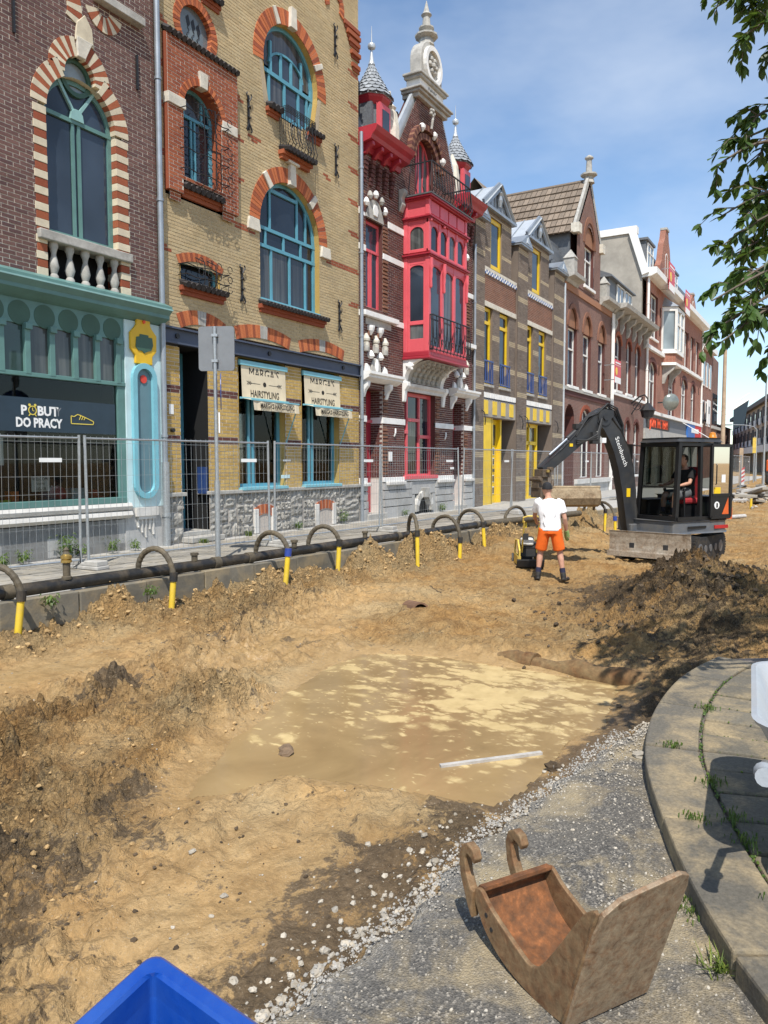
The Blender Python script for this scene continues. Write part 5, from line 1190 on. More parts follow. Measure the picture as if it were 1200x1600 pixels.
for x in (19.60, 23.2):
    mb = MB(); mb.xprism([(D, 8.85), (D-.05, 8.85), (D-.14, 9.05), (D-.10, 9.2), (D-.2, 9.38), (D-.2, 9.48), (D, 9.48)], x-.1, x+.12); mb.build('console_stone', 'stone_grey', h3, bevel=.03)
# gable: arch window, coping, cap with clock-like roundel and finial
mb = MB(); reveal(mb, 20.52, 21.73, 9.3, 10.7, .76, -.42, 0); mb.build('reveal', 'brick_maroon', h3)
window(h3, 20.52, 21.73, 9.3, 10.7, .76, -.16, 'rose_paint', 'glass_blue', mull=[20.9, 21.05, 21.35], trans=[], fw=.08)
voussoirs(h3, 21.125, 10.7, .70, .88, -.0, math.pi, 26, ['brick_maroon', 'brick_rust'], -.05, .10, .08); voussoirs(h3, 21.125, 10.7, .95, 1.12, .0, math.pi, 32, ['brick_rust', 'brick_maroon'], -.02, .16, .08)
for t in (.35, 2.0, 1.2): MB().lathe((21.125+1.02*math.cos(t), D-.14, 10.7+1.02*math.sin(t)), [(.03, -.12), (.10, -.02), (.11, .06), (.05, .12)], 8).build('boss_stone', 'stone_white', h3)
mb = MB(); mb.tube([(21.2, D-.2, 11.75), (21.2, D-.24, 12.0), (21.26, D-.22, 12.15)], .04, 8); [mb.ball((21.22+.1*math.cos(a), D-.22, 12.22+.09*math.sin(a)), .06, 8, 5) for a in (0, 1.2, 2.4, 3.6, 4.8)]; mb.build('finial_flower', 'stone_grey', h3)
for x0, z0, x1, z1 in ((19.50, 10.9, 20.62, 12.5), (23.36, 10.9, 22.36, 12.5)):
    MB().bar((x0, D+.12, z0), (x1, D+.12, z1), .34, .10, (0, -1, 0)).build('gable_coping', 'zinc_light', h3)
MB().fprism([(19.5, 9.9), (23.36, 9.9), (23.30, 10.9), (22.36, 12.52), (20.62, 12.52), (19.56, 10.9)], -.42, -.30).build('gable_back', 'brick_maroon', h3)
mb = MB()
for z0, z1, e, p_ in ((12.50, 12.62, .10, .12), (12.62, 12.70, .18, .2), (12.70, 12.76, .24, .26)): mb.box(20.62-e, 22.38+e, D-p_, D+.45, z0, z1)
mb.build('gable_cornice', 'stone_grey', h3, bevel=.015)
MB().box(20.72, 22.28, D-.06, D+.42, 12.76, 13.12).build('date_stone', 'stone_white', h3, bevel=.02)
text('1906', .30, 'stone_grey', h3, (21.5, D-.075, 12.83), ext=.02)
mb = MB(); mb.box(20.62, 22.38, D-.14, D+.45, 13.12, 13.20); mb.box(20.56, 22.44, D-.18, D+.47, 13.20, 13.27); mb.build('gable_cornice', 'stone_grey', h3, bevel=.015)
ah = [(20.82, 13.27), (22.2, 13.27), (22.22, 13.7)]+[(21.51+.71*math.cos(t), 13.75+.71*math.sin(t)) for t in [math.pi*i/16 for i in range(17)]]+[(20.80, 13.7)]
MB().fprism(ah, -.34, .04).build('roundel_house', 'stone_grey', h3, bevel=.02)
mb = MB(); ring(mb, disc(21.51, 13.76, .56), disc(21.51, 13.76, .42), .02, .14); mb.build('roundel_ring', 'stone_white', h3)
mb = MB(); mb.fprism(disc(21.51, 13.76, .40), .02, .05); [mb.ball((21.51+.2*math.cos(a), D-.07, 13.76+.2*math.sin(a)), .09, 8, 5) for a in (0, 1.05, 2.1, 3.14, 4.2, 5.2)]; mb.ball((21.51, D-.07, 13.76), .12, 8, 5); mb.build('roundel_relief', 'stone_grey', h3)
MB().lathe((21.51, D+.15, 14.42), [(.26, 0), (.22, .16), (.20, .2), (.36, .26), (.36, .31), (.16, .40), (.24, .50), (.24, .54), (.13, .60), (.11, .85), (.17, .92), (.10, 1.0), (.06, 1.15), (.01, 1.35)], 10).build('stone_finial', 'stone_grey', h3)
# roofs and slate turrets
mb = MB(); mb.v = [(xa, D+.2, 10.42), (xb, D+.2, 10.42), (xb, D+1.1, 12.3), (xa, D+1.1, 12.3), (xb, D+9, 12.3), (xa, D+9, 12.3)]; mb.f = [(0, 1, 2, 3), (3, 2, 4, 5)]; mb.build('slate_roof', 'slate', h3)
mb = MB(); mb.box(xa, xb, D+.95, D+1.15, 12.16, 12.34); mb.build('ridge_fascia', 'crimson_paint', h3)
mb = MB()
for i in range(36): mb.tube([(xa+.1+i*.205, D+.88, 12.34), (xa+.1+i*.205, D+1.4, 12.50)], .085, 6)
mb.build('ridge_tiles', 'roof_tile_dark', h3)
def turret(x, y):
    t = MB(); rr = .47
    t.lathe((x, y, 10.45), [(rr*.86, 0), (rr*.86, 1.15)], 8); to = t.build('turret', 'slate', h3)
    for k, (dx, w_) in enumerate(((-.0, .30),)):
        q = MB(); q.box(x-.28, x+.28, y-rr*.80-.07, y-rr*.80+.05, 10.50, 11.52); q.build('turret_window', 'rose_paint', to); q = MB(); q.box(x-.16, x+.20, y-rr*.80-.09, y-rr*.80-.06, 10.62, 11.36); q.build('pane', 'glass_blue', to)
    q = MB(); q.box(x-rr*.80-.06, x-rr*.80+.05, y-.26, y+.26, 10.5, 11.52); q.build('turret_window', 'slate', to)
    MB().lathe((x, y, 11.50), [(rr*.9, 0), (rr*1.12, .16), (rr*1.15, .2), (rr*1.15, .24)], 8).build('turret_eave', 'crimson_paint', to)
    hgt = 1.05; rows_ = 9; MB().lathe((x, y, 11.72), [(rr*1.15*(1-k/9)**1.15+.04, hgt*k/9) for k in range(10)], 8).build('spire', 'slate_light', to)
    for r in range(rows_):
        a = r/rows_; ra = rr*1.20*(1-a)**1.15+.05; rb_ = rr*1.20*(1-(r+1.15)/rows_)**1.15+.05 if r < rows_-1 else .06
        q = MB(); n = 16
        for j in range(n):
            t0 = 2*math.pi*(j+(.5 if r % 2 else 0))/n; t1 = t0+2*math.pi/n*.94; tm = (t0+t1)/2
            q.v += [(x+rb_*math.cos(t0), y+rb_*math.sin(t0), 11.74+hgt*(r+1.1)/rows_), (x+rb_*math.cos(t1), y+rb_*math.sin(t1), 11.74+hgt*(r+1.1)/rows_), (x+ra*math.cos(t1)*1.02, y+ra*math.sin(t1)*1.02, 11.74+hgt*(r+.25)/rows_), (x+ra*math.cos(tm)*1.025, y+ra*math.sin(tm)*1.025, 11.74+hgt*r/rows_), (x+ra*math.cos(t0)*1.02, y+ra*math.sin(t0)*1.02, 11.74+hgt*(r+.25)/rows_)]
            k = len(q.v)-5; q.f.append((k, k+1, k+2, k+3, k+4))
        q.build('slate_course', 'slate_light', to)
    MB().lathe((x, y, 12.72), [(.10, 0), (.06, .12), (.03, .38), (.03, .40), (.10, .44), (.12, .50), (.10, .56), (.02, .60), (.006, 1.05)], 10).build('turret_finial', 'zinc_light', to, smooth=True)
turret(18.72, D+.42); turret(24.20, D+.42)
MB().lathe((19.35, D+.2, 10.46), [(.28, 0), (.28, .7), (.22, 1.1), (.16, 1.2), (.2, 1.28), (.08, 1.4), (.03, 1.75)], 8).build('stone_pinnacle', 'stone_pale', h3)
MB().lathe((23.5, D+.2, 10.46), [(.24, 0), (.24, .6), (.2, 1.0), (.03, 1.4)], 8).build('stone_pinnacle', 'stone_pale', h3)
mb = MB(); mb.fb(18.95, 19.10, 1.62, 1.90, 0, .04); mb.build('door_bell_panel', 'sticker', h3)
for x in (19.25, 22.6): mb = MB(); mb.tube([(x, D-.02, 2.35), (x, D-.06, 2.45), (x+.02, D-.05, 2.58)], .025, 6); mb.build('white_hook', 'stone_white', h3)
MB().fb(23.35-.3, 23.35-.02, 1.36, 1.43, 0, .02).build('nameplate', 'sticker', h3)
downpipe(h3, 24.80, 0, 9.2, .045)

# ================================================================== house 4: brown brick with yellow doors and windows
h4 = thing('yellow_door_house', 'brown brick house with yellow doors, blue rails and zinc pediment dormers', 'house', (30, D, 0))
xa, xb = 24.88, 35.08
piers = ((24.88, 25.74), (29.08, 30.20), (33.62, 35.06))
def bnd():
    out = []
    for z in (.85, 1.78, 2.72, 4.22, 5.05, 6.15, 7.0, 8.0, 9.0, 9.9): out.append((z, z+.20, 'brick_buff'))
    return out
for i, (a, b) in enumerate(piers): brickwork(h4, a, b, 0, 10.2, [], 'brick_brown', 'mortar_dark', p=.06, bands=bnd()); MB().box(a, b, D-.04, D+.5, 0, 10.2).build('pier_core', 'brick_brown', h4)
for i, (a, b) in enumerate(piers):
    mb = MB(); mb.xprism([(D-.22, 10.2), (D-.22, 10.28), (D+.5, 10.28), (D+.5, 10.2)], a-.12, b+.08)
    c = (a+b)/2; mb.prism([(a-.14, 10.28), (b+.10, 10.28), (c, 10.72)], D-.24, D+.9); mb.build('pier_cap', 'zinc', h4); MB().prism([(c-.16, 10.36), (c+.16, 10.36), (c, 10.60)], D-.26, D-.24).build('cap_emblem', 'zinc_light', h4)
MB().box(xa, xb, D+.6, D+9, -.2, 10.4).build('house_body', 'room_dark', h4)
for bi, (a, b) in enumerate(((25.74, 29.08), (30.20, 33.62))):
    wpair = ((a+.04, a+.96), (a+1.68, a+2.66))
    holes = [hole_rect(w0, w1, 4.46, 7.30) for w0, w1 in wpair]
    brickwork(h4, a, b, 4.18, 7.30, holes, 'brick_brown', 'mortar_dark', p=-.04, bands=[(5.05, 5.25, 'brick_buff'), (6.15, 6.35, 'brick_buff')])
    brickwork(h4, a, b, 7.49, 8.46, [], 'brick_rust', 'mortar_grey', p=-.04)
    MB().fb(a, b, 7.30, 7.49, -.2, .0).build('stone_lintel', 'stone_pale', h4, bevel=.01); MB().fb(a, b, 8.60, 8.72, -.3, .0).build('stone_band', 'stone_pale', h4, bevel=.01)
    ck = []; 
    for k in range(26):
        for r in range(2):
            ck.append(((k+r) % 2, (a+k*(b-a)/26, a+(k+1)*(b-a)/26, D-.0, D+.05, 8.46+.07*r, 8.53+.07*r)))
    pieces('glazed_tile', [q for s, q in ck if s], 'blue_tile', h4, 30); pieces('glazed_tile', [q for s, q in ck if not s], 'stone_white', h4, 30)
    pieces('glazed_header', [(a+k*(b-a)/14+.02, a+(k+1)*(b-a)/14-.02, D-.02, D+.1, 3.98, 4.17) for k in range(14)], 'stone_white', h4)
    pieces('blue_header', [(a+k*(b-a)/14+.02, a+(k+.5)*(b-a)/14, D-.01, D+.1, 3.92, 3.979) for k in range(14)], 'navy_beam', h4)
    MB().fb(a, b, 3.28, 3.93, -.3, .0).build('door_fascia', 'stone_grey' if False else 'render_grey', h4)
    for k in range(4): MB().fb(a+.10+k*.86, a+.50+k*.86, 3.38, 3.88, 0, .02).build('yellow_panel', 'yellow_paint', h4)
    for w0, w1 in wpair:
        mb = MB(); reveal(mb, w0, w1, 4.46, 7.30, 0, -.62, -.04); mb.build('reveal', 'brick_brown', h4)
        window(h4, w0, w1, 4.5, 7.30, 0, -.13, 'yellow_paint', 'glass_dark', mull=[], trans=[6.75], fw=.13)
        MB().fb(w0-.05, w1+.08, 4.38, 4.47, -.4, .03).build('window_sill', 'stone_grey', h4, bevel=.01)
        mb = MB(); mb.fb(w0, w1, 5.30, 5.35, -.02, .03); mb.fb(w0, w1, 4.52, 4.56, -.02, .03)
        for k in range(6): x = w0+.03+(w1-w0-.06)*k/5; mb.fb(x-.016, x+.016, 4.5, 5.32, -.01, .02)
        mb.build('blue_railing', 'blue_rail', h4)
    # attic dormer
    da, db = a+.22, b-.52
    brickwork(h4, da, db, 8.72, 10.82, [hole_rect(da+.52, da+1.60, 8.75, 10.6)], 'brick_brown', 'mortar_dark', p=-.04, bands=[(9.3, 9.5, 'brick_buff'), (10.5, 10.7, 'brick_buff')])
    MB().box(da, db, D+.5, D+3, 8.7, 10.8).build('dormer_body', 'brick_brown', h4)
    mb = MB(); reveal(mb, da+.52, da+1.60, 8.76, 10.62, 0, -.5, -.04); mb.build('reveal', 'brick_brown', h4)
    window(h4, da+.52, da+1.60, 8.78, 10.62, 0, -.10, 'yellow_paint', 'glass_blue', mull=[], trans=[], fw=.16)
    c = (da+db)/2
    MB().prism([(da-.10, 10.85), (db+.12, 10.85), (c, 11.86)], D+.10, D+.16).build('pediment_panel', 'zinc', h4)
    mb = MB(); mb.box(da-.16, db+.16, D-.12, D+.2, 10.80, 10.90)
    for x1 in (da-.18, db+.18): mb.bar((x1, D+.02, 10.90), (c, D+.02, 11.94), .30, .09, (0, -1, 0))
    for k in range(1, 8): x = da+(db-da)*k/8; mb.bar((x, D+.09, 10.9), (x, D+.09, 10.9+1.0*(1-abs(x-c)/(db-c))), .03, .03)
    mb.lathe((c, D+.02, 11.15), [(.06, 0), (.12, .25), (.10, .4), (.14, .5), (.05, .58)], 8); mb.build('pediment_trim', 'zinc', h4)
    mb = MB(); mb.v = [(da-.2, D-.1, 10.88), (c, D-.1, 11.98), (db+.2, D-.1, 10.88), (da-.2, D+3.5, 10.88), (c, D+3.5, 11.98), (db+.2, D+3.5, 10.88)]; mb.f = [(0, 1, 4, 3), (1, 2, 5, 4)]; mb.build('dormer_roof', 'zinc_light', h4)
    mb = MB()
    for k in range(6): y = D+.1+k*.6; mb.bar((da-.2, y, 10.90), (c, y, 12.0), .03, .05)
    mb.build('standing_seam', 'zinc', h4)
    # ground floor recess
    mb = MB(); mb.fb(b-.02, b, 0, 3.28, -.6, 0); mb.fb(a, b, 3.26, 3.29, -.6, 0); mb.build('recess_lining', 'brick_brown', h4)
    if bi == 0:
        d1 = MB(); d1.box(26.85, 28.05, D+.36, D+.42, .0, 3.25); d1o = d1.build('door', 'yellow_paint', h4)
        q = MB(); q.box(a+.02, 26.82, D+.06, D+.12, 0, 3.26); q.box(26.76, 26.88, D+.06, D+.40, 0, 3.26); q.box(27.98, 28.10, D+.2, D+.40, 0, 3.26); q.box(a+.0, a+.06, D+.0, D+.14, 0, 3.26); q.build('door_frame', 'yellow_paint', d1o)
        MB().box(26.98, 27.85, D+.345, D+.36, 2.25, 3.05).build('pane', 'glass_dark', d1o)
        for zc in (.5, .95, 1.62, 2.02):
            for xc in (27.15, 27.62): MB().box(xc-.10, xc+.10, D+.335, D+.36, zc-.14, zc+.14).build('door_light', 'stone_white', d1o); MB().box(xc-.07, xc+.07, D+.325, D+.336, zc-.11, zc+.11).build('pane', 'glass_dark', d1o)
        MB().box(27.5, 27.72, D+.32, D+.36, 1.22, 1.34).build('letter_slot', 'iron', d1o)
    else:
        d1 = MB(); d1.box(31.2, 32.55, D+.40, D+.45, 0, 3.25); d1o = d1.build('door', 'glass_dark', h4)
        q = MB(); q.box(31.10, 31.22, D+.30, D+.42, 0, 3.26); q.box(32.46, 32.6, D+.30, D+.42, 0, 3.26); q.box(31.2, 32.5, D+.32, D+.42, 2.35, 2.50); q.box(31.2, 32.5, D+.32, D+.42, 3.1, 3.26); q.box(31.55, 31.65, D+.32, D+.42, 0, 3.2); q.box(31.2, 32.5, D+.34, D+.42, .0, .12); q.build('door_frame', 'yellow_paint', d1o)
        MB().box(a+.05, 31.1, D+.35, D+.37, .6, 3.2).build('side_pane', 'glass_blue', d1o); MB().box(a+.05, 31.1, D+.33, D+.37, .05, .6).build('side_panel', 'glass_pale', d1o); q = MB(); q.box(a+.02, 31.1, D+.32, D+.38, .0, .07); q.build('sill_rail', 'yellow_paint', d1o)
    MB().fb(a-.1, b+.1, -.05, .0, -.5, .15).build('door_step', 'stone_grey', h4)
    for x in (a-.2, b+.3): mb = MB(); mb.tube([(x, D-.06, 3.5), (x-.08, D-.2, 3.4), (x-.10, D-.26, 3.15), (x-.02, D-.2, 2.95)], .018, 5); mb.build('iron_hook', 'iron', h4)
downpipe(h4, 35.06, 0, 9.9, .05, 'zinc_light')
# ================================================================== farther houses (bricks too small to tell apart)
def wall_sheet(root, x0, x1, z0, z1, holes, m, p=0, edges=None, step=.10):
    mb = MB(); z = z0
    while z < z1-1e-6:
        zt = min(z+step, z1); zm = (z+zt)/2; segs = [edges(zm) if edges else (x0, x1)]
        for h in holes:
            e = h(zm)
            if e:
                ns = []
                for a, b in segs:
                    if e[1] <= a or e[0] >= b: ns.append((a, b)); continue
                    if e[0] > a: ns.append((a, e[0]))
                    if e[1] < b: ns.append((e[1], b))
                segs = ns
        for a, b in segs: mb.quad((a, D-p, z), (b, D-p, z), (b, D-p, zt), (a, D-p, zt))
        z = zt
    return mb.build('wall', m, root)
def archwin(root, x0, x1, z0, zs, rise, m='white_paint', g='glass_blue', mull=(), trans=(), p=-.16, ringm='brick_red', rw=.2, sill=True, fw=.09):
    mb = MB(); reveal(mb, x0, x1, z0, zs, rise, -.4, 0); mb.build('reveal', 'brick_maroon', root)
    window(root, x0, x1, z0, zs, rise, p, m, g, mull, trans, fw)
    if rise and ringm:
        c = (x0+x1)/2; a = (x1-x0)/2; n = 16
        P = [(c+(a+rw)*math.cos(math.pi*i/n), zs+(rise+rw)*math.sin(math.pi*i/n)) for i in range(n+1)]+[(c-a*math.cos(math.pi*i/n), zs+rise*math.sin(math.pi*i/n)) for i in range(n+1)]
        MB().fprism(P, -.02, .04).build('arch_ring', ringm, root)
    if sill: MB().fb(x0-.1, x1+.1, z0-.14, z0, -.2, .12).build('window_sill', 'stone_white', root, bevel=.01)
# house 5
h5 = thing('gable_house', 'brown brick house with tiled roof, pointed gable and tall stone finial', 'house', (39.5, D, 0))
xa, xb = 35.15, 43.95
W5 = [(35.92, 37.35), (38.45, 39.88), (41.32, 42.66)]
holes = [hole_arch(a, b, 5.3, 8.10, .95) for a, b in W5]+[hole_arch(35.6, 37.1, .1, 3.7, .7)]+[hole_arch(38.25, 40.1, .75, 3.65, .7), hole_arch(41.25, 43.0, .75, 3.65, .7)]
wall_sheet(h5, xa, xb, 0, 10.2, holes, 'field_dark'); MB().box(xa, xb, D+.45, D+9, -.2, 10.3).build('house_body', 'room_dark', h5)
for a, b in W5:
    archwin(h5, a, b, 5.3, 8.10, 0, trans=[7.1]); c = (a+b)/2
    P = [(c+.715*math.cos(math.pi*i/12), 8.12+.93*math.sin(math.pi*i/12)) for i in range(13)]; MB().fprism(P, -.2, -.08).build('tympanum', 'tympanum', h5)
    n = 16; P = [(c+.92*math.cos(math.pi*i/n), 8.12+1.15*math.sin(math.pi*i/n)) for i in range(n+1)]+[(c-.70*math.cos(math.pi*i/n), 8.12+.95*math.sin(math.pi*i/n)) for i in range(n+1)]; MB().fprism(P, -.05, .05).build('arch_ring', 'brick_rust', h5)
for x0, x1 in ((38.25, 40.1), (41.25, 43.0)): archwin(h5, x0, x1, .75, 3.65, .7, g='glass_dark', mull=[(x0+x1)/2], trans=[2.8], sill=False)
MB().fb(37.3, 43.9, .5, .74, -.2, .15).build('sill_band', 'plinth_light', h5); MB().fb(37.3, xb, -.05, .5, -.2, .04).build('plinth', 'plinth_grey', h5)
mb = MB(); reveal(mb, 35.6, 37.1, .1, 3.7, .7, -.5, 0); mb.build('reveal', 'brick_maroon', h5); MB().fb(35.6, 37.1, .1, 4.4, -.5, -.45).build('door', 'room_dark', h5)
MB().fb(xa, xb, 5.05, 5.22, -.05, .10).build('string_course', 'stone_grey', h5); MB().fb(xa, xb, 4.80, 5.05, -.05, .05).build('dentil_course', 'brick_maroon', h5)
mb = MB(); mb.xprism([(D+.2, 10.05), (D-.12, 10.05), (D-.2, 10.2), (D-.5, 10.28), (D-.52, 10.45), (D+.2, 10.5)], xa, 37.0); mb.xprism([(D+.2, 10.05), (D-.12, 10.05), (D-.2, 10.2), (D-.5, 10.28), (D-.52, 10.45), (D+.2, 10.5)], 41.4, xb); mb.build('eaves_cornice', 'stone_grey', h5)
MB().fb(xa, xb, 9.75, 10.05, -.05, .06).build('tile_frieze', 'tympanum', h5)
ge = lambda z: (37.05, 41.35) if z < 13.0 else (37.05+2.05*(z-13)/2.8, 41.35-2.25*(z-13)/2.8)
wall_sheet(h5, 37, 41.4, 10.2, 15.7, [hole_arch(38.35, 40.1, 10.5, 12.6, .9)], 'field_dark', .02, ge); archwin(h5, 38.35, 40.1, 10.5, 12.55, 0, mull=[39.2], trans=[11.9], sill=True)
P = [(39.22+.87*math.cos(math.pi*i/12), 12.58+1.15*math.sin(math.pi*i/12)) for i in range(13)]; MB().fprism(P, -.2, -.06).build('tympanum', 'tympanum', h5)
n = 16; P = [(39.22+1.12*math.cos(math.pi*i/n), 12.58+1.45*math.sin(math.pi*i/n)) for i in range(n+1)]+[(39.22-.87*math.cos(math.pi*i/n), 12.58+1.15*math.sin(math.pi*i/n)) for i in range(n+1)]; MB().fprism(P, -.05, .06).build('arch_ring', 'brick_rust', h5)
for x0, x1 in ((36.95, 39.08), (41.45, 39.18)): MB().bar((x0, D+.05, 13.0), (x1, D+.05, 15.85), .42, .14, (0, -1, 0)).build('gable_coping', 'stone_grey', h5)
for x in (37.0, 41.35): MB().fb(x-.25, x+.25, 12.7, 13.15, -.2, .2).build('kneeler', 'stone_pale', h5)
MB().lathe((39.13, D+.05, 15.7), [(.3, 0), (.22, .3), (.42, .38), (.42, .46), (.16, .55), (.13, 1.15), (.22, 1.22), (.22, 1.28), (.05, 1.4)], 8).build('stone_finial', 'stone_grey', h5)
MB().prism([(37.05, 10.2), (41.35, 10.2), (41.35, 13.0), (39.15, 15.75), (37.05, 13.0)], D+.44, D+.7).build('gable_core', 'brick_maroon', h5)
# tiled cross roof: real courses of tiles
mb = MB(); mb.v = [(35.15, D+.5, 10.45), (43.95, D+.5, 10.45), (43.95, D+4.6, 15.6), (35.15, D+4.6, 15.6), (43.95, D+9, 10.4), (35.15, D+9, 10.4)]; mb.f = [(0, 1, 2, 3), (3, 2, 4, 5)]; mb.build('main_roof', 'roof_tile', h5)
rl = 7.0
mb = MB(); mb.v = [(36.7, D+.1, 12.7), (36.7, D+rl, 12.7), (39.13, D+rl, 15.75), (39.13, D+.1, 15.75), (41.6, D+rl, 12.7), (41.6, D+.1, 12.7)]; mb.f = [(0, 1, 2, 3), (3, 2, 4, 5)]; rfo = mb.build('gable_roof', 'roof_tile', h5)
tiles = []
for r in range(7):
    for i in range(24):
        t0 = r/7; x = 36.62+2.46*t0; z = 12.66+3.09*t0; y = D+.2+i*.28
        q = MB(); dx, dz = 2.46/7*1.1, 3.09/7*1.1
        q.obox((x+dx/2-.035, y+.13, z+dz/2+.03), (dx/2+.028, 0, dz/2-.022), (0, .125, 0), (-.02, 0, .016)); tiles.append(q)
for q in tiles: q.build('roof_tile', 'roof_tile', rfo)
mb = MB(); mb.tube([(39.13, D+.2, 15.82), (39.13, D+rl, 15.82)], .12, 8); mb.build('ridge_tiles', 'roof_tile', rfo)
MB().box(36.9, 37.06, D+.3, D+6, 10.3, 12.75).build('gable_cheek', 'slate', h5)
for x in (36.3, 42.4): MB().lathe((x, D+.05, 10.5), [(.36, 0), (.36, .8), (.42, .82), (.02, 1.25)], 4).build('stone_pinnacle', 'stone_grey', h5)
mb = MB()
for r in range(6): mb.box(34.9, 36.9, D+.25+.12*r, D+.45+.12*r, 10.45+.28*r, 10.76+.28*r)
mb.build('slate_parapet', 'slate', h5)
downpipe(h5, 43.92, 0, 10.0, .06, 'white_paint')
# house 6
h6 = thing('dormer_house', 'dark red brick house with slate dormer, white windows and heavy bracketed eaves', 'house', (48, D, 0))
xa, xb = 44.0, 52.95
W6 = [(44.95, 46.35), (47.7, 48.95), (50.15, 51.45)]
wall_sheet(h6, xa, xb, 0, 10.2, [hole_arch(a, b, 5.8, 8.5, .55) for a, b in W6]+[hole_arch(a, b, .8, 3.6, .6) for a, b in W6], 'field_dark'); MB().box(xa, xb, D+.45, D+9, -.2, 10.3).build('house_body', 'room_dark', h6)
for a, b in W6: archwin(h6, a, b, 5.8, 8.5, .55, trans=[7.8], ringm='brick_red'); archwin(h6, a, b, .8, 3.6, .6, g='glass_dark', trans=[2.8], ringm='brick_maroon')
MB().fb(xa, xb, 5.5, 5.66, -.05, .1).build('string_course', 'stone_white', h6)
mb = MB(); mb.xprism([(D+.2, 10.05), (D-.15, 10.05), (D-.3, 10.2), (D-.85, 10.3), (D-.9, 10.52), (D+.2, 10.58)], xa-.1, xb); eo = mb.build('eaves_cornice', 'stone_grey', h6)
for i in range(6): x = xa+.35+i*1.6; mb = MB(); mb.xprism([(D, 9.1), (D-.12, 9.15), (D-.25, 9.5), (D-.2, 9.7), (D-.5, 9.95), (D-.6, 10.2), (D, 10.2)], x, x+.22); mb.build('eaves_bracket', 'stone_grey', eo, bevel=.02)
mb = MB(); mb.v = [(xa, D+.1, 10.5), (xb, D+.1, 10.5), (xb, D+2.2, 12.6), (xa, D+2.2, 12.6), (xb, D+9, 12.8), (xa, D+9, 12.8)]; mb.f = [(0, 1, 2, 3), (3, 2, 4, 5)]; mb.build('slate_roof', 'slate', h6)
dm = MB(); dm.box(44.6, 50.3, D+.35, D+3, 10.6, 12.2); dm.xprism([(D+.1, 12.2), (D+.15, 12.32), (D+1.6, 12.95), (D+3.4, 12.95), (D+3.4, 12.2)], 44.35, 50.5); do_ = dm.build('dormer', 'slate', h6)
for a in (46.3, 48.3): q = window(h6, a, a+1.75, 10.75, 12.15, 0, -.26, 'white_paint', 'glass_pale', mull=[a+.85]); q.parent = do_
downpipe(h6, 44.2, 0, 10.0, .07, 'white_paint')
# house 7: long brick block with shop
h7 = thing('corner_shop_block', 'long red brick block with white bay window, stepped gables and grey shopfront', 'house', (65, D, 0))
xa, xb = 53.0, 77.8
W7 = [(54.3, 56.8), (61.5, 64.0), (67.3, 69.9), (72.2, 74.4)]
hl = [hole_arch(a, b, 5.2, 7.9, .7) for a, b in W7]+[hole_rect(54.4, 56.8, 10.2, 13.2)]+[hole_rect(x, x+1.5, 9.6, 12.6) for x in (68.3, 71.4, 74.4)]+[hole_rect(xa, xb, 0, 4.9)]
wall_sheet(h7, xa, xb, 4.9, 14.2, hl, 'field_bright'); MB().box(xa+.02, xb, D+.5, D+10, -.2, 14.3).build('house_body', 'field_bright', h7)
for a, b in W7: archwin(h7, a, b, 5.2, 7.9, .7, g='glass_pale', mull=[(a+b)/2], trans=[7.3], ringm='brick_maroon', rw=.3)
archwin(h7, 54.4, 56.8, 10.2, 13.2, 0, g='glass_pale', mull=[55.6], trans=[12.2])
for x in (68.3, 71.4, 74.4): archwin(h7, x, x+1.5, 9.6, 12.6, 0, g='glass_blue', trans=[11.7])
mb = MB(); mb.fb(xa, xb, 4.92, 5.14, -.1, .25); mb.build('shop_cornice', 'stone_white', h7); MB().fb(xa, xb, 9.25, 9.5, -.1, .22).build('string_course', 'stone_white', h7)
MB().fb(xa, xb, 3.9, 4.92, -.2, .04).build('shop_fascia', 'slate', h7); MB().fb(xa, xb, 3.2, 3.9, -.2, .10).build('shop_lintel', 'concrete', h7)
for x in (53.3, 57.2, 61.4, 66, 70.5, 75.5): MB().fb(x-.35, x+.35, 0, 3.2, -.2, .1).build('shop_pier', 'concrete', h7)
MB().fb(xa, xb, .1, 3.2, -.35, -.3).build('shop_pane', 'glass_green', h7)
MB().fb(53.7, 61.8, 4.0, 4.72, .04, .10).build('shop_sign', 'black_paint', h7); text('JOIN THE TEAM', .92, 'sign_orange', h7, (57.75, D-.115, 4.06), ext=.02, bold=.02, sx=1.0)
plain('sign_blue', (.05, .16, .45), .4, .1); MB().fb(69.8, 73.5, 3.75, 5.0, .05, .22).build('lit_sign', 'sign_blue', h7); MB().fb(73.5, 77.2, 3.75, 5.0, .05, .22).build('lit_sign', 'sign_red', h7); MB().fb(71.6, 75.6, 4.2, 4.6, .22, .24).build('sign_lettering', 'sticker', h7)
mb = MB(); mb.xprism([(D+.3, 13.9), (D-.3, 13.95), (D-.65, 14.1), (D-.65, 14.5), (D+.3, 14.55)], xa-.1, xb); mb.build('gutter_board', 'white_paint', h7)
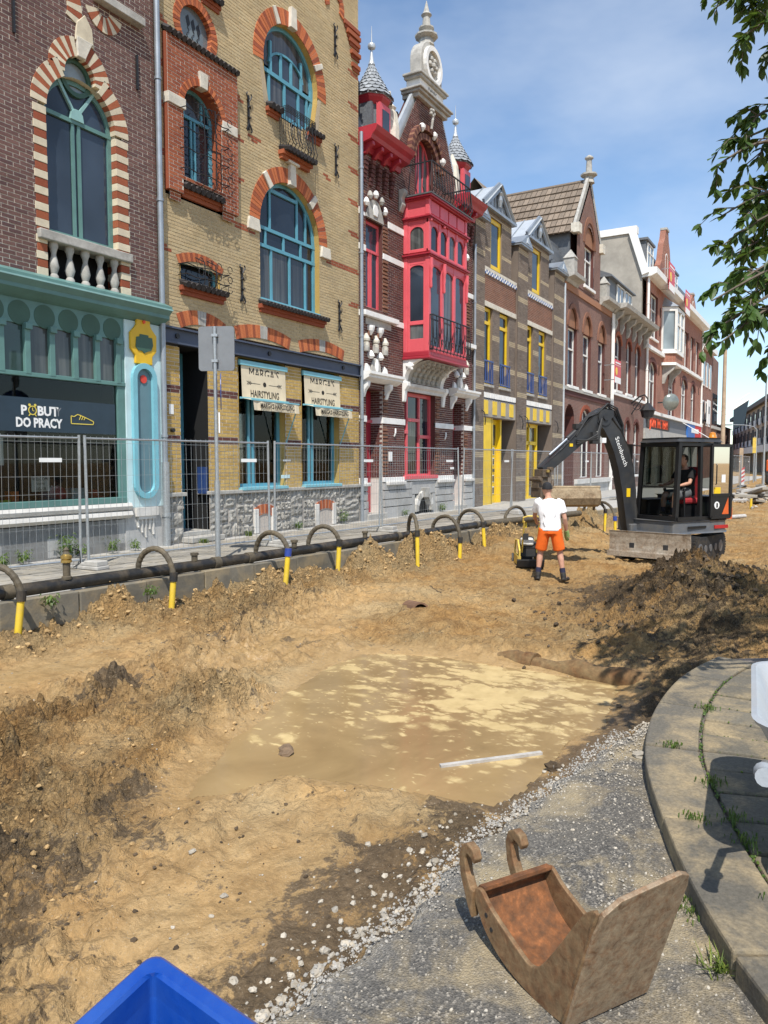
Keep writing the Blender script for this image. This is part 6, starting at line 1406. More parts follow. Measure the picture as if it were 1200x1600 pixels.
# side wall and mansard
MB().xprism([(D+.3, 10), (D+.3, 14.2), (D+1.0, 17.0), (D+9, 17.0), (D+9, 10)], 52.96, 53.3).build('party_wall', 'render_grey', h7)
mb = MB(); mb.bar((52.9, D+.05, 14.1), (52.9, D+.98, 17.0), .3, .45, (0, -1, 1)); mb.box(52.85, 53.5, D+.7, D+9.2, 16.9, 17.35); mb.build('verge_board', 'white_paint', h7)
mb = MB(); mb.v = [(53.3, D+.2, 14.4), (xb, D+.2, 14.4), (xb, D+1.1, 17.0), (53.3, D+1.1, 17.0), (xb, D+9, 17.0), (53.3, D+9, 17.0)]; mb.f = [(0, 1, 2, 3), (3, 2, 4, 5)]; mb.build('mansard_roof', 'slate', h7)
for x in (53.9, 63.4):
    q = MB(); q.box(x, x+2.3, D+.3, D+2.2, 14.4, 16.6); q.box(x-.15, x+2.45, D+.15, D+2.3, 16.6, 16.75); qo = q.build('dormer', 'slate', h7); ww = window(h7, x+.35, x+2.2, 14.6, 16.5, 0, -.22, 'white_paint', 'glass_pale', mull=[x+1.2], trans=[15.9]); ww.parent = qo
def stepgable(x0, x1, z0, zt):
    c = (x0+x1)/2; h = zt-z0
    P = [(x0, z0), (x1, z0), (x1, z0+.35*h), (x1-.12*(x1-x0), z0+.45*h), (c+.26*(x1-x0), z0+.75*h), (c+.16*(x1-x0), zt-.15*h), (c+.10*(x1-x0), zt), (c-.10*(x1-x0), zt), (c-.16*(x1-x0), zt-.15*h), (c-.26*(x1-x0), z0+.75*h), (x0+.12*(x1-x0), z0+.45*h), (x0, z0+.35*h)]
    MB().fprism(P, -.35, .05).build('stepped_gable', 'field_bright', h7); archwin(h7, c-.5, c+.5, z0+.9, z0+.55*h, .4, p=.06, g='glass_pale', sill=False, ringm='stone_white'); MB().fb(c-.5, c+.5, zt, zt+.15, -.35, .12).build('gable_cap', 'stone_grey', h7)
stepgable(57.0, 61.6, 14.0, 18.5); stepgable(69.6, 74.0, 14.2, 16.2)
# bay window
bw = MB(); bw.zprism([(58.4, D+.1), (58.9, D-1.0), (61.9, D-1.0), (62.4, D+.1)], 9.55, 9.85); bw.zprism([(58.4, D+.1), (58.9, D-1.0), (61.9, D-1.0), (62.4, D+.1)], 12.6, 12.9); bwo = bw.build('bay_window', 'white_paint', h7)
mb = MB(); 
for x, y in ((58.45, D-.05), (58.95, D-.95), (60.4, D-.95), (61.85, D-.95), (62.35, D-.05)): mb.box(x-.12, x+.12, y-.05, y+.12, 9.8, 12.7)
mb.box(58.95, 61.85, D-.98, D-.9, 11.6, 11.75); mb.build('bay_posts', 'white_paint', bwo)
MB().zprism([(58.5, D+.05), (59.0, D-.92), (61.8, D-.92), (62.3, D+.05)], 9.85, 12.6).build('pane', 'glass_pale', bwo)
mb = MB(); mb.v = [(58.3, D+.1, 12.9), (58.8, D-1.1, 12.9), (62.0, D-1.1, 12.9), (62.5, D+.1, 12.9), (59.2, D+.1, 13.8), (61.6, D+.1, 13.8)]; mb.f = [(0, 1, 4), (1, 2, 5, 4), (2, 3, 5)]; mb.build('bay_roof', 'zinc', bwo)
MB().zprism([(58.5, D+.1), (59.0, D-.9), (61.8, D-.9), (62.3, D+.1)], 8.9, 9.55).build('bay_apron', 'field_bright', bwo); MB().zprism([(58.45, D+.1), (58.95, D-.96), (61.85, D-.96), (62.35, D+.1)], 8.7, 8.9).build('bay_moulding', 'stone_white', bwo)
mb = MB()
for x in (59.0, 61.6): mb.xprism([(D, 7.4), (D, 8.7), (D-.9, 8.7), (D-.8, 8.4), (D-.35, 8.0), (D-.15, 7.4)], x, x+.25)
mb.build('bay_brackets', 'stone_grey', bwo)
for x in (57.6, 57.6, 66.5, 69.9, 73.2, 76.3): 
    for z in (8.2, 11.0, 12.3): anchor(h7, x, z, .7, False, .03)
downpipe(h7, 53.2, 5, 14, .09, 'white_paint'); downpipe(h7, 77.7, 0, 14, .09, 'white_paint')
# houses 8, 9, the flats, the far brick house
h8 = thing('narrow_brick_house', 'red brick house with pale cornice before the modern corner building', 'house', (81, D, 0))
wall_sheet(h8, 77.9, 85.2, 0, 12.6, [], 'field_red'); MB().box(77.9, 85.2, D+.05, D+9, -.2, 12.7).build('house_body', 'field_red', h8)
for x in (78.7, 80.9, 83.1):
    for z in (5.2, 9.0): q = MB(); q.fb(x, x+1.2, z, z+2.4, -.05, .06); fo = q.build('window_frame', 'white_paint', h8); MB().fb(x+.15, x+1.05, z+.15, z+2.25, .06, .07).build('pane', 'glass_blue', fo)
MB().fb(77.9, 85.2, 12.5, 13.0, -.1, .5).build('cornice', 'white_paint', h8); mb = MB(); mb.box(78.8, 82, D+.6, D+3, 12.8, 15); mb.build('dormer', 'stone_white', h8); MB().box(78.9, 79.9, D+1.2, D+2, 15, 16.2).build('chimney', 'field_dark', h8)
h9 = thing('modern_corner_building', 'plain dark brick corner building with recessed dark upper window', 'building', (90, D, 0))
MB().xprism([(D, 0), (D, 12.4), (D+.9, 13.6), (D+9, 13.6), (D+9, 0)], 85.25, 90).build('wall', 'field_dark', h9); MB().zprism([(90, D), (94.4, D+1.2), (96.5, D+4), (96.5, D+10), (90, D+10)], -.2, 11.3).build('corner_wall', 'field_dark', h9)
MB().fb(86, 89.6, 5.6, 8.8, .01, .06).build('window_band', 'glass_dark', h9); MB().fb(85.4, 93, 5.1, 5.4, .01, .2).build('window_ledge', 'concrete', h9); MB().fb(85.3, 90, .1, 4.6, .01, .05).build('shop_wall', 'render_grey', h9)
fl = thing('apartment_building', 'grey-brown block of flats with balconies behind the lamp post', 'building', (150, 13, 0))
a0 = Vector((124, 8.1, 0)); a1 = Vector((188, 19.8, 0)); dv = (a1-a0).normalized(); nv = Vector((-dv.y, dv.x, 0)); LN = (a1-a0).length
a0 = a0-dv*26; LN += 26
plain('flats_brick', (.33, .29, .25), .9, .12, .4, .2); plain('flats_dark', (.045, .047, .052), .8, .15, .4, .1); plain('balcony_panel', (.50, .54, .58), .5, .1, .5, .1)
mb = MB(); mb.obox(a0+dv*LN/2-nv*6+Vector((0, 0, 7.2)), dv*LN/2, nv*6, (0, 0, 3.6)); mb.build('upper_wall', 'flats_brick', fl)
mb = MB(); mb.obox(a0+dv*LN/2-nv*6.6+Vector((0, 0, 1.6)), dv*LN/2, nv*6, (0, 0, 2.1)); mb.build('ground_floor', 'flats_dark', fl)
mb = MB(); mb.obox(a0+dv*LN/2-nv*5.8+Vector((0, 0, 11.0)), dv*(LN/2+.4), nv*6.5, (0, 0, .35)); mb.build('roof_edge', 'roof_felt', fl)
mb = MB(); mb.obox(a0+dv*LN/2-nv*4.6+Vector((0, 0, 3.55)), dv*LN/2, nv*6, (0, 0, .5)); mb.build('canopy', 'balcony_panel', fl)
for i in range(13):
    t = 3+i*7.0
    for z in (4.9, 8.0):
        if t+5 > LN: continue
        q = MB(); q.obox(a0+dv*t+nv*.02+Vector((0, 0, z+.9)), dv*1.1, nv*.06, (0, 0, .95)); wo = q.build('window', 'flats_dark', fl); q = MB(); q.obox(a0+dv*t+nv*.1+Vector((0, 0, z+.9)), dv*.45, nv*.02, (0, 0, .75)); q.build('pane', 'glass_pale', wo)
        q = MB(); q.obox(a0+dv*(t+3.6)+nv*.03+Vector((0, 0, z+1.0)), dv*1.25, nv*.05, (0, 0, 1.25)); lo = q.build('loggia', 'flats_dark', fl)
        q = MB(); q.obox(a0+dv*(t+3.6)+nv*.5+Vector((0, 0, z-.05)), dv*1.35, nv*.06, (0, 0, .5)); q.build('balcony_front', 'balcony_panel', lo)
for i in range(14): q = MB(); q.obox(a0+dv*(1+i*6.6)-nv*.2+Vector((0, 0, 1.5)), dv*.3, nv*.3, (0, 0, 1.6)); q.build('column', 'flats_brick', fl)
fh = thing('far_brick_house', 'dark red brick house end far down the street beside the flats', 'house', (150, 22, 0))
mb = MB(); mb.box(150, 190, 20.5, 34, -.5, 9.0); mb.build('wall', 'field_red', fh); mb = MB(); mb.xprism([(20, 9.0), (34.5, 9.0), (27, 12)], 149.5, 190); mb.build('roof', 'roof_felt', fh)
for k in range(3): q = MB(); q.box(149.9, 150.0, 22+k*3, 23.4+k*3, 4.5, 6.3); q.build('window', 'glass_pale', fh)
# ------------------------------------------------------------------ pixel-ray helper used once to survey positions in the street
CF = Vector((math.cos(HEAD)*math.cos(PITCH), math.sin(HEAD)*math.cos(PITCH), math.sin(PITCH))); CR = Vector((math.sin(HEAD), -math.cos(HEAD), 0)); CU = CR.cross(CF)
def at(x, y, t): return Vector((0, 0, CAMZ))+(CF+CR*((x-600)/1180)+CU*((800-y)/1180))*t
def ongr(x, y, z=0): d = CF+CR*((x-600)/1180)+CU*((800-y)/1180); k = (z-CAMZ)/d.z; return Vector((0, 0, CAMZ))+d*k
# ------------------------------------------------------------------ mesh fence panels
def fence_panel(label):
    t = thing('mesh_fence', label, 'fence', (0, 0, 0), 'mesh fence panels round the dig')
    W_, H_ = 3.45, 2.0
    for x in (0, W_): MB().tube([(x, 0, .04), (x, 0, H_)], .021, 8).build('post', 'galvanised', t, smooth=True)
    for z in (.14, H_-.045): MB().tube([(0, 0, z), (W_, 0, z)], .016, 8).build('rail', 'galvanised', t, smooth=True)
    mb = MB(); rng = random.Random(3)
    for i in range(1, 36):
        x = W_*i/36; j = rng.uniform(-.006, .006); mb.tube([(x, .018, .1), (x+j, .022+j, 1.0), (x-j, .018, H_-.01)], .0026, 4, False)
    for k in range(8): z = .14+k*.25; mb.tube([(0, .0, z), (W_*.5, .006, z+rng.uniform(-.008, .008)), (W_, .0, z)], .0028, 4, False)
    mb.build('wire_mesh', 'galvanised', t)
    MB().box(W_-.62, W_-.28, -.012, -.004, 1.60, 1.66).build('tag_plate', 'sticker', t)
    return t
FP = [(3.95, 10.12), (7.42, 9.63), (11.22, 9.12), (14.9, 8.92), (19.0, 8.82), (22.0, 8.5), (25.6, 8.25), (29.2, 8.05), (32.9, 7.9), (36.6, 7.8)]
FL = ['mesh fence panel at the left edge before the teal shop', 'mesh fence panel before the watch pilaster and the salon door', 'mesh fence panel before the two salon windows', 'mesh fence panel before the maroon oriel house', 'mesh fence panel leaning before the first yellow door', 'mesh fence panel behind the worker before the second yellow door', 'mesh fence panel behind the raised excavator arm', 'mesh fence panel behind the excavator boom', 'mesh fence panel left of the excavator cab', ]
fp0 = fence_panel(FL[0])
for i, lb in enumerate(FL):
    o = fp0 if i == 0 else copytree(fp0)
    a, b = Vector((*FP[i], 0)), Vector((*FP[i+1], 0)); d = b-a; g = .05
    o.location = a+d.normalized()*g; o.rotation_euler = (R_((1.2, -.8, .6, -1.5, 2.2, -1, 1, 0, 1)[i]), 0, math.atan2(d.y, d.x)); o.scale = ((d.length-2*g-.03)/3.45, 1, 1); o['label'] = lb
far = [((1124, 770), (1141, 768), 'far mesh fence panel right behind the striped beacon by the cab'), ((1142, 768), (1156, 765), 'far mesh fence panel between the two striped beacons'), ((1157, 765), (1170, 758), 'far mesh fence panel at the right of the second striped beacon')]
for p, q, lb in far:
    o = copytree(fp0); a, b = ongr(*p), ongr(*q); d = b-a; o.location = a; o.rotation_euler = (0, 0, math.atan2(d.y, d.x)); o.scale = (d.length/3.45, 1, 1); o['label'] = lb
def block_foot():
    t = MB(); t.box(-.36, .36, -.115, .115, 0, .055); t.box(-.34, -.06, -.105, .105, .055, .13); t.box(.06, .34, -.105, .105, .055, .13); t.box(-.06, .06, -.105, .105, .055, .10)
    return t.build('fence_block', 'concrete', None, bevel=.012)
f0_ = block_foot()
for i in range(1, 9):
    o = f0_ if i == 1 else f0_.copy()
    if i > 1: COL.objects.link(o)
    o.location = (FP[i][0], FP[i][1]-.02, .004); o.rotation_euler = (0, 0, R_(85+random.uniform(-12, 12)))
    tag(o, ('concrete fence foot at the joint ' + ['before the teal shop', 'before the salon', 'between salon and oriel house', 'between oriel house and yellow doors', 'behind the worker', 'beside the raised bucket', 'behind the boom', 'by the excavator cab'][i-1]), 'fence foot', 'fence feet')
# ------------------------------------------------------------------ dewatering main, risers and hoses
hdr = thing('drain_main', 'long black drainage pipe lying on the pavement behind the kerb', 'pipe', (10, KERB_L(10)+.16, 0))
pts = [(x, KERB_L(x)+.17+.02*math.sin(x*1.3), .10) for x in np.arange(1.5, 17.5, .5)]
MB().tube(pts, .078, 14).build('main_pipe', 'black_pipe', hdr, smooth=True)
MB().tube([(x, KERB_L(x)+.17+.02*math.sin(x*1.3)-.10*(x-17), .10) for x in np.arange(17, 22.5, .5)], .085, 12).build('main_pipe', 'hose', hdr, smooth=True)
for x in (5.2, 8.35, 9.05, 13.2, 16.6): 
    y = KERB_L(x)+.17+.02*math.sin(x*1.3); MB().tube([(x-.06, y+.004, .10), (x+.06, y-.004, .10)], .090, 14).build('coupling', 'hose', hdr, smooth=True)
for x in (7.95, 10.1, 12.1): y = KERB_L(x)+.17; MB().lathe((x, y-.02, .17), [(.045, 0), (.045, .08), (.06, .085), (.06, .12)], 10).build('capped_stub', 'hose', hdr)
v = thing('brass_valve', 'brass hose coupling standing on the black pipe before the teal shop', 'coupling', (5.95, KERB_L(5.95)+.17, .18))
MB().lathe((5.95, KERB_L(5.95)+.17, .16), [(.062, 0), (.062, .03), (.045, .04), (.045, .2)], 12).build('rubber_sleeve', 'hose', v, smooth=True)
MB().lathe((5.95, KERB_L(5.95)+.17, .36), [(.045, 0), (.066, .008), (.066, .035), (.055, .042), (.068, .055), (.068, .09), (.045, .10), (.04, .12)], 12).build('brass_head', 'brass', v, smooth=True)
MB().lathe((5.95, KERB_L(5.95)+.17, .475), [(.045, 0), (.03, .03), (.036, .05), (.012, .08)], 10).build('plug', 'hose', v)
mb = MB(); mb.tube([(6.0, KERB_L(5.95)+.12, .54), (6.09, KERB_L(5.95)+.10, .50), (6.10, KERB_L(5.95)+.10, .35), (6.02, KERB_L(5.95)+.13, .30)], .008, 5); mb.build('lever', 'iron', v)
mainy = lambda X: KERB_L(X)+.17+.02*math.sin(X*1.3)-max(0, X-17)*.10
RS = [((25, 1008), (33, 935), -.42, (10, 893), None, -45, 'yellow riser pipe with ribbed hose at the left edge of the photo'),
      ((265, 962), (271, 905), -.42, (245, 862), None, 217, 'yellow riser pipe with ribbed hose arch below the watch pilaster'),
      ((443, 930), (450, 866), -.42, (425, 833), 'blue_collar', 398, 'yellow riser pipe with blue collar below the first salon window'),
      ((527, 908), (530, 851), -.42, (509, 822), None, 481, 'yellow riser pipe with hose arch below the second salon window'),
      ((653, 885), (652, 836), -.42, (650, 806), None, 637, 'upright yellow riser pipe before the cellar arch of the oriel house'),
      ((718, 870), (719, 846), -.38, (697, 817), None, 676, 'short riser pipe with low hose arch before the oriel house'),
      ((758, 858), (755, 822), -.32, (736, 798), None, 716, 'tall riser pipe with wide hose arch beside the oriel house corner'),
      ((820, 838), (821, 812), -.35, (804, 795), 'blue_collar', 789, 'riser pipe with blue collar behind the worker before the second yellow door'),
      ((944, 826), (946, 800), -.30, (928, 787), None, 912, 'yellow riser pipe with hose arch just left of the excavator boom'),
      ((962, 836), (961, 812), -.35, (944, 800), 'blue_collar', 928, 'low riser pipe with hose arch nearest the excavator boom')]
for bpx, tpx, z, ppx, col, ax, lb in RS:
    b = ongr(*bpx, z); zt = gz(b.x, b.y); b.z = zt-.25
    dep = (b-Vector((0, 0, CAMZ))).dot(CF)
    a = at(*tpx, dep); pk = at(*ppx, dep+.12)
    ax = min(np.arange(3, 24, .05), key=lambda X: abs((lambda pr: 600+1180*pr.dot(CR)/pr.dot(CF))(Vector((X, mainy(X), .17-CAMZ)))-ax)); m_ = Vector((ax, mainy(ax), .15))
    r = thing('riser_pipe', lb, 'pipe', (b.x, b.y, zt), 'yellow risers with hoses along the drain')
    MB().tube([b, a], .040, 12).build('yellow_pipe', 'yellow_plastic', r, smooth=True)
    top_ = max(pk.z, a.z+.12, .45); n_ = 26; sm = [a-(a-b).normalized()*.05]
    for k in range(n_+1): t_ = k/n_; q = a.lerp(m_, .5-.5*math.cos(math.pi*t_)); q.z = (a.z if t_ < .5 else m_.z)+(top_-(a.z if t_ < .5 else m_.z))*math.sin(math.pi*t_); sm.append(q)
    rad = [.036+(.005 if i % 2 else 0) for i in range(len(sm))]
    MB().tube(sm, rad, 10).build('hose', 'hose', r, smooth=False)
    MB().tube([a-(a-b).normalized()*.03, a+(a-b).normalized()*.09], .053, 12).build('hose_clamp', col or 'rubber', r)
# ------------------------------------------------------------------ road sign seen from behind
sp = ongr(341, 877); sp.z = 0
sg = thing('road_sign', 'grey back of a road sign on a steel post before the salon door', 'road sign', sp)
MB().tube([sp, sp+Vector((0, 0, 1.3))], .043, 12).build('post', 'galvanised', sg, smooth=True); MB().tube([sp+Vector((0, 0, 1.28)), sp+Vector((-.01, 0, 3.74))], .030, 12).build('post', 'galvanised', sg, smooth=True)
c = sp+Vector((.05, .01, 3.40)); dx_ = Vector((.30, -.62, 0)).normalized(); nn = dx_.cross(Vector((0, 0, 1)))
q = MB(); P = []
for k in range(4):
    for j in range(5): an = math.pi/2*k+math.pi/2*j/4; P.append(c+dx_*((.24 if k in (0, 3) else -.24)+.05*math.cos(an))+Vector((0, 0, (.30 if k < 2 else -.30)+.05*math.sin(an))))
n_ = len(P); q.v = [tuple(p+nn*.0) for p in P]+[tuple(p+nn*.028) for p in P]; q.f = [tuple(range(n_)), tuple(range(2*n_-1, n_-1, -1))]+[(i, (i+1) % n_, n_+(i+1) % n_, n_+i) for i in range(n_)]
q.build('sign_plate', 'sign_grey', sg)
mb = MB()
for z in (3.2, 3.6): mb.bar(sp+dx_*.05+Vector((0, 0, z)), sp-dx_*.05+Vector((0, 0, z)), .09, .04)
mb.build('clamp', 'galvanised', sg)
c2 = sp+Vector((.02, -.02, 2.72)); q = MB(); dd = Vector((.74, .67, 0)); n2_ = Vector((.67, -.74, 0))
for s in (0, .012): q.v += [tuple(c2+n2_*(.045+s)+dd*.29*math.cos(2*math.pi*i/20)+Vector((0, 0, .29*math.sin(2*math.pi*i/20)))) for i in range(20)]
q.f = [tuple(range(20)), tuple(range(39, 19, -1))]+[(i, (i+1) % 20, 20+(i+1) % 20, 20+i) for i in range(20)]; q.build('round_sign', 'blue_rail', sg)
q = MB(); q.obox(sp+n2_*.05+Vector((0, 0, 2.22)), dd*.2, n2_*.01, (0, 0, .16)); q.build('sub_plate', 'sticker', sg)
# ------------------------------------------------------------------ buried pipes, drain mouth, wet pipe edge in the puddle
rustmetal('rusty_pipe', (.22, .15, .07), (.15, .065, .022), .40, .9, 4)
a, b = Vector((7.75, 4.2, -.56)), Vector((7.1, .95, -.46))
op = thing('old_pipe', 'rust-brown old pipe half buried along the far side of the puddle', 'pipe', (a+b)/2)
rng = random.Random(8)
MB().tube([a.lerp(b, i/14)+Vector((rng.uniform(-.02, .02), 0, rng.uniform(-.015, .015)-.10*(i == 0))) for i in range(15)], [.115+rng.uniform(-.03, .02) for i in range(15)], 12).build('pipe_barrel', 'rusty_pipe', op, smooth=True)
MB().tube([a.lerp(b, .46), a.lerp(b, .50)], .135, 12).build('pipe_collar', 'rusty_pipe', op, smooth=True)
dm_ = ongr(657, 968, -.42); hz = gz(dm_.x, dm_.y)
dp = thing('drain_mouth', 'dark open end of a clay drain pipe in the mud', 'pipe', (dm_.x, dm_.y, hz))
plain('clay', (.18, .10, .06), .9, .2, 12, .5)
ax_d = Vector((.7, .7, -.12)).normalized(); o_ = Vector((dm_.x, dm_.y, hz-.045)); q = MB(); n = 14; u_ = ax_d.orthogonal().normalized(); w2 = ax_d.cross(u_)
for rr_, s in ((.12, -.02), (.12, .5), (.098, .5), (.098, -.02)): q.v += [tuple(o_+ax_d*s+(u_*math.cos(2*math.pi*i/n)+w2*math.sin(2*math.pi*i/n))*rr_) for i in range(n)]
q.f = [(k*n+i, k*n+(i+1) % n, ((k+1) % 4)*n+(i+1) % n, ((k+1) % 4)*n+i) for k in range(4) for i in range(n)]; q.build('pipe_wall', 'clay', dp)
plain('timber', (.34, .27, .19), .85, .25, 14, .5, 30); plain('stick_grey', (.42, .40, .37), .8, .2, 14, .4)
a, b = ongr(688, 1192, POND_Z+.03), ongr(846, 1172, POND_Z+.03)
tag(MB().bar(a-Vector((0, 0, .022)), b-Vector((0, 0, .02)), .035, .02).build('wet_pipe_edge', 'stick_grey', None), 'thin pale wet edge of a pipe in the front of the puddle', 'lath')  # thin grey bar stands for the wet edge of a pipe
a = ongr(1118, 812, -.30); b = ongr(1164, 810, -.30); a.z = gz(a.x, a.y)+.06; b.z = gz(b.x, b.y)+.06
tag(MB().tube([a, b], .07, 10).build('loose_pipe', 'stick_grey', None, smooth=True), 'grey pipe lying on the sand right of the excavator', 'pipe')
a = ongr(1173, 797, -.3); a.z = gz(a.x, a.y); tag(MB().tube([a-Vector((0, 0, .2)), a+Vector((0, 0, .42))], .05, 10).build('yellow_stub', 'yellow_plastic', None, smooth=True), 'short yellow pipe stub standing in the sand at right', 'pipe')
# ------------------------------------------------------------------ stones and clods
plain('stone_chip', (.40, .365, .305), .9, .18, 20, .5, 60, dirt=(.34, .26, .15), dirt_amt=.5, rnd=.25)
def rockmesh(seed, m):
    rng = random.Random(seed); mb = MB(); mb.ball((0, 0, 0), 1, 8, 6)
    mb.v = [tuple(Vector(p)*(1+rng.uniform(-.22, .22))) for p in mb.v]; mb.v = [(x, y, z*.62) for x, y, z in mb.v]; return mb.mesh('stone', m)
rock = [rockmesh(i, 'stone_chip') for i in range(6)]; plain('stone_brown', (.17, .115, .07), .9, .25, 20, .5); plain('clod_dark', (.085, .06, .036), .95, .3, 20, .5, rnd=.3); rockd = {'b': rockmesh(31, 'stone_brown'), 'd': rockmesh(33, 'clod_dark'), 's': rock[0]}
def place_rock(x, y, s, me, lb=None, z=None, grp=None):
    o = bpy.data.objects.new('stone', me); COL.objects.link(o); o.location = (x, y, (gz(x, y) if z is None else z)+s*.35); o.scale = (s*random.uniform(.8, 1.4), s*random.uniform(.8, 1.2), s); o.rotation_euler = (random.uniform(-.3, .3), random.uniform(-.3, .3), random.uniform(0, 6))
    tag(o, lb, 'stone', grp); return o
random.seed(21)
for px_, py_, s in ((505, 1480, .045), (497, 1510, .055), (545, 1440, .04), (560, 1450, .035), (350, 1390, .03), (365, 1530, .04), (410, 1590, .05), (455, 1520, .04), (470, 1535, .035), (440, 1555, .04), (430, 1580, .04), (600, 1430, .03), (680, 1350, .05), (575, 1310, .035), (300, 1330, .035), (640, 1330, .03), (610, 1460, .03), (470, 1500, .03), (480, 1555, .035), (395, 1540, .03), (330, 1420, .025), (270, 1440, .02), (540, 1470, .045), (625, 1370, .03)):
    q = ongr(px_, py_, -.40); place_rock(q.x, q.y, s*.48, random.choice(rock), 'pale loose stone lying on the mud beside the asphalt edge', None, 'loose stones on the mud')
for px_, py_, s, lb in ((1000, 1192, .035, 'small round grey stone on the asphalt beside the curved kerb'), (447, 1177, .05, 'brown stone in the left part of the puddle'), (865, 1205, .06, 'dark lump of earth at the right rim of the puddle')):
    q = ongr(px_, py_, -.12 if px_ > 950 else -.5); place_rock(q.x, q.y, s, rockd[lb.split()[0][0]], lb, RZ if px_ > 950 else (POND_Z if px_ < 500 else None))
def scatter(name, n, fn, m, lo, hi, seed):
    rng = random.Random(seed); P = [fn(rng) for _ in range(n)]; P = [p for p in P if p]
    Z = ground_z(np.array([p[0] for p in P]), np.array([p[1] for p in P])); V = []; F = []
    g_ = 1.618; base = [tuple(Vector(q).normalized()) for q in ((-1, g_, 0), (1, g_, 0), (-1, -g_, 0), (1, -g_, 0), (0, -1, g_), (0, 1, g_), (0, -1, -g_), (0, 1, -g_), (g_, 0, -1), (g_, 0, 1), (-g_, 0, -1), (-g_, 0, 1))]; fc = [(0, 11, 5), (0, 5, 1), (0, 1, 7), (0, 7, 10), (0, 10, 11), (1, 5, 9), (5, 11, 4), (11, 10, 2), (10, 7, 6), (7, 1, 8), (3, 9, 4), (3, 4, 2), (3, 2, 6), (3, 6, 8), (3, 8, 9), (4, 9, 5), (2, 4, 11), (6, 2, 10), (8, 6, 7), (9, 8, 1)]
    for (x, y, *zz), z in zip(P, Z):
        s = lo+(hi-lo)*rng.random()**2.5; a = rng.uniform(0, 6); k = len(V); c, sn = math.cos(a), math.sin(a); z = zz[0] if zz else z
        for bx_, by_, bz_ in base: j = rng.uniform(.65, 1.3); V.append((x+(bx_*c-by_*sn)*s*j, y+(bx_*sn+by_*c)*s*j*.8, z+.25*s+bz_*s*.7*j))
        F += [(a_+k, b_+k, c_+k) for a_, b_, c_ in fc]
    mb = MB(); mb.v = V; mb.f = F; o = mb.build(name, m); o['kind'] = 'stuff'; return o
edge = lambda x: float(np.interp(x, _ex, _ey))
def f1(r): x = r.uniform(.8, 5.0); return (x, edge(x)+abs(r.gauss(0, .22))+.02)
def f2(r): x = r.uniform(.8, 4.8); return (x, edge(x)+r.gauss(-.015, .032), -.097)
def f3(r): x, y = r.uniform(.8, 9), r.uniform(1.2, 7.6); return (x, y) if float(polydist(np.array([x]), np.array([y]), POND)[0]) > .1 and y > edge(x)+.1 else None
def f4(r): x, y = r.gauss(10.7, 1.5), r.gauss(1.5, .8); return (x, y) if y > edge(x)+.1 else None
def f5(r): x = r.uniform(4, 18); return (x, KERB_L(x)-abs(r.gauss(.1, .35))-.05)
def f6(r): x = r.uniform(1.2, 5.0); y = r.uniform(float(np.interp(x, kcx, kcy))+.02, edge(x)-.02); return (x, y, -.088)
plain('chip_pale', (.33, .31, .275), .9, .12, 20, .4, rnd=.2); scatter('concrete_crumbs', 3000, f2, 'chip_pale', .002, .009, 1); scatter('rubble_chips', 1300, f1, 'stone_chip', .004, .022, 2); scatter('pebbles', 900, f3, 'stone_chip', .003, .009, 3)
plain('clod_sand', (.40, .265, .12), .95, .25, 14, .5, rnd=.2)
scatter('earth_clods', 1300, f4, 'clod_dark', .008, .045, 4); scatter('sand_clods', 1100, f5, 'clod_sand', .008, .05, 5); scatter('road_grit', 2500, f6, 'stone_chip', .0025, .009, 6)
def f7(r):
    x = r.uniform(1.8, 8.6); y = 5.3+.28*(x-4.2)+r.gauss(0, .55)
    if r.random() < .4: x, y = r.gauss(2.3, .8), r.gauss(3.9, .9)
    if r.random() < .18: x, y = r.gauss(4.6, .3), r.gauss(4.2, .25)
    return (x, y) if y > edge(x)+.3 and float(polydist(np.array([x]), np.array([y]), POND)[0]) > .05 else None
scatter('mud_clods', 700, f7, 'clod_sand', .004, .022, 7)
def f8(r):
    x, y = r.gauss(2.2, .8), r.gauss(3.3, .7); return (x, y) if y > edge(x)+.15 else None
scatter('loam_clods', 350, f8, 'clod_dark', .004, .018, 8)
# ------------------------------------------------------------------ weeds
def leafmat(name, c):
    m, n, l, p, o = _base(name); oi = n.new('ShaderNodeNewGeometry'); r = _ramp(n, l, oi.outputs['Random Per Island'], [(0, sc3(c, .6)), (.6, c), (1, (c[0]*1.5+.02, c[1]*1.35, c[2]*1.1))]); l(r.outputs[0], p.inputs['Base Color'])
    p.inputs['Roughness'].default_value = .45; p.inputs['Specular IOR Level'].default_value = .4
    tr = n.new('ShaderNodeBsdfTranslucent'); l(_mix(n, l, .5, r.outputs[0], (.16, .24, .02)), tr.inputs[0]); ms = n.new('ShaderNodeMixShader'); ms.inputs[0].default_value = .35; l(p.outputs[0], ms.inputs[1]); l(tr.outputs[0], ms.inputs[2]); l(ms.outputs[0], o.inputs[0])
leafmat('weed', (.10, .17, .035)); leafmat('grass', (.14, .20, .04)); leafmat('tree_leaf', (.062, .118, .026))
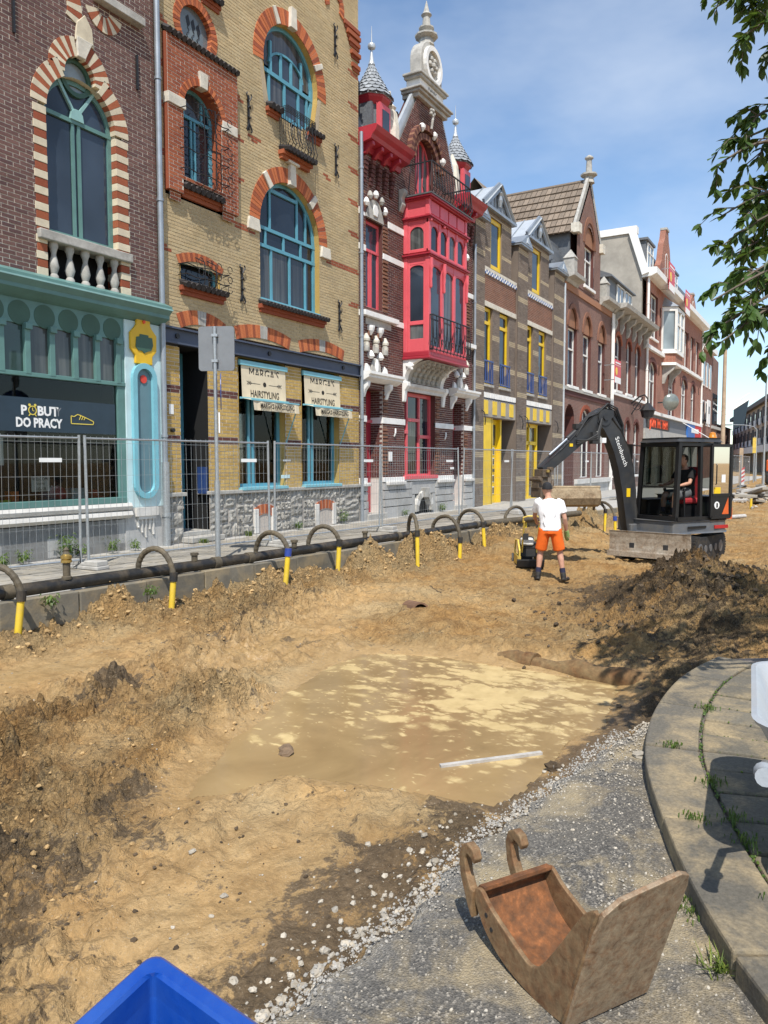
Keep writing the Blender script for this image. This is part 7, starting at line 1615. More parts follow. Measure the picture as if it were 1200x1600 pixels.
def tuft(x, y, z, h, n, wd, seed, lb, broad=False, cat='weed', spread=.5):
    rng = random.Random(seed); t = MB()
    for i in range(n):
        a = rng.uniform(0, 6.28); l_ = h*rng.uniform(.5, 1.1); sp_ = l_*rng.uniform(.2, spread*1.6); bx_, by_ = x+rng.gauss(0, .03), y+rng.gauss(0, .03); k = len(t.v); c, s = math.cos(a), math.sin(a); w3 = wd*rng.uniform(.7, 1.3)
        if broad:
            st = l_*rng.uniform(.2, .9); mx_, my_ = bx_+c*sp_*st/l_*.6, by_+s*sp_*st/l_*.6
            t.v += [(mx_, my_, z+st), (mx_+c*w3*2-s*w3, my_+s*w3*2+c*w3, z+st+.02), (mx_+c*w3*5, my_+s*w3*5, z+st-.02), (mx_+c*w3*2+s*w3, my_+s*w3*2-c*w3, z+st+.015)]; t.f.append((k, k+1, k+2, k+3))
        else:
            for q, wq in ((0, 1), (.5, .8), (1, .05)): t.v += [(bx_+c*sp_*q*q-s*wq*w3, by_+s*sp_*q*q+c*wq*w3, z+l_*q*(1-.25*q)), (bx_+c*sp_*q*q+s*wq*w3, by_+s*sp_*q*q-c*wq*w3, z+l_*q*(1-.25*q))]
            t.f += [(k, k+1, k+3, k+2), (k+2, k+3, k+5, k+4)]
    r = thing('weed_plant' if broad else 'grass_tuft', lb, cat, (x, y, z)); t.build('leaves', 'weed' if broad else 'grass', r)
    mb = MB(); mb.tube([(x, y, z-.02), (x, y, z+h*.4)], [.006, .003], 5); mb.build('stem', 'weed', r); return r
tuft(8.05, D-.18, 0, .42, 260, .014, 1, 'big leafy weed before the cellar vent of the teal shop', True); tuft(8.3, D-.22, 0, .24, 120, .012, 2, 'smaller leafy weed right of the cellar vent', True); tuft(7.25, D-.2, 0, .24, 110, .012, 3, 'low leafy weed left of the cellar vent', True); tuft(6.85, D-.25, 0, .26, 110, .012, 14, 'leafy weed at the left photo edge by the plinth', True)
tuft(8.95, D-.22, 0, .28, 130, .010, 4, 'leafy weed right of the fence joint by the shop plinth', True); tuft(9.45, D-.22, 0, .22, 110, .010, 5, 'leafy weed below the watch pilaster', True)
tuft(11.0, D-.42, 0, .12, 160, .006, 6, 'grass below the salon door step', cat='grass'); tuft(12.6, D-.2, 0, .14, 160, .006, 7, 'grass at the plinth below the first salon window', cat='grass'); tuft(14.4, D-.18, 0, .2, 140, .010, 8, 'weed between the two salon cellar vents', True); tuft(16.4, D-.15, 0, .42, 150, .012, 9, 'tall weed right of the second salon cellar vent', True)
tuft(19.6, D-.2, 0, .22, 140, .010, 10, 'weed left of the cellar arch of the oriel house', True); tuft(22.1, D-.2, 0, .3, 150, .012, 11, 'weed right of the cellar arch of the oriel house', True)
tuft(5.55, KERB_L(5.55)-.10, -.10, .16, 90, .010, 12, 'small weed growing on the kerb below the brass coupling', True); tuft(6.75, KERB_L(6.75)-.35, gz(6.75, KERB_L(6.75)-.35), .14, 90, .010, 13, 'small weed in the sand left of the second riser', True)
tuft(37.8, D-.6, 0, .45, 160, .02, 15, 'weeds below the brown gable house behind the raised bucket', True)
for i, (sx_, of_, z_, h_, lb) in enumerate(((2.66, -.015, -.12, .075, 'bright grass tuft growing in the kerb gutter'), (4.38, .14, 0, .014, 'moss across the kerb joint near the asphalt tip'), (5.2, .30, 0, .022, 'dark green moss between the shaded slabs'), (3.5, .30, 0, .05, 'largest green weed in the joint behind the kerb stone'), (3.5, .14, 0, .012, 'low weed across the kerb joint left of the barrow shadow'), (2.9, .30, 0, .03, 'weed in the slab joint below the barrow shadow'), (3.3, .30, 0, .045, 'weed in the joint at the edge of the barrow shadow'), (3.9, .30, 0, .03, 'thin moss line in the joint near the kerb'), (2.95, -.015, -.12, .03, 'yellowing weed against the kerb face'))):
    p = kpt(s_at(sx_), of_); tuft(p[0], p[1], (z_+.03 if z_ else 0)-.006, h_, 60 if i == 0 else 55, .003, 40+i, lb, i > 0, 'grass' if i == 0 else 'weed', 1.2)
def moss(r):
    k = r.choice((0, 0, 0, 1, 2)); s = r.uniform(2.8, arc[-1]-.6); p = kpt(s, .294+k*.5+r.gauss(0, .006)) if r.random() < .6 else kpt(round(s/.30)*.30+r.gauss(0, .004), r.uniform(.3, 1.8))
    return (p[0], p[1], -.006)
scatter('joint_moss', 1500, moss, 'weed', .004, .012, 12)
# ------------------------------------------------------------------ loose digging bucket in the foreground
rustmetal('bucket_steel', (.25, .165, .085), (.17, .075, .03), .40, .6, 21.0); rustmetal('bucket_inner', (.12, .065, .035), (.24, .095, .035), .9, .8, 26.0); rustmetal('bucket_lip', (.33, .25, .165), (.20, .10, .045), .35, .5, 32.0)
th = -2.115; bc = Vector((2.292, .603, RZ)); ba = Vector((math.cos(th), math.sin(th), 0)); bb = Vector((.855, -.518, 0))
def bp(s, w_, z): return tuple(bc+ba*s+bb*w_+Vector((0, 0, z)))
bk = thing('digging_bucket', 'rusty excavator bucket with two hooks lying on the asphalt', 'bucket', bc)
def plate(poly, w0, w1, m, name='side_plate', bev=.004):
    mb = MB(); n = len(poly); mb.v = [bp(s, w0, z) for s, z in poly]+[bp(s, w1, z) for s, z in poly]
    mb.f = [tuple(range(n)), tuple(range(2*n-1, n-1, -1))]+[((i+1) % n, i, n+i, n+(i+1) % n) for i in range(n)]; return mb.build(name, m, bk, bevel=bev)
up = catmull([(-.400, .195), (-.365, .205), (-.30, .165), (-.16, .112), (-.10, .098), (-.05, .125), (.03, .235), (.13, .385), (.178, .425)], 6)
lo = catmull([(.185, .40), (.138, .24), (.075, .035), (.03, .004), (-.10, .0), (-.24, .022), (-.34, .075), (-.40, .15)], 5)
for w0, w1 in ((-.165, -.148), (.148, .165)): plate(up+lo, w0, w1, 'bucket_steel')
def sheet(prof, w0, w1, th_, m, name):
    mb = MB(); n = len(prof)
    for k, (s, z) in enumerate(prof):
        a_ = Vector(prof[min(k+1, n-1)])-Vector(prof[max(k-1, 0)]); nn_ = Vector((-a_.y, a_.x)).normalized()*th_
        mb.v += [bp(s, w0, z), bp(s, w1, z), bp(s+nn_.x, w1, z+nn_.y), bp(s+nn_.x, w0, z+nn_.y)]
    for k in range(n-1):
        for j in range(4): mb.f.append((k*4+j, k*4+(j+1) % 4, (k+1)*4+(j+1) % 4, (k+1)*4+j))
    mb.f += [(0, 3, 2, 1), ((n-1)*4, (n-1)*4+1, (n-1)*4+2, (n-1)*4+3)]; return mb.build(name, m, bk)
sheet([(-.385, .19)]+[(s+.004, z+.004) for s, z in reversed(lo[12:])], -.147, .147, -.012, 'bucket_inner', 'back_shell')
sheet([(-.36, .20), (-.385, .198), (-.405, .17)], -.150, .150, -.012, 'bucket_inner', 'top_beam')
mb = MB(); P = [(.062, -.172, .012), (.172, -.172, .37), (.192, -.155, .425), (.208, -.105, .465), (.222, .12, .492), (.214, .160, .475), (.200, .172, .435), (.062, .168, .012)]
nf = Vector((.96, 0, -.28)); mb.v = [bp(s, w_, z) for s, w_, z in P]+[bp(s+.016, w_, z-.005) for s, w_, z in P]; n = len(P); mb.f = [tuple(range(n)), tuple(range(2*n-1, n-1, -1))]+[((i+1) % n, i, n+i, n+(i+1) % n) for i in range(n)]; mb.build('cutting_lip', 'bucket_lip', bk, bevel=.003)
hk = [(-.405, .085), (-.43, .12), (-.475, .21), (-.485, .28), (-.47, .325), (-.435, .345), (-.40, .335), (-.385, .305), (-.395, .285), (-.415, .30), (-.435, .305), (-.448, .285), (-.44, .235), (-.415, .19), (-.395, .19), (-.402, .15)]
for w_ in (-.176, .03): plate(hk, w_, w_+.034, 'bucket_steel', 'hook_ear', .005)
mb = MB()
for w_ in (-.169, .169): mb.tube([bp(.066+.13*k/12, w_+.0015*math.sin(k*5), .02+.41*k/12) for k in range(13)], [.007+.0015*(k % 2) for k in range(13)], 6)
mb.tube([bp(-.372, -.145+.29*k/12, .196) for k in range(13)], [.006+.0015*(k % 2) for k in range(13)], 6); mb.build('weld_bead', 'bucket_steel', bk)
for s, z in ((-.33, .135), (-.30, .1)): mb = MB(); mb.tube([bp(s, -.167, z), bp(s, -.160, z)], .008, 10); mb.build('pin_hole', 'iron', bk)
# ------------------------------------------------------------------ blue crate on a trolley in front of the photographer
plain('crate_blue', (.004, .052, .30), .34, .10, 4, .12, 60, spec=.5, dirt=(.10, .22, .48), dirt_amt=.35)
cr = at(241, 1487, .90); e1 = Vector((-.99, -.14, 0)); e2 = Vector((-.147, -.989, 0)); L1, L2, CH = .42, .60, .32
ct = thing('blue_crate', 'blue plastic crate whose corner shows at the bottom edge', 'crate', (cr.x, cr.y, cr.z-CH))
def cp(u, v_, z, inset=0): k = inset; return Vector((cr.x, cr.y, cr.z))+e1*(u*(L1-2*k)+k)+e2*(v_*(L2-2*k)+k)+Vector((0, 0, z))
def rrect(inset, z, r=.02, n=5):
    out = []
    for (u, v_, a0) in ((0, 0, math.pi), (1, 0, math.pi*1.5), (1, 1, 0), (0, 1, math.pi*.5)):
        c_ = Vector((cr.x, cr.y, cr.z+z))+e1*((inset+r) if u == 0 else (L1-inset-r))+e2*((inset+r) if v_ == 0 else (L2-inset-r))
        for i in range(n+1): an = a0+math.pi/2*i/n; out.append(tuple(c_+e1*r*math.cos(an)+e2*r*math.sin(an)))
    return out
lv = [rrect(-.004, -.028), rrect(-.004, -.004), rrect(.002, .0), rrect(.018, .0), rrect(.021, -.005, .008), rrect(.021, -.03, .008), rrect(.04, -CH+.02, .008), rrect(.04, -CH, .008), rrect(.03, -CH, .015), rrect(.010, -.03, .02), rrect(-.004, -.028)]
mb = MB(); n = len(lv[0])
for L_ in lv: mb.v += L_
for k in range(len(lv)-1):
    for i in range(n): mb.f.append((k*n+i, k*n+(i+1) % n, (k+1)*n+(i+1) % n, (k+1)*n+i))
mb.f.append(tuple(range(7*n, 8*n))); mb.f.append(tuple(range(6*n, 7*n))); mb.build('crate_shell', 'crate_blue', ct)
tag(MB().obox(cp(.42, .35, -CH+.035), e1*.03, e2*.03, (0, 0, .02)).build('stone', 'stone_chip', None), 'chip of stone lying in the blue crate', 'stone')
tr_ = thing('hand_trolley', 'grey steel trolley carrying the blue crate', 'trolley', (cr.x, cr.y, RZ)); zt_ = cr.z-CH
mb = MB(); mb.obox(cp(.5, .5, -CH-.015), e1*(L1/2-.04), e2*(L2/2-.04), (0, 0, .012)); mb.build('deck', 'galvanised', tr_)
for u, v_ in ((.15, .15), (.85, .15), (.85, .85), (.15, .85)): q = cp(u, v_, 0); MB().tube([(q.x, q.y, RZ-.03), (q.x, q.y, zt_-.02)], .015, 8).build('leg', 'galvanised', tr_)
# ------------------------------------------------------------------ wheelbarrow on the right pavement
plain('tub_grey', (.33, .35, .37), .45, .10, 5, .15, 40, dirt=(.40, .36, .30), dirt_amt=.45); plain('grip_grey', (.30, .32, .34), .55, .1)
wa = Vector((1.0, .085, 0)).normalized(); wb_ = Vector((wa.y, -wa.x, 0)); W0 = Vector((2.62, .172, 0))
def wp_(u, v_, z): return W0+wa*u+wb_*v_+Vector((0, 0, z))
wr = thing('wheelbarrow', 'pale grey wheelbarrow standing on the slabs at the right edge', 'wheelbarrow', wp_(.9, .3, 0))
def tubring(u0, u1, v0, v1, z, r, n=6):
    out = []
    for cu_, cv_, a0 in ((u1-r, v1-r, 0), (u0+r, v1-r, math.pi/2), (u0+r, v0+r, math.pi), (u1-r, v0+r, math.pi*1.5)):
        for i in range(n+1): an = a0+math.pi/2*i/n; out.append(tuple(wp_(cu_+r*math.cos(an), cv_+r*math.sin(an), z)))
    return out
lv = [tubring(.38, 1.46, -.01, .66, .615, .16), tubring(.37, 1.47, -.02, .67, .635, .16), tubring(.39, 1.45, .0, .65, .64, .155), tubring(.405, 1.435, .015, .635, .63, .15), tubring(.62, 1.30, .13, .52, .36, .10), tubring(.66, 1.26, .17, .48, .345, .08), tubring(.65, 1.27, .16, .49, .335, .09), tubring(.605, 1.31, .12, .53, .355, .10), tubring(.39, 1.45, .0, .65, .612, .155)]
mb = MB(); n = len(lv[0])
for L_ in lv: mb.v += L_
for k in range(len(lv)-1):
    for i in range(n): mb.f.append((k*n+i, k*n+(i+1) % n, (k+1)*n+(i+1) % n, (k+1)*n+i))
mb.f += [tuple(range(5*n, 6*n)), tuple(range(6*n, 7*n))]; mb.build('tub', 'tub_grey', wr, smooth=True)
for v_, s in ((.02, 1), (.63, -1)):
    MB().tube([wp_(.16, v_, .56), wp_(.40, v_+.01*s, .50), wp_(.62, v_+.10*s, .32), wp_(1.25, v_+.16*s, .30), wp_(1.62, v_+.24*s, .20)], .017, 10).build('handle', 'galvanised', wr, smooth=True)
    MB().tube([wp_(.02, v_, .595), wp_(.05, v_, .587), wp_(.14, v_, .565), wp_(.15, v_, .562), wp_(.17, v_, .557)], [.030, .026, .025, .033, .033], 12).build('grip', 'grip_grey', wr, smooth=True)
    MB().tube([wp_(.70, v_+.12*s, .31), wp_(.62, v_+.06*s, .10), wp_(.60, v_+.05*s, .0), wp_(.76, v_+.06*s, .0), wp_(.95, v_+.14*s, .30)], .015, 8).build('leg', 'galvanised', wr, smooth=True)
q = MB(); C_ = wp_(1.66, .325, .20)
for k in range(20):
    a0 = 2*math.pi*k/20
for rr_, ww_ in ((.20, .0),): q.tube([C_+wa*.155*math.cos(2*math.pi*k/20)+Vector((0, 0, .155*math.sin(2*math.pi*k/20))) for k in range(21)], .045, 10, False)
wo = q.build('wheel', 'rubber', wr, smooth=True); MB().tube([C_-wb_*.05, C_+wb_*.05], .12, 16).build('rim', 'galvanised', wo); MB().tube([C_-wb_*.16, C_+wb_*.16], .012, 8).build('axle', 'galvanised', wo)
# ------------------------------------------------------------------ people
plain('skin', (.50, .27, .185), .55, .08, 20, .15); plain('skin_tan', (.40, .20, .13), .55, .1, 20, .15); plain('tee_white', (.80, .79, .80), .85, .04, 6, .5, 14); plain('shorts_orange', (.78, .135, .012), .8, .1, 8, .6, 12); plain('cap_black', (.018, .018, .02), .8, .2); plain('boot_black', (.02, .019, .018), .7, .3, 20, .4, dirt=(.2, .14, .07), dirt_amt=.4); plain('sock_navy', (.02, .022, .05), .9, .1); plain('glove_green', (.25, .36, .12), .8, .2); plain('tee_black', (.012, .012, .013), .9, .2); plain('shorts_grey', (.10, .105, .11), .9, .2); plain('hair_dark', (.03, .02, .014), .8, .2)
def loft(mb, secs, n=14):
    """closed loft through elliptical sections (centre, rx, ry, optional axis direction)"""
    k0 = len(mb.v)
    for i, s in enumerate(secs):
        c = Vector(s[0]); d = (Vector(secs[min(i+1, len(secs)-1)][0])-Vector(secs[max(i-1, 0)][0])).normalized()
        u = Vector((1, 0, 0)); u = (u-d*u.dot(d)).normalized(); v_ = d.cross(u)
        for j in range(n): a = 2*math.pi*j/n; mb.v.append(tuple(c+u*s[1]*math.cos(a)+v_*s[2]*math.sin(a)))
    for i in range(len(secs)-1):
        for j in range(n): q = (j+1) % n; mb.f.append((k0+i*n+j, k0+i*n+q, k0+(i+1)*n+q, k0+(i+1)*n+j))
    mb.f.append(tuple(range(k0+n-1, k0-1, -1))); e = k0+(len(secs)-1)*n; mb.f.append(tuple(range(e, e+n)))
def remesh(o, vox, sm=4):
    r = o.modifiers.new('remesh', 'REMESH'); r.mode = 'VOXEL'; r.voxel_size = vox; r.use_smooth_shade = True
    s = o.modifiers.new('smooth', 'SMOOTH'); s.factor = .5; s.iterations = sm
def person(name, label, loc, heading, J, clothes, scale=1.0):
    """J: joints in a frame x right, y forward, z up, metres; every limb is a tapered loft, fused into one skin"""
    t = thing(name, label, 'person', (0, 0, 0)); b = MB()
    H, N_, CH_, PE = Vector(J['head']), Vector(J['neck']), Vector(J['chest']), Vector(J['pelvis'])
    loft(b, [(PE+Vector((0, 0, -.08)), .13, .10), (PE, .165, .115), (PE.lerp(CH_, .45), .145, .105), (CH_, .175, .12), (CH_.lerp(N_, .6), .17, .105), (CH_.lerp(N_, .92), .09, .075), (N_, .06, .06)])
    loft(b, [(N_-Vector((0, 0, .03)), .058, .058), (N_.lerp(H, .5), .054, .056), (H, .06, .065)])
    loft(b, [(H+Vector((0, .02, -.10)), .045, .05), (H+Vector((0, .02, -.06)), .064, .075), (H, .074, .092), (H+Vector((0, -.005, .06)), .074, .094), (H+Vector((0, -.01, .10)), .055, .07), (H+Vector((0, -.01, .125)), .02, .025)])
    b.ball(tuple(H+Vector((0, .10, -.02))), .018, 8, 6, (1, 1.2, 1.5))
    for s in (-1, 1): b.ball(tuple(H+Vector((s*.075, .0, -.01))), .024, 8, 6, (.5, .9, 1.3)); b.ball(tuple(H+Vector((s*.03, .082, .012))), .013, 6, 5)
    for side in ('l', 'r'):
        S, E, W_ = Vector(J['sho_'+side]), Vector(J['elb_'+side]), Vector(J['wri_'+side])
        loft(b, [(S.lerp(N_, .25), .055, .06), (S, .056, .058), (S.lerp(E, .5), .047, .047), (E, .038, .040), (E.lerp(W_, .35), .042, .040), (W_, .027, .030)], 10)
        d = (W_-E).normalized(); sx_ = -1 if side == 'l' else 1; lat = Vector((-sx_*.3, .9, 0)); lat = (lat-d*lat.dot(d)).normalized(); pn = d.cross(lat)
        loft(b, [(W_, .026, .022), (W_+d*.04, .040, .020), (W_+d*.085, .040, .018), (W_+d*.095, .03, .014)], 10)
        for k, (o_, ln) in enumerate(((-.030, .062), (-.010, .075), (.010, .070), (.029, .055))):
            a0 = W_+d*.08+lat*o_; cv = pn*.022*(1 if J.get('curl', 1) > 0 else -1)
            b.tube([a0, a0+d*ln*.5+cv*.3, a0+d*ln*.85+cv*1.1, a0+d*ln+cv*2], [.0095, .009, .0085, .006], 6)
        a0 = W_+d*.03+lat*.03; b.tube([a0, a0+d*.03+lat*.03, a0+d*.065+lat*.036+pn*.01], [.012, .011, .008], 6)
        Hp, K, A, T = [Vector(J[k+side]) for k in ('hip_', 'kne_', 'ank_', 'toe_')]
        loft(b, [(Hp+Vector((0, 0, .05)), .085, .09), (Hp, .088, .095), (Hp.lerp(K, .5), .075, .080), (K, .054, .060), (K.lerp(A, .3), .056, .064), (K.lerp(A, .7), .040, .044), (A, .034, .040)], 12)
        loft(b, [(A+Vector((0, -.04, -.05)), .035, .03), (A.lerp(T, .3)+Vector((0, 0, -.02)), .042, .035), (T, .04, .022)], 10)
    bo = b.build('body', clothes.get('skin', 'skin'), t, smooth=True); remesh(bo, .011, 3)
    def garment(nm, fn, m, vox=.014, sm=4): q = MB(); fn(q); o = q.build(nm, m, t, smooth=True); remesh(o, vox, sm); return o
    def shirt(q):
        loft(q, [(PE+Vector((0, -.005, -.05)), .195, .145), (PE+Vector((0, 0, .06)), .185, .14), (PE.lerp(CH_, .5), .185, .138), (CH_, .207, .148), (CH_.lerp(N_, .55), .205, .13), (CH_.lerp(N_, .85), .12, .095), (N_-Vector((0, 0, .02)), .072, .072)])
        for side in ('l', 'r'): S, E = Vector(J['sho_'+side]), Vector(J['elb_'+side]); loft(q, [(S.lerp(N_, .35), .075, .08), (S+Vector((0, 0, .0)), .074, .078), (S.lerp(E, .35), .072, .073), (S.lerp(E, .66), .070, .070)], 12)
        rg = random.Random(4)
        for k in range(9): a0 = PE.lerp(CH_, rg.uniform(.0, .9))+Vector((rg.uniform(-.12, .12), -.135, 0)); q.tube([a0, a0+Vector((rg.uniform(-.08, .08), -.004, rg.uniform(.08, .16)))], [.014, .006], 6)
    garment('t_shirt', shirt, clothes['shirt'])
    def shorts(q):
        loft(q, [(PE+Vector((0, 0, .08)), .172, .128), (PE, .185, .138), (PE+Vector((0, 0, -.10)), .175, .14)])
        for side in ('l', 'r'): Hp, K = Vector(J['hip_'+side]), Vector(J['kne_'+side]); loft(q, [(Hp+Vector((0, 0, .04)), .105, .115), (Hp.lerp(K, .4), .105, .112), (Hp.lerp(K, .86), .105, .108)], 14)
    garment('shorts', shorts, clothes['shorts'])
    for side in ('l', 'r'):
        A, T = Vector(J['ank_'+side]), Vector(J['toe_'+side]); K = Vector(J['kne_'+side])
        def boot(q): loft(q, [(A.lerp(K, .12), .052, .056), (A+Vector((0, -.01, -.0)), .050, .06), (A.lerp(T, .1)+Vector((0, -.02, -.06)), .05, .075)], 12); d = T-A; loft(q, [(A+Vector((0, -.075, -.075)), .034, .03), (A+Vector((0, -.06, -.065)), .043, .04), (A.lerp(T, .5)+Vector((0, 0, -.03)), .05, .045), (T+Vector((0, -.02, .0)), .05, .038), (T+Vector((0, .02, 0)), .03, .025)], 12)
        garment('boot', boot, 'boot_black', .012, 2)
        q = MB(); loft(q, [(A.lerp(K, .10), .048, .052), (A.lerp(K, .25), .05, .055), (A.lerp(K, .33), .049, .054)], 12); q.build('sock', clothes['sock'], t, smooth=True)
    if clothes.get('cap'):
        q = MB(); loft(q, [(H+Vector((0, -.005, .015)), .086, .108), (H+Vector((0, -.008, .07)), .085, .106), (H+Vector((0, -.01, .115)), .066, .085), (H+Vector((0, -.01, .14)), .02, .03)], 16); o = q.build('cap', 'cap_black', t, smooth=True)
        q = MB(); br = [(H+Vector((math.sin(a)*.078, math.cos(a)*.09+.02, .035)), H+Vector((math.sin(a)*.075, math.cos(a)*.11+.075, .018))) for a in [-1.1+.22*i for i in range(11)]]
        for a_, b_ in br: q.v += [tuple(a_), tuple(b_), tuple(b_-Vector((0, 0, .006))), tuple(a_-Vector((0, 0, .006)))]
        q.f = [(i*4+j, i*4+(j+1) % 4, i*4+4+(j+1) % 4, i*4+4+j) for i in range(10) for j in range(4)]; q.build('cap_brim', 'cap_black', o)
    else:
        q = MB(); loft(q, [(H+Vector((0, -.03, -.05)), .06, .06), (H+Vector((0, -.02, .02)), .082, .098), (H+Vector((0, -.015, .09)), .070, .085), (H+Vector((0, -.01, .135)), .02, .03)], 14); q.build('hair', 'hair_dark', t, smooth=True)
    if clothes.get('gloves'):
        S, E, W_ = Vector(J['sho_r']), Vector(J['elb_r']), Vector(J['wri_r']); d = (W_-E).normalized(); q = MB(); loft(q, [(W_-d*.03, .036, .038), (W_+d*.03, .046, .03), (W_+d*.09, .046, .028), (W_+d*.15, .036, .028), (W_+d*.175, .02, .016)], 12); o = q.build('glove', 'glove_green', t, smooth=True)
    t.location = loc; t.rotation_euler = (0, 0, heading-math.pi/2); t.scale = (scale,)*3
    return t
GW = -.55
JW = dict(head=(-.045, .10, 1.60), neck=(-.02, .05, 1.46), chest=(.0, .02, 1.22), pelvis=(.02, -.02, .93), sho_l=(-.20, .05, 1.38), elb_l=(-.255, .20, 1.12), wri_l=(-.22, .42, 1.02), sho_r=(.19, .01, 1.37), elb_r=(.265, -.03, 1.10), wri_r=(.30, .08, .86),
          hip_l=(-.08, -.02, .88), kne_l=(-.15, .05, .49), ank_l=(-.185, -.02, .10), toe_l=(-.21, .15, .03), hip_r=(.11, -.02, .88), kne_r=(.19, .02, .49), ank_r=(.25, -.06, .10), toe_r=(.33, .09, .03))
wk = ongr(857, 912, GW)
worker = person('person', 'worker in white T-shirt, orange shorts and black cap seen from behind', (wk.x, wk.y, gz(wk.x, wk.y)+.012), R_(20), JW, dict(shirt='tee_white', shorts='shorts_orange', sock='sock_navy', cap=True, gloves=True))
# ------------------------------------------------------------------ plate compactor the worker guides
plain('machine_yellow', (.72, .52, .10), .5, .1, 8, .2, dirt=(.35, .25, .12), dirt_amt=.5); plain('machine_black', (.03, .03, .03), .6, .2); plain('machine_white', (.65, .65, .62), .5, .1)
pc = ongr(827, 897, GW); pz = gz(pc.x, pc.y); fx = Vector((math.cos(R_(28)), math.sin(R_(28)), 0)); fy = Vector((-fx.y, fx.x, 0))
pt = thing('plate_compactor', 'yellow and black plate compactor in front of the worker', 'compactor', (pc.x, pc.y, pz))
def pl(u, v_, z): return Vector((pc.x, pc.y, pz))+fx*(u+.25)+fy*v_+Vector((0, 0, z))
mb = MB(); prof = [(-.42, .16), (-.36, .04), (-.28, 0), (.28, 0), (.36, .05), (.42, .18)]
for u, z in prof: mb.v += [tuple(pl(u, -.26, z)), tuple(pl(u, .26, z)), tuple(pl(u, .26, z+.03)), tuple(pl(u, -.26, z+.03))]
mb.f = [(i*4+j, i*4+(j+1) % 4, i*4+4+(j+1) % 4, i*4+4+j) for i in range(5) for j in range(4)]+[(0, 1, 2, 3), (20, 21, 22, 23)]; mb.build('base_plate', 'machine_black', pt)
mb = MB()
for v_ in (-.2, .2): mb.obox(pl(0, v_, .14), fx*.30, fy*.03, (0, 0, .09)); mb.tube([pl(-.32, v_, .1), pl(-.34, v_, .34), pl(-.1, v_, .52), pl(.25, v_, .5), pl(.36, v_, .3), pl(.32, v_, .1)], .018, 8)
mb.build('yellow_frame', 'machine_yellow', pt)
mb = MB(); mb.obox(pl(.02, 0, .34), fx*.2, fy*.16, (0, 0, .14)); mb.tube([pl(-.1, -.2, .4), pl(-.1, .2, .4)], .09, 12); mb.obox(pl(.1, 0, .52), fx*.1, fy*.12, (0, 0, .05)); mb.build('engine', 'machine_black', pt, bevel=.02)
MB().obox(pl(-.14, .04, .50), fx*.09, fy*.12, (0, 0, .07)).build('fuel_tank', 'machine_white', pt, bevel=.03)
mb = MB()
for v_ in (-.14, .14): mb.tube([pl(-.22, v_, .3), pl(-.42, v_, .75), pl(-.5, v_, .92)], .016, 8)
mb.tube([pl(-.48, .16, .90), pl(-.52, .16, .99), pl(-.56, .08, 1.02), pl(-.56, -.08, 1.02), pl(-.52, -.16, .99), pl(-.48, -.16, .90)], .017, 8); mb.build('handle_bar', 'machine_yellow', pt)
MB().obox(pl(-.40, .1, .62), fx*.03, fy*.05, (0, 0, .06)).build('control_box', 'machine_black', pt)
# ------------------------------------------------------------------ excavator
plain('exc_dark', (.030, .032, .036), .42, .2, 4, .15, 50, dirt=(.10, .085, .06), dirt_amt=.35); plain('exc_grey', (.10, .11, .125), .45, .15, 4, .15, 50, dirt=(.22, .18, .12), dirt_amt=.45); plain('exc_black', (.010, .010, .011), .38, .2, 5, .1); plain('exc_orange', (.62, .11, .02), .5, .1); plain('chrome', (.55, .56, .57), .25, .1, 10, .1, metal=.9); plain('seat_red', (.30, .02, .025), .8, .1); plain('amber_lens', (.55, .20, .02), .3, .1); plain('tail_red', (.4, .02, .02), .3, .1)
rustmetal('blade_steel', (.40, .35, .28), (.24, .17, .11), .45, .55, 5); rustmetal('hitch_steel', (.10, .085, .065), (.16, .10, .06), .4, .6, 7); rustmetal('ditch_bucket', (.32, .245, .15), (.20, .13, .07), .35, .6, 5)
glass_clear('cab_glass', (.34, .36, .34)); glass_clear('cab_glass_green', (.30, .36, .26))
EC = Vector((17.17, 2.93, 0)); EZ = -.46; EC.z = EZ
fe = Vector((-.843, .537, 0)); le = Vector((-.537, -.843, 0)); fu = Vector((-.983, .184, 0)).normalized(); lu = Vector((-fu.y, fu.x, 0)); UPV = Vector((0, 0, 1))
ex = thing('mini_excavator', 'dark grey mini excavator with closed cab, raised arm and dozer blade', 'excavator', EC)
def eu(u, v_, z): return EC+fe*u+le*v_+UPV*z
def ee(u, v_, z): return EC+fu*u+lu*v_+UPV*z
# undercarriage
for v_ in (-.62, .62):
    q = MB(); n = 28; outer = []
    L_, rr_ = .70, .25
    for i in range(n):
        a = 2*math.pi*i/n; cu_ = L_ if math.cos(a) > 0 else -L_; outer.append((cu_*(abs(math.cos(a))**.0 if True else 1)+rr_*math.cos(a), .27+rr_*math.sin(a)))
    for s in (-.17, .17): q.v += [tuple(ee(u, v_+s, z)) for u, z in outer]
    q.f = [tuple(range(n)), tuple(range(2*n-1, n-1, -1))]+[(i, (i+1) % n, n+(i+1) % n, n+i) for i in range(n)]; tro = q.build('track', 'rubber', ex)
    q = MB()
    for i in range(n): u, z = outer[i]; c_ = Vector((u, z-.27)); q.obox(ee(u*1.015, v_, .27+(z-.27)*1.05), fu*.03, lu*.175, UPV*.02)
    q.build('track_pad', 'rubber', tro)
    q = MB()
    for u in (-.62, -.3, 0, .3, .62): q.tube([ee(u, v_-.18, .27), ee(u, v_+.18, .27)], .13 if abs(u) > .5 else .08, 14)
    q.build('track_roller', 'exc_grey', tro)
MB().obox(ee(0, 0, .36), fu*.5, lu*.46, UPV*.12).build('undercarriage', 'exc_grey', ex, bevel=.02); q = MB(); q.tube([ee(0, 0, .46), ee(0, 0, .60)], .36, 20); q.build('slew_ring', 'exc_black', ex)
q = MB(); N = 8
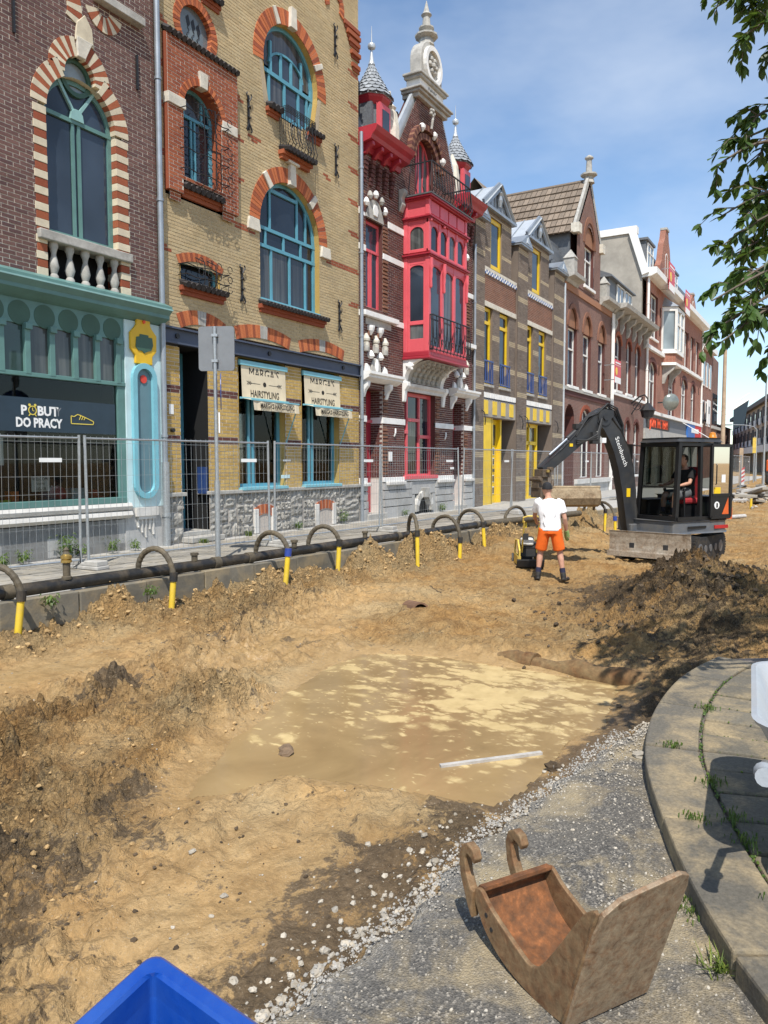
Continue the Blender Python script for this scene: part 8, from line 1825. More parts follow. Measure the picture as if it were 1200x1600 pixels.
pf = [(-.03, .64), (-.055, .50), (-.06, .36), (-.045, .24), (.0, .14)]
for u, z in pf: q.v += [tuple(ee(1.38+u, -.84, z)), tuple(ee(1.38+u, .84, z)), tuple(ee(1.34+u, .84, z)), tuple(ee(1.34+u, -.84, z))]
q.f = [(i*4+j, i*4+(j+1) % 4, i*4+4+(j+1) % 4, i*4+4+j) for i in range(len(pf)-1) for j in range(4)]+[(0, 1, 2, 3), (16, 17, 18, 19)]; q.build('dozer_blade', 'blade_steel', ex, bevel=.01)
MB().obox(ee(1.42, 0, .17), fu*.012, lu*.84, UPV*.05).build('blade_edge', 'blade_steel', ex)
q = MB()
for v_ in (-.35, .35): q.bar(ee(.4, v_, .38), ee(1.33, v_, .34), .10, .12)
q.tube([ee(.5, 0, .42), ee(1.3, 0, .46)], .05, 10); q.build('blade_arm', 'exc_dark', ex)
# upper body
dk_ = [(.92, -.70), (.98, -.55), (.98, .02), (.88, .80), (-.55, .86), (-.95, .55), (-1.0, -.5), (-.7, -.86), (.5, -.86)]
def slabu(poly, z0, z1, m, name, bev=.03):
    q = MB(); n = len(poly); q.v = [tuple(eu(u, v_, z0)) for u, v_ in poly]+[tuple(eu(u, v_, z1)) for u, v_ in poly]; q.f = [tuple(range(n)), tuple(range(2*n-1, n-1, -1))]+[(i, (i+1) % n, n+(i+1) % n, n+i) for i in range(n)]; return q.build(name, m, ex, bevel=bev)
slabu(dk_, .60, .86, 'exc_grey', 'deck'); slabu([(u*1.0, v_*1.0) for u, v_ in [(-.45, .84), (-.95, .55), (-1.0, -.5), (-.7, -.86), (-.40, -.86), (-.40, .84)]], .861, 1.34, 'exc_dark', 'engine_cover', .06); slabu([(.45, -.30), (.45, -.84), (-.40, -.86), (-.40, -.30)], .861, 1.26, 'exc_dark', 'tank_cover', .06)
q = MB(); q.obox(eu(-.44, .862, .72), fe*.20, le*.01, UPV*.035); q.build('tail_light', 'tail_red', ex)
q = MB(); q.obox(eu(.25, .845, .73), fe*.26, le*.008, UPV*.022); q.build('deck_step', 'exc_black', ex)
# cab
X0c, X1c, Y0c, Y1c, Z0c, Z1c = -.45, .80, -.26, .80, .87, 2.47
q = MB()
def post(u0, v0, z0, u1, v1, z1, w_=.07): q.bar(eu(u0, v0, z0), eu(u1, v1, z1), w_, w_, fe)
fr_ = [(X1c, Y1c), (X1c, Y0c), (X0c, Y0c), (X0c, Y1c)]
post(X1c, Y1c-.03, Z0c, X1c-.09, Y1c-.05, Z1c, .085); post(X1c, Y0c+.03, Z0c, X1c-.09, Y0c+.05, Z1c, .075); post(X0c+.05, Y1c-.04, Z0c, X0c+.05, Y1c-.06, Z1c, .10); post(X0c+.05, Y0c+.04, Z0c, X0c+.05, Y0c+.05, Z1c, .08); post(.10, Y1c-.03, Z0c, .10, Y1c-.05, Z1c, .07)
for z in (Z0c+.04, Z1c-.05):
    k = 0 if z < 1 else .05
    post(X1c-k*1.6, Y0c+k, z, X1c-k*1.6, Y1c-k, z, .08); post(X0c+.05, Y0c+k, z, X0c+.05, Y1c-k, z, .08); post(X0c, Y1c-k, z, X1c-k, Y1c-k, z, .07); post(X0c, Y0c+k, z, X1c-k, Y0c+k, z, .07)
post(X1c-.045, Y0c, 1.55, X1c-.045, Y1c-.02, 1.55, .03); q.build('cab_frame', 'exc_black', ex)
q = MB(); rf = [(X1c-.02, Y0c+.02), (X1c-.02, Y1c-.02), (X0c-.06, Y1c-.02), (X0c-.06, Y0c+.02)]; q.v = [tuple(eu(u, v_, Z1c)) for u, v_ in rf]+[tuple(eu(u*.93, v_*.95, Z1c+.09)) for u, v_ in rf]; q.f = [(0, 1, 2, 3), (7, 6, 5, 4)]+[(i, (i+1) % 4, 4+(i+1) % 4, 4+i) for i in range(4)]; q.build('cab_roof', 'exc_dark', ex, bevel=.03)
def pane_e(a_, b_, c_, d_, m='cab_glass', nm='cab_window'): q = MB(); q.v = [tuple(eu(*p)) for p in (a_, b_, c_, d_)]; q.f = [(0, 1, 2, 3)]; q.build(nm, m, ex)
pane_e((X1c-.005, Y0c+.06, .95), (X1c-.005, Y1c-.06, .95), (X1c-.085, Y1c-.08, 2.40), (X1c-.085, Y0c+.08, 2.40)); pane_e((X0c+.1, Y0c+.02, 1.5), (X1c-.1, Y0c+.02, 1.5), (X1c-.15, Y0c+.05, 2.40), (X0c+.1, Y0c+.05, 2.40)); pane_e((X0c+.02, Y0c+.08, 1.5), (X0c+.02, Y1c-.08, 1.5), (X0c+.02, Y1c-.1, 2.38), (X0c+.02, Y0c+.1, 2.38))
# door swung back against the rear side
dq = MB(); yd = Y1c+.07
for (u0, z0, u1, z1) in ((-.68, .92, -.68, 2.40), (-.10, .92, -.10, 2.40), (-.68, 2.40, -.10, 2.40), (-.68, .92, -.10, .92), (-.68, 1.38, -.10, 1.38)): dq.bar(eu(u0, yd, z0), eu(u1, yd, z1), .06, .05, tuple(le))
dro_ = dq.build('cab_door', 'exc_black', ex)
q = MB(); q.v = [tuple(eu(*p)) for p in ((-.68, yd, 1.40), (-.10, yd, 1.40), (-.10, yd, 2.38), (-.68, yd, 2.38))]; q.f = [(0, 1, 2, 3)]; q.build('door_pane', 'cab_glass_green', dro_)
q = MB(); q.obox(eu(-.39, yd, 1.15), fe*.28, le*.015, UPV*.22); q.build('door_panel', 'exc_black', dro_); q = MB(); q.tube([eu(-.17, yd+.05, 1.6), eu(-.17, yd+.07, 1.62), eu(-.17, yd+.07, 2.0), eu(-.17, yd+.05, 2.02)], .012, 6); q.build('door_handle', 'exc_black', dro_)
q = MB(); q.tube([eu(-.26, yd+.017, 1.17), eu(-.26, yd+.023, 1.17)], .075, 18); q.build('maker_badge', 'sticker', dro_); q = MB(); q.obox(eu(-.26, yd+.026, 1.17), fe*.02, le*.003, UPV*.045); q.build('badge_mark', 'exc_black', dro_)
q = MB(); q.v = [tuple(eu(*p)) for p in ((-.62, yd+.018, .98), (-.42, yd+.018, .98), (-.60, yd+.018, 1.33))]; q.f = [(0, 1, 2)]; q.build('orange_triangle', 'exc_orange', dro_); q = MB(); q.obox(eu(-.28, yd+.005, 1.47), fe*.09, le*.004, UPV*.07); q.build('warning_sticker', 'yellow_paint', dro_); q = MB(); q.obox(eu(-.46, yd+.005, 1.72), fe*.05, le*.004, UPV*.08); q.build('notice', 'sticker', dro_)
# seat, levers, beacon, mirror, aerial
q = MB(); q.obox(eu(-.02, .27, 1.25), fe*.24, le*.24, UPV*.06); q.obox(eu(-.25, .27, 1.62), fe*.06, le*.23, UPV*.34); q.build('seat', 'seat_red', ex, bevel=.04); q = MB(); q.obox(eu(-.02, .27, 1.04), fe*.2, le*.2, UPV*.16); q.build('seat_base', 'exc_black', ex)
for v_ in (.02, .54): q = MB(); q.tube([eu(.28, v_, .9), eu(.30, v_, 1.45), eu(.30, v_, 1.46), eu(.30, v_, 1.51)], [.02, .02, .035, .03], 8); q.build('control_lever', 'exc_black', ex)
q = MB(); q.lathe(eu(-.42, .60, Z1c+.08), [(.09, 0), (.09, .03), (.075, .05), (.06, .12), (.02, .14)], 14); q.build('beacon', 'amber_lens', ex, smooth=True)
q = MB(); q.tube([eu(-.30, .68, Z1c+.06), eu(-.30+.35, .68-.45, Z1c+.42)], .008, 5); q.build('aerial', 'sticker', ex)
q = MB(); q.tube([eu(X1c-.08, Y0c+.02, 2.40), eu(X1c+.12, Y0c-.10, 2.42)], .012, 6); q.obox(eu(X1c+.14, Y0c-.12, 2.28), fe*.025, le*.08, UPV*.16); q.build('mirror', 'exc_black', ex)
q = MB()
for k in range(4): q.tube([eu(-.62, .80, 1.25+.07*k), eu(-.80-.04*k, .74, 1.20+.05*k), eu(-.92, .55, 1.05-.05*k)], .03, 8)
q.build('hose_bundle', 'machine_black', ex); q = MB(); q.obox(eu(-.78, .72, .98), fe*.09, le*.06, UPV*.12); q.build('orange_box', 'exc_orange', ex)
# boom, dipper, cylinders
VB = -.25
def arm(cl, wds, th_, name, m='exc_dark', bev=.02):
    q = MB(); n = len(cl); L1_, L2_ = [], []
    for i, (u, z) in enumerate(cl):
        d = Vector(cl[min(i+1, n-1)])-Vector(cl[max(i-1, 0)]); nn_ = Vector((-d.y, d.x)).normalized()*wds[i]/2; L1_.append((u+nn_.x, z+nn_.y)); L2_.append((u-nn_.x, z-nn_.y))
    P = L1_+L2_[::-1]; k = len(P)
    q.v = [tuple(eu(u, VB-th_/2, z)) for u, z in P]+[tuple(eu(u, VB+th_/2, z)) for u, z in P]
    q.f = [(i, i+1, k-2-i, k-1-i) for i in range(n-1)]+[(k+i+1, k+i, k+k-1-i, k+k-2-i) for i in range(n-1)]+[(i, (i+1) % k, k+(i+1) % k, k+i) for i in range(k)]
    return q.build(name, m, ex, bevel=bev)
Z_ = -EZ
boom = arm([(1.05, .60), (1.08, .95), (1.14, 1.45), (1.24, 1.92), (1.37, 2.30), (1.56, 2.62), (1.76, 2.84), (1.98, 2.97)], [.20, .28, .34, .38, .38, .34, .28, .20], .20, 'boom')
q = MB(); q.tube([eu(1.86, VB-.12, 2.97), eu(1.86, VB+.12, 2.97)], .17, 18); q.tube([eu(1.86, VB-.15, 2.97), eu(1.86, VB+.15, 2.97)], .06, 12); q.build('elbow_pin', 'exc_dark', ex)
dip = arm([(1.62, 3.06), (1.80, 3.04), (2.0, 2.93), (2.25, 2.74), (2.9, 2.24), (3.36, 1.90)], [.10, .26, .32, .28, .20, .15], .17, 'dipper_arm')
q = MB(); q.obox(eu(1.0, VB, .62), fe*.14, le*.17, UPV*.14); q.build('swing_post', 'exc_grey', ex, bevel=.02)
def cyl(a_, b_, r0=.05, r1=.028, f=.55, m='exc_dark'):
    A, B = eu(*a_), eu(*b_); M_ = A.lerp(B, f); MB().tube([A, M_], r0, 12).build('cylinder', m, ex, smooth=True); MB().tube([M_, B], r1, 10).build('piston_rod', 'chrome', ex, smooth=True)
cyl((1.28, VB, 2.62), (1.74, VB, 3.20), .055, .03, .75); cyl((2.02, VB, 3.06), (3.20, VB, 2.20), .048, .028, .62); cyl((.78, VB-.02, .75), (1.10, VB, 1.9), .055, .03, .6)
q = MB(); 
for k in range(6): o_ = -.09+.036*k; q.tube([eu(1.22+.02*k, VB+o_, 2.20), eu(1.34, VB+o_, 2.72+.02*k), eu(1.52, VB+o_, 3.02+.03*k), eu(1.78, VB+o_, 3.16+.02*k), eu(2.05, VB+o_, 3.05), eu(2.3, VB+o_, 2.82+.03*k), eu(2.6, VB+o_, 2.58)], .017, 6)
for k in range(3): q.tube([eu(1.95, VB+.12, 2.95-.05*k), eu(2.1, VB+.16, 2.62-.05*k), eu(2.35, VB+.14, 2.50), eu(2.6, VB+.12, 2.42+.04*k)], .018, 6)
q.obox(eu(2.12, VB+.10, 2.55), fe*.10, le*.06, UPV*.12); q.obox(eu(2.45, VB, 2.78), fe*.12, le*.06, UPV*.05); q.build('hydraulic_hoses', 'machine_black', ex)
q = MB(); q.obox(eu(2.72, VB+.092, 2.40), fe*.04, le*.003, UPV*.03); q.obox(eu(1.17, VB+.104, 1.42), fe*.05, le*.003, UPV*.09); q.build('warning_sticker', 'yellow_paint', ex)
q = MB(); q.obox(eu(1.98, VB+.18, 2.50), fe*.05, le*.05, UPV*.05); q.build('work_lamp', 'sticker', ex)
# boom lettering
xd = (eu(1.34, 0, 2.02)-eu(1.62, 0, 2.62)).normalized(); zd = le; yd_ = zd.cross(xd).normalized()
tx = text('Steinbusch', .155, 'lettering_white', ex, eu(1.60, VB+.103, 2.60), ext=.001, align='LEFT', sx=1.0); tx.matrix_basis = Matrix.Translation(eu(1.575, VB+.104, 2.56)-EC) @ Matrix((xd, yd_, zd)).transposed().to_4x4()
# tilting hitch and ditching bucket
q = MB(); q.obox(eu(3.36, VB, 1.84), fe*.10, le*.14, UPV*.08); q.obox(eu(3.42, VB, 1.66), fe*.12, le*.10, UPV*.12); q.obox(eu(3.38, VB, 1.46), fe*.14, le*.16, UPV*.10); q.tube([eu(3.28, VB-.2, 1.92), eu(3.28, VB+.2, 1.92)], .045, 10); q.tube([eu(3.52, VB-.18, 1.72), eu(3.52, VB+.18, 1.72)], .04, 10); q.tube([eu(3.2, VB+.13, 1.7), eu(3.3, VB+.18, 1.45), eu(3.45, VB+.16, 1.4)], .035, 8); q.build('tilt_hitch', 'hitch_steel', ex, bevel=.01)
q = MB(); q.lathe(eu(3.36, VB+.17, 1.86), [(.035, 0), (.035, .05)], 10); q.build('hitch_pin', 'brass', ex)
bo_ = eu(3.30, VB+.02, 1.34); wd_ = (CR*.985+Vector((CF.x, CF.y, 0)).normalized()*.10).normalized(); dpv = Vector((-wd_.y, wd_.x, 0)); dpv = dpv if dpv.dot(CF) < 0 else -dpv
prof = [(-.26, .30), (-.20, .06), (-.08, -.06), (.10, -.06), (.22, .02), (.42, .26)]
prof = [(-.10, .27), (-.20, .20), (-.24, .06), (-.18, -.07), (-.04, -.12), (.14, -.06), (.40, .20)]
def dbp(w_, s, z): return tuple(bo_+wd_*w_-dpv*s+UPV*(z-.05))
q = MB(); n = len(prof)
for s, z in prof: q.v += [dbp(.02, s, z), dbp(1.06, s, z), dbp(1.06, s+.015, z+.02), dbp(.02, s+.015, z+.02)]
q.f = [(i*4+j, i*4+(j+1) % 4, i*4+4+(j+1) % 4, i*4+4+j) for i in range(n-1) for j in range(4)]; q.build('bucket_shell', 'ditch_bucket', ex)
for w_ in (.02, 1.04):
    q = MB(); q.v = [dbp(w_, s, z) for s, z in prof]+[dbp(w_+.025, s, z) for s, z in prof]; q.f = [tuple(range(n)), tuple(range(2*n-1, n-1, -1))]+[(i, (i+1) % n, n+(i+1) % n, n+i) for i in range(n)]; q.build('bucket_side', 'ditch_bucket', ex)
q = MB(); q.tube([dbp(.0, -.10, .27), dbp(1.08, -.10, .27)], .035, 8); q.build('bucket_rim', 'ditch_bucket', ex); q = MB(); q.tube([dbp(.0, .40, .20), dbp(1.08, .40, .20)], .02, 6); q.build('bucket_edge', 'blade_steel', ex)
# the driver
JD = dict(head=(0, .06, 1.37), neck=(0, .0, 1.22), chest=(0, -.03, .98), pelvis=(0, -.05, .68), sho_l=(-.19, .0, 1.14), elb_l=(-.24, .14, .90), wri_l=(-.22, .36, .86), sho_r=(.19, .0, 1.14), elb_r=(.24, .14, .90), wri_r=(.22, .36, .86), hip_l=(-.10, .02, .66), kne_l=(-.14, .44, .66), ank_l=(-.13, .50, .26), toe_l=(-.13, .66, .18), hip_r=(.10, .02, .66), kne_r=(.14, .44, .66), ank_r=(.13, .50, .26), toe_r=(.13, .66, .18))
dl = eu(-.02, .27, .72)
person('person', 'driver in black shirt and grey shorts sitting in the excavator cab', dl, math.atan2(fe.y, fe.x), JD, dict(shirt='tee_black', shorts='shorts_grey', sock='sock_navy'))
# ------------------------------------------------------------------ street things farther off
def lamp_post(base, h, label, arm=None):
    t = thing('lamp_post', label, 'lamp post', base, 'street lamps'); b = Vector(base)
    MB().tube([b, b+UPV*1.0], .085, 12).build('post_base', 'galvanised', t, smooth=True); MB().tube([b+UPV, b+UPV*h], [.065, .04], 12).build('post', 'galvanised', t, smooth=True)
    if arm:
        a = Vector(arm); p = [b+UPV*h, b+UPV*(h+.25)+a*.12, b+UPV*(h+.38)+a*.45, b+UPV*(h+.42)+a]; MB().tube(p, .03, 8).build('arm', 'galvanised', t, smooth=True)
        q = MB(); q.obox(b+UPV*(h+.40)+a*1.12, a*.2, Vector((-a.y, a.x, 0)).normalized()*.12, UPV*.05); q.build('lamp_head', 'sign_grey', t, bevel=.02)
    else: MB().lathe(b+UPV*h, [(.05, 0), (.16, .1), (.16, .16), (.05, .2)], 12).build('lamp_head', 'sign_grey', t)
lb_ = ongr(1192, 764); lamp_post(lb_, 6.6, 'tall galvanised lamp post at the right edge by the rubble', (.5, -1.2, 0))
lb_ = ongr(1180, 752); lamp_post(lb_, 4.3, 'lamp post with curved arm before the block of flats', (-.9, 2.0, 0))
plain('pole_wood', (.42, .31, .21), .9, .2, 3, .4); a = ongr(1127, 764); tag(MB().tube([a-UPV*.3, a+UPV*8.2], [.14, .10], 12).build('wooden_pole', 'pole_wood', None, smooth=True), 'tall wooden pole rising behind the excavator cab', 'pole')
def striped(px_, py_, lb):
    b = ongr(px_, py_); t = thing('traffic_beacon', lb, 'beacon', b, 'striped beacons'); nrm = Vector((-.95, -.25, 0)).normalized(); s = Vector((-nrm.y, nrm.x, 0))
    q = MB(); q.obox(b+UPV*.62, s*.14, nrm*.02, UPV*.50); q.build('beacon_board', 'sticker', t, bevel=.02)
    q = MB()
    for k in range(4):
        z = .20+k*.26; n_ = nrm*.024; P = [b+n_-s*.135+UPV*z, b+n_+s*.135+UPV*(z+.20), b+n_+s*.135+UPV*(z+.33), b+n_-s*.135+UPV*(z+.13)]; i = len(q.v); q.v += [tuple(p) for p in P]; q.f.append((i, i+1, i+2, i+3))
    q.build('red_stripe', 'sign_red', t); q = MB(); q.obox(b+UPV*.05, s*.25, nrm*.18, UPV*.06); q.build('foot', 'rubber', t)
striped(1124, 772, 'red and white striped beacon right behind the excavator cab'); striped(1159, 761, 'red and white striped beacon standing by the far fence')
b = ongr(1135, 766); t = thing('notice_board', 'white notice board hanging on the far fence', 'notice', b); q = MB(); q.obox(b+UPV*.75+Vector((-.06, 0, 0)), (0, .22, 0), (.01, 0, 0), (0, 0, .32)); q.build('board', 'sticker', t); q = MB(); q.tube([b, b+UPV*.8], .02, 6); q.build('stake', 'galvanised', t)
b = ongr(1157, 757); t = thing('timber_post', 'square yellowish timber post behind the far fence', 'post', b); q = MB(); q.box(b.x-.12, b.x+.12, b.y-.12, b.y+.12, 0, 2.6); q.build('shaft', 'pole_wood', t, bevel=.02)
b = ongr(1177, 754); t = thing('bus_sign', 'slim post with a yellow sign strip before the flats', 'sign post', b); q = MB(); q.tube([b, b+UPV*3.6], .05, 8); q.build('post', 'galvanised', t); q = MB(); q.obox(b+UPV*2.9, (0, .12, 0), (.07, 0, 0), (0, 0, .6)); q.build('sign_strip', 'machine_yellow', t)
# rubble and paving heap at the right edge
random.seed(5)
c0 = ongr(1186, 782, -.2)
for i in range(26):
    u, v_ = random.gauss(0, .9), random.gauss(0, 1.6); x, y = c0.x+v_, c0.y+u*.8-.5; q = MB(); hgt = max(0, .55-.12*(u*u+v_*v_*.3)); a = random.uniform(0, 3); sx_ = random.uniform(.25, .7)
    q.obox((x, y, gz(x, y)+.08+hgt*random.uniform(.2, 1)), Vector((math.cos(a), math.sin(a), random.uniform(-.35, .35)))*sx_, Vector((-math.sin(a), math.cos(a), random.uniform(-.2, .2)))*random.uniform(.1, .25), Vector((0, 0, 1))*random.uniform(.04, .07))
    tag(q.build('broken_slab', random.choice(('concrete', 'stick_grey', 'paving')), None, bevel=.01), 'broken slab in the rubble heap at the right edge', 'slab', 'slabs of the rubble heap')
scatter('rubble_heap', 700, lambda r: (c0.x+r.gauss(0, 1.8), c0.y-.4+r.gauss(0, .9)), 'stone_chip', .04, .12, 31)
for i in range(2): a = ongr(1168+8*i, 772+3*i, 0); q = MB(); q.bar(a+UPV*.32, ongr(1192+5*i, 787-9*i, -.2)+UPV*.12, .2, .05); tag(q.build('plank', 'timber', None), ('long plank slanting down the front of the rubble heap', 'second plank lying across the rubble heap')[i], 'plank')
# orange machine half out of the picture
b = ongr(1203, 757); om = thing('orange_machine', 'orange construction machine cut by the right edge', 'machine', b)
def ob(u, v_, z): return b+Vector((u, v_, z))
q = MB(); q.obox(ob(.6, -.5, 1.35), (1.0, 0, 0), (0, .75, 0), (0, 0, .42)); q.obox(ob(.2, -.5, 1.85), (.5, 0, 0), (0, .6, 0), (0, 0, .12)); q.build('body', 'exc_orange', om, bevel=.08)
q = MB(); q.obox(ob(1.1, -.5, 2.2), (.5, 0, 0), (0, .55, 0), (0, 0, .55)); q.build('cab', 'exc_black', om, bevel=.05)
for v_ in (-1.1, .1): q = MB(); q.obox(ob(.6, v_, .42), (1.2, 0, 0), (0, .2, 0), (0, 0, .38)); q.build('track', 'rubber', om, bevel=.15)
q = MB(); q.obox(ob(.6, -.5, .85), (.7, 0, 0), (0, .5, 0), (0, 0, .12)); q.build('chassis', 'exc_grey', om)
# estate agents' boards, convex mirror, lantern, flags
def agent(x0, x1, z0, z1, lb):
    t = thing('agent_board', lb, 'sign', ((x0+x1)/2, D-.75, z0), 'estate agent boards'); xm = (x0+x1)/2
    q = MB(); q.box(xm-.02, xm+.02, D-.78, D-.06, z0+.2, z0+.24); q.box(xm-.02, xm+.02, D-.78, D-.06, z1-.24, z1-.2); q.build('bracket', 'galvanised', t)
    w_ = (x1-x0)*.55; q = MB(); q.v = [(xm-w_/2, D-.80, z0), (xm+w_/2, D-.80, z0), (xm+w_/2, D-.80, z1), (xm-w_/2, D-.80, z1), (xm-w_/2, D-.77, z0), (xm+w_/2, D-.77, z0), (xm+w_/2, D-.77, z1), (xm-w_/2, D-.77, z1)]; q.f = [(0, 1, 2, 3), (7, 6, 5, 4), (0, 4, 5, 1), (1, 5, 6, 2), (2, 6, 7, 3), (3, 7, 4, 0)]; bo2 = q.build('board', 'sign_red', t)
    h = z1-z0; q = MB(); q.box(xm-w_/2, xm+w_/2, D-.81, D-.80, z0, z0+.26*h); q.box(xm-w_*.4, xm+w_*.4, D-.81, D-.80, z1-.16*h, z1-.10*h); q.box(xm-w_/2, xm+w_/2, D-.81, D-.80, z1-.24*h, z1-.225*h); q.build('white_panel', 'sticker', bo2); q = MB(); q.prism(disc(xm-w_*.22, z0+.5*h, w_*.16, 12), D-.81, D-.80); q.build('yellow_logo', 'yellow_paint', bo2)
agent(41.2, 43.6, 5.9, 7.15, 'red estate agent board before the brown gable house window'); agent(55.6, 59.4, 13.7, 15.6, 'red estate agent board high at the dormer of the long brick block'); agent(62.5, 66.2, 13.2, 15.0, 'red estate agent board at the eaves right of the stepped gable')
t = thing('poster_board', 'white poster board on the narrow brick house', 'sign', (80, D-.4, 5.3)); q = MB(); q.box(79.0, 81.0, D-.5, D-.42, 5.3, 7.6); bo2 = q.build('board', 'sticker', t); q = MB(); q.box(79.6, 80.4, D-.51, D-.5, 6.3, 7.0); q.build('print', 'sign_grey', bo2); q = MB(); q.box(79.2, 79.3, D-.45, D, 5.6, 5.7); q.box(80.7, 80.8, D-.45, D, 5.6, 5.7); q.build('bracket', 'iron', t)
plain('dish_grey', (.22, .24, .22), .25, .2, 3, .1, metal=.3); c = Vector((57.6, D-.9, 5.9)); t = thing('traffic_mirror', 'round convex mirror on the long brick block above the shop sign', 'mirror', c)
q = MB(); n = 18; d_ = Vector((-.8, -.6, -.1)).normalized(); u_ = d_.orthogonal().normalized(); w2 = d_.cross(u_)
for rr_, s in ((.05, .2), (.35, .16), (.58, .06), (.62, -.02), (.5, -.06)): q.v += [tuple(c+d_*s+(u_*math.cos(2*math.pi*i/n)+w2*math.sin(2*math.pi*i/n))*rr_) for i in range(n)]
q.f = [(k*n+i, k*n+(i+1) % n, (k+1)*n+(i+1) % n, (k+1)*n+i) for k in range(4) for i in range(n)]+[tuple(range(n)), tuple(range(4*n, 5*n))]; q.build('mirror_bowl', 'dish_grey', t, smooth=True); q = MB(); q.tube([c, (57.6, D, 5.9)], .05, 8); q.build('bracket', 'iron', t)
c = Vector((49.3, D-1.0, 4.3)); t = thing('wall_lantern', 'black wrought iron lantern on the dark red dormer house', 'lantern', c)
q = MB(); q.lathe(c, [(.08, 0), (.34, .1), (.44, .5), (.5, .52), (.2, .9), (.06, 1.0), (.04, 1.25)], 8); q.build('lantern_body', 'iron', t); q = MB(); q.tube([c+UPV*1.25, c+Vector((0, .2, 1.5)), (49.3, D-.5, 5.7), (49.3, D, 5.3)], .05, 6); q.tube([c+Vector((0, .3, 1.35)), (49.3, D, 4.6)], .035, 6); q.tube([(49.3, D-.35+.22*math.cos(k*.6), 5.1+.22*math.sin(k*.6)) for k in range(11)], .03, 5); q.build('bracket', 'iron', t)
for i, (z, lb) in enumerate(((6.9, 'upper white flagpole slanting from the corner building'), (6.2, 'lower white flagpole with dark blue flag on the corner building'))):
    b = Vector((93.5, D-.2+.9, z)); e = b+Vector((3.4, -3.2, 2.6)); t = thing('flag_pole', lb, 'flagpole', b); MB().tube([b, e], .05, 8).build('pole', 'white_paint', t)
    if i: q = MB(); q.v = [tuple(e), tuple(e.lerp(b, .45)), tuple(e.lerp(b, .45)+Vector((.2, 0, -2.2))), tuple(e.lerp(b, .1)+Vector((.1, .1, -2.6)))]; q.f = [(0, 1, 2, 3)]; q.build('flag', 'decal_navy', t)
# ------------------------------------------------------------------ the tree whose branches hang in from the right
plain('bark', (.12, .095, .07), .9, .25, 12, .8, 25)
tb = Vector((6.3, -3.0, 0)); tree = thing('street_tree', 'leafy tree whose branches hang into the sky at the right', 'tree', tb); random.seed(77)
trunk = [tb+Vector((0, 0, -.1)), tb+Vector((.02, .05, 1.2)), tb+Vector((-.05, .1, 2.4)), tb+Vector((0, .2, 3.4)), tb+Vector((.05, .2, 5.0)), tb+Vector((0, .1, 6.8))]
MB().tube(catmull([tuple(p) for p in trunk], 5), [.19-.006*i for i in range(26)], 12).build('trunk', 'bark', tree, smooth=True)
# limb tips: (pixel in the photograph, distance) surveyed for those in view; the rest fill the crown
tips = [((1098, 12), 4.6), ((1150, 30), 4.7), ((1135, 60), 4.5), ((1185, 70), 4.9), ((1170, -30), 5.0), ((1120, -60), 5.0), ((1130, 5), 4.7), ((1160, 10), 4.8), ((1190, 20), 4.6), ((1110, -20), 4.6), ((1175, 45), 4.7),
        ((1094, 262), 4.7), ((1125, 225), 4.8), ((1150, 205), 4.9), ((1190, 170), 4.9), ((1160, 250), 5.1), ((1195, 230), 4.8),
        ((1106, 338), 4.9), ((1108, 384), 4.8), ((1115, 405), 4.9), ((1140, 325), 5.1), ((1165, 350), 5.0), ((1150, 385), 5.2), ((1185, 320), 5.1), ((1190, 380), 5.0), ((1180, 300), 5.3),
        ((1092, 470), 4.1), ((1106, 535), 4.1), ((1098, 515), 4.2), ((1138, 515), 4.2), ((1120, 450), 4.3), ((1145, 470), 4.4), ((1170, 440), 4.5), ((1165, 490), 4.3), ((1190, 420), 4.6), ((1195, 470), 4.5), ((1195, 535), 4.7), ((1185, 510), 4.8), ((1130, 495), 4.5), ((1155, 430), 4.8), ((1195, 400), 4.4)]
leaves = []; limbs = MB()
leafm = MB(); lp = [(0, 0, 0), (.28, .20, .02), (.60, .22, .03), (1, 0, -.04), (.60, -.22, .03), (.28, -.20, .02), (.45, 0, -.025)]
leafm.v = lp; leafm.f = [(0, 6, 1), (1, 6, 2), (2, 6, 3), (3, 6, 4), (4, 6, 5), (5, 6, 0)]
rt = random.Random(99)
def spray(start, end, n_leaf, L_, droop=.25, twigs=3):
    ctrl = [start, start.lerp(end, .5)+Vector((rt.gauss(0, .06), rt.gauss(0, .06), .14)), end]; c = [Vector(p) for p in catmull([tuple(p) for p in ctrl], 6)]
    limbs.tube(c, [.014*(1-i/len(c))+.003 for i in range(len(c))], 5, False)
    lines = [c]
    for k in range(twigs):
        i = rt.randint(len(c)//3, len(c)-2); d = (c[-1]-c[0]).normalized(); off = Vector((rt.gauss(0, 1), rt.gauss(0, 1), rt.gauss(-.3, .6))); off = (off-d*off.dot(d)*.3).normalized()*rt.uniform(.10, .26)+d*.08
        e = [c[i], c[i]+off*.5+Vector((0, 0, .03)), c[i]+off+Vector((0, 0, -.05))]; limbs.tube(e, [.005, .004, .002], 4, False); lines.append(e)
    for k in range(n_leaf):
        ln = rt.choice(lines); t_ = rt.uniform(.25, 1); f = t_*(len(ln)-1); i = min(int(f), len(ln)-2); p = ln[i].lerp(ln[i+1], f-i); d = (ln[i+1]-ln[i]).normalized()
        sd = Vector((rt.gauss(0, 1), rt.gauss(0, 1), rt.gauss(0, .5))).normalized(); ld = (d*.8+sd*.75+Vector((0, 0, -droop-rt.uniform(0, .35)))).normalized()
        nm = Vector((rt.gauss(0, .45), rt.gauss(0, .45), 1)); nm = (nm-ld*nm.dot(ld)).normalized(); leaves.append((p, ld, nm, L_*rt.uniform(.7, 1.15)))
hub = lambda e: Vector((tb.x+(e.x-tb.x)*.30, tb.y+.3+(e.y-tb.y)*.35, max(2.6, e.z*.75+.7)))
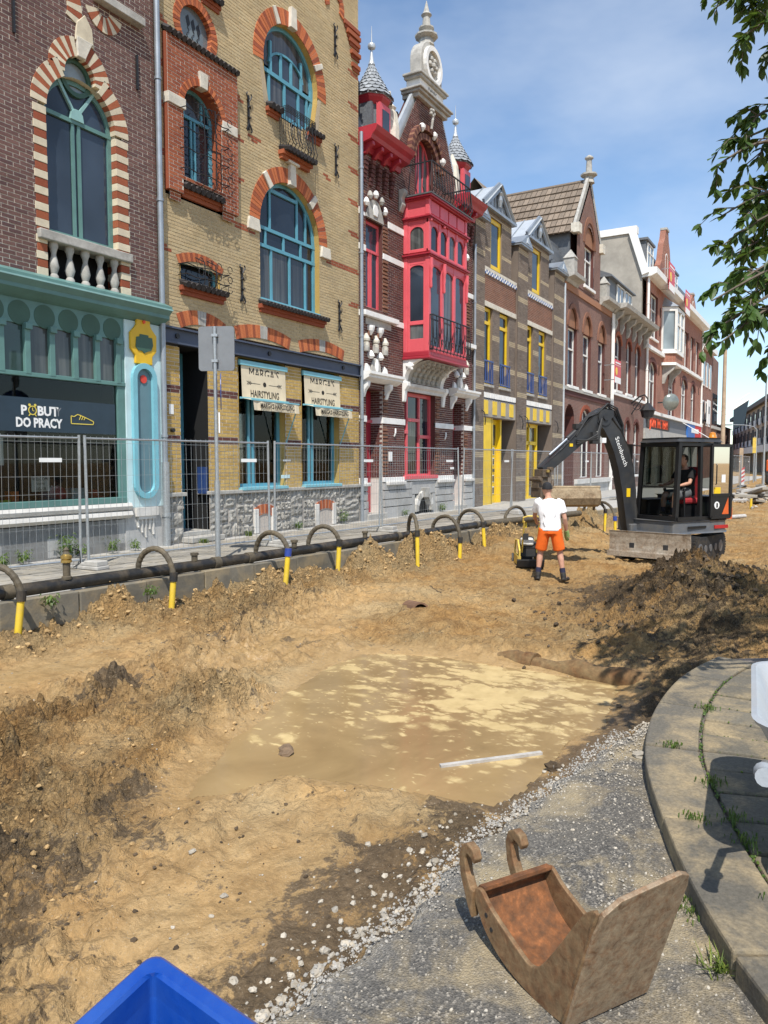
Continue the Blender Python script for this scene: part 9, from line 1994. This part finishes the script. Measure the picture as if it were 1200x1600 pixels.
for (p_, t_) in tips:
    e = at(p_[0]+20, p_[1], t_); h_ = hub(e)
    mid = e.lerp(h_, .32)+Vector((0, 0, .10)); limbs.tube(catmull([tuple(h_), tuple(h_.lerp(mid, .5)+Vector((0, 0, .12))), tuple(mid)], 5), [.018-.0010*i for i in range(11)], 6, False); spray(mid, e, 85, .088, twigs=5)
for k in range(26):                      # big limbs
    a = 2*math.pi*k/26; 
    if k % 2: continue
    p0 = Vector((tb.x, tb.y+.2, 2.7+.14*k)); e = p0+Vector((math.cos(a*5)*2.0, math.sin(a*5)*2.0, 1.0)); limbs.tube(catmull([tuple(p0), tuple(p0.lerp(e, .5)+Vector((0, 0, .3))), tuple(e)], 5), [.07-.005*i for i in range(11)], 7, False)
for k in range(330):                     # the rest of the crown
    a = rt.uniform(0, 6.28); rad = 3.3*math.sqrt(rt.random()); z = rt.uniform(-1, 1); rr_ = rad*math.sqrt(max(0, 1-z*z*.8)); e = Vector((tb.x+.5+rr_*math.cos(a), tb.y+.5+rr_*math.sin(a), 5.4+2.7*z))
    pr = e-Vector((0, 0, CAMZ)); dp_ = pr.dot(CF)
    if dp_ > .3:
        sx_, sy_ = 600+1180*pr.dot(CR)/dp_, 800-1180*pr.dot(CU)/dp_
        if sx_ < 1270 and -90 < sy_ < 1100: continue
    s_ = e+Vector((tb.x-e.x, tb.y-e.y, -.3)).normalized()*.6; spray(s_, e, 34, .10, twigs=3)
limbs.build('branches', 'bark', tree)
leafmesh = leafm.mesh('leaf', 'tree_leaf')
def lmat(p, ld, nm, s): y = nm.cross(ld); return Matrix((ld*s, y*s, nm*s)).transposed().to_4x4()
def inview(p):
    pr = p-Vector((0, 0, CAMZ)); d_ = pr.dot(CF)
    if d_ < .3: return 99
    sx_, sy_ = 600+1180*pr.dot(CR)/d_, 800-1180*pr.dot(CU)/d_
    return pr.length if (1040 < sx_ < 1200 and 0 < sy_ < 600) else 99
leaves.sort(key=lambda q: inview(q[0]))
for p, ld, nm, s in leaves[:300]:
    o = bpy.data.objects.new('leaf', leafmesh); COL.objects.link(o); o.parent = tree; o.matrix_basis = Matrix.Translation(p-tb) @ lmat(p, ld, nm, s)
A = np.array(lp, float); V = []; F = []; fc = leafm.f
for i, (p, ld, nm, s) in enumerate(leaves[300:]):
    M3 = np.array([ld, nm.cross(ld), nm]).T*s; V.append(A@M3.T+np.array(p-tb)); F += [(a+7*i, b+7*i, c+7*i) for a, b, c in fc]
me = bpy.data.meshes.new('foliage'); me.from_pydata(np.concatenate(V).tolist(), [], F); me.materials.append(MATS['tree_leaf']); fo = bpy.data.objects.new('foliage', me); COL.objects.link(fo); fo.parent = tree; fo['kind'] = 'stuff'
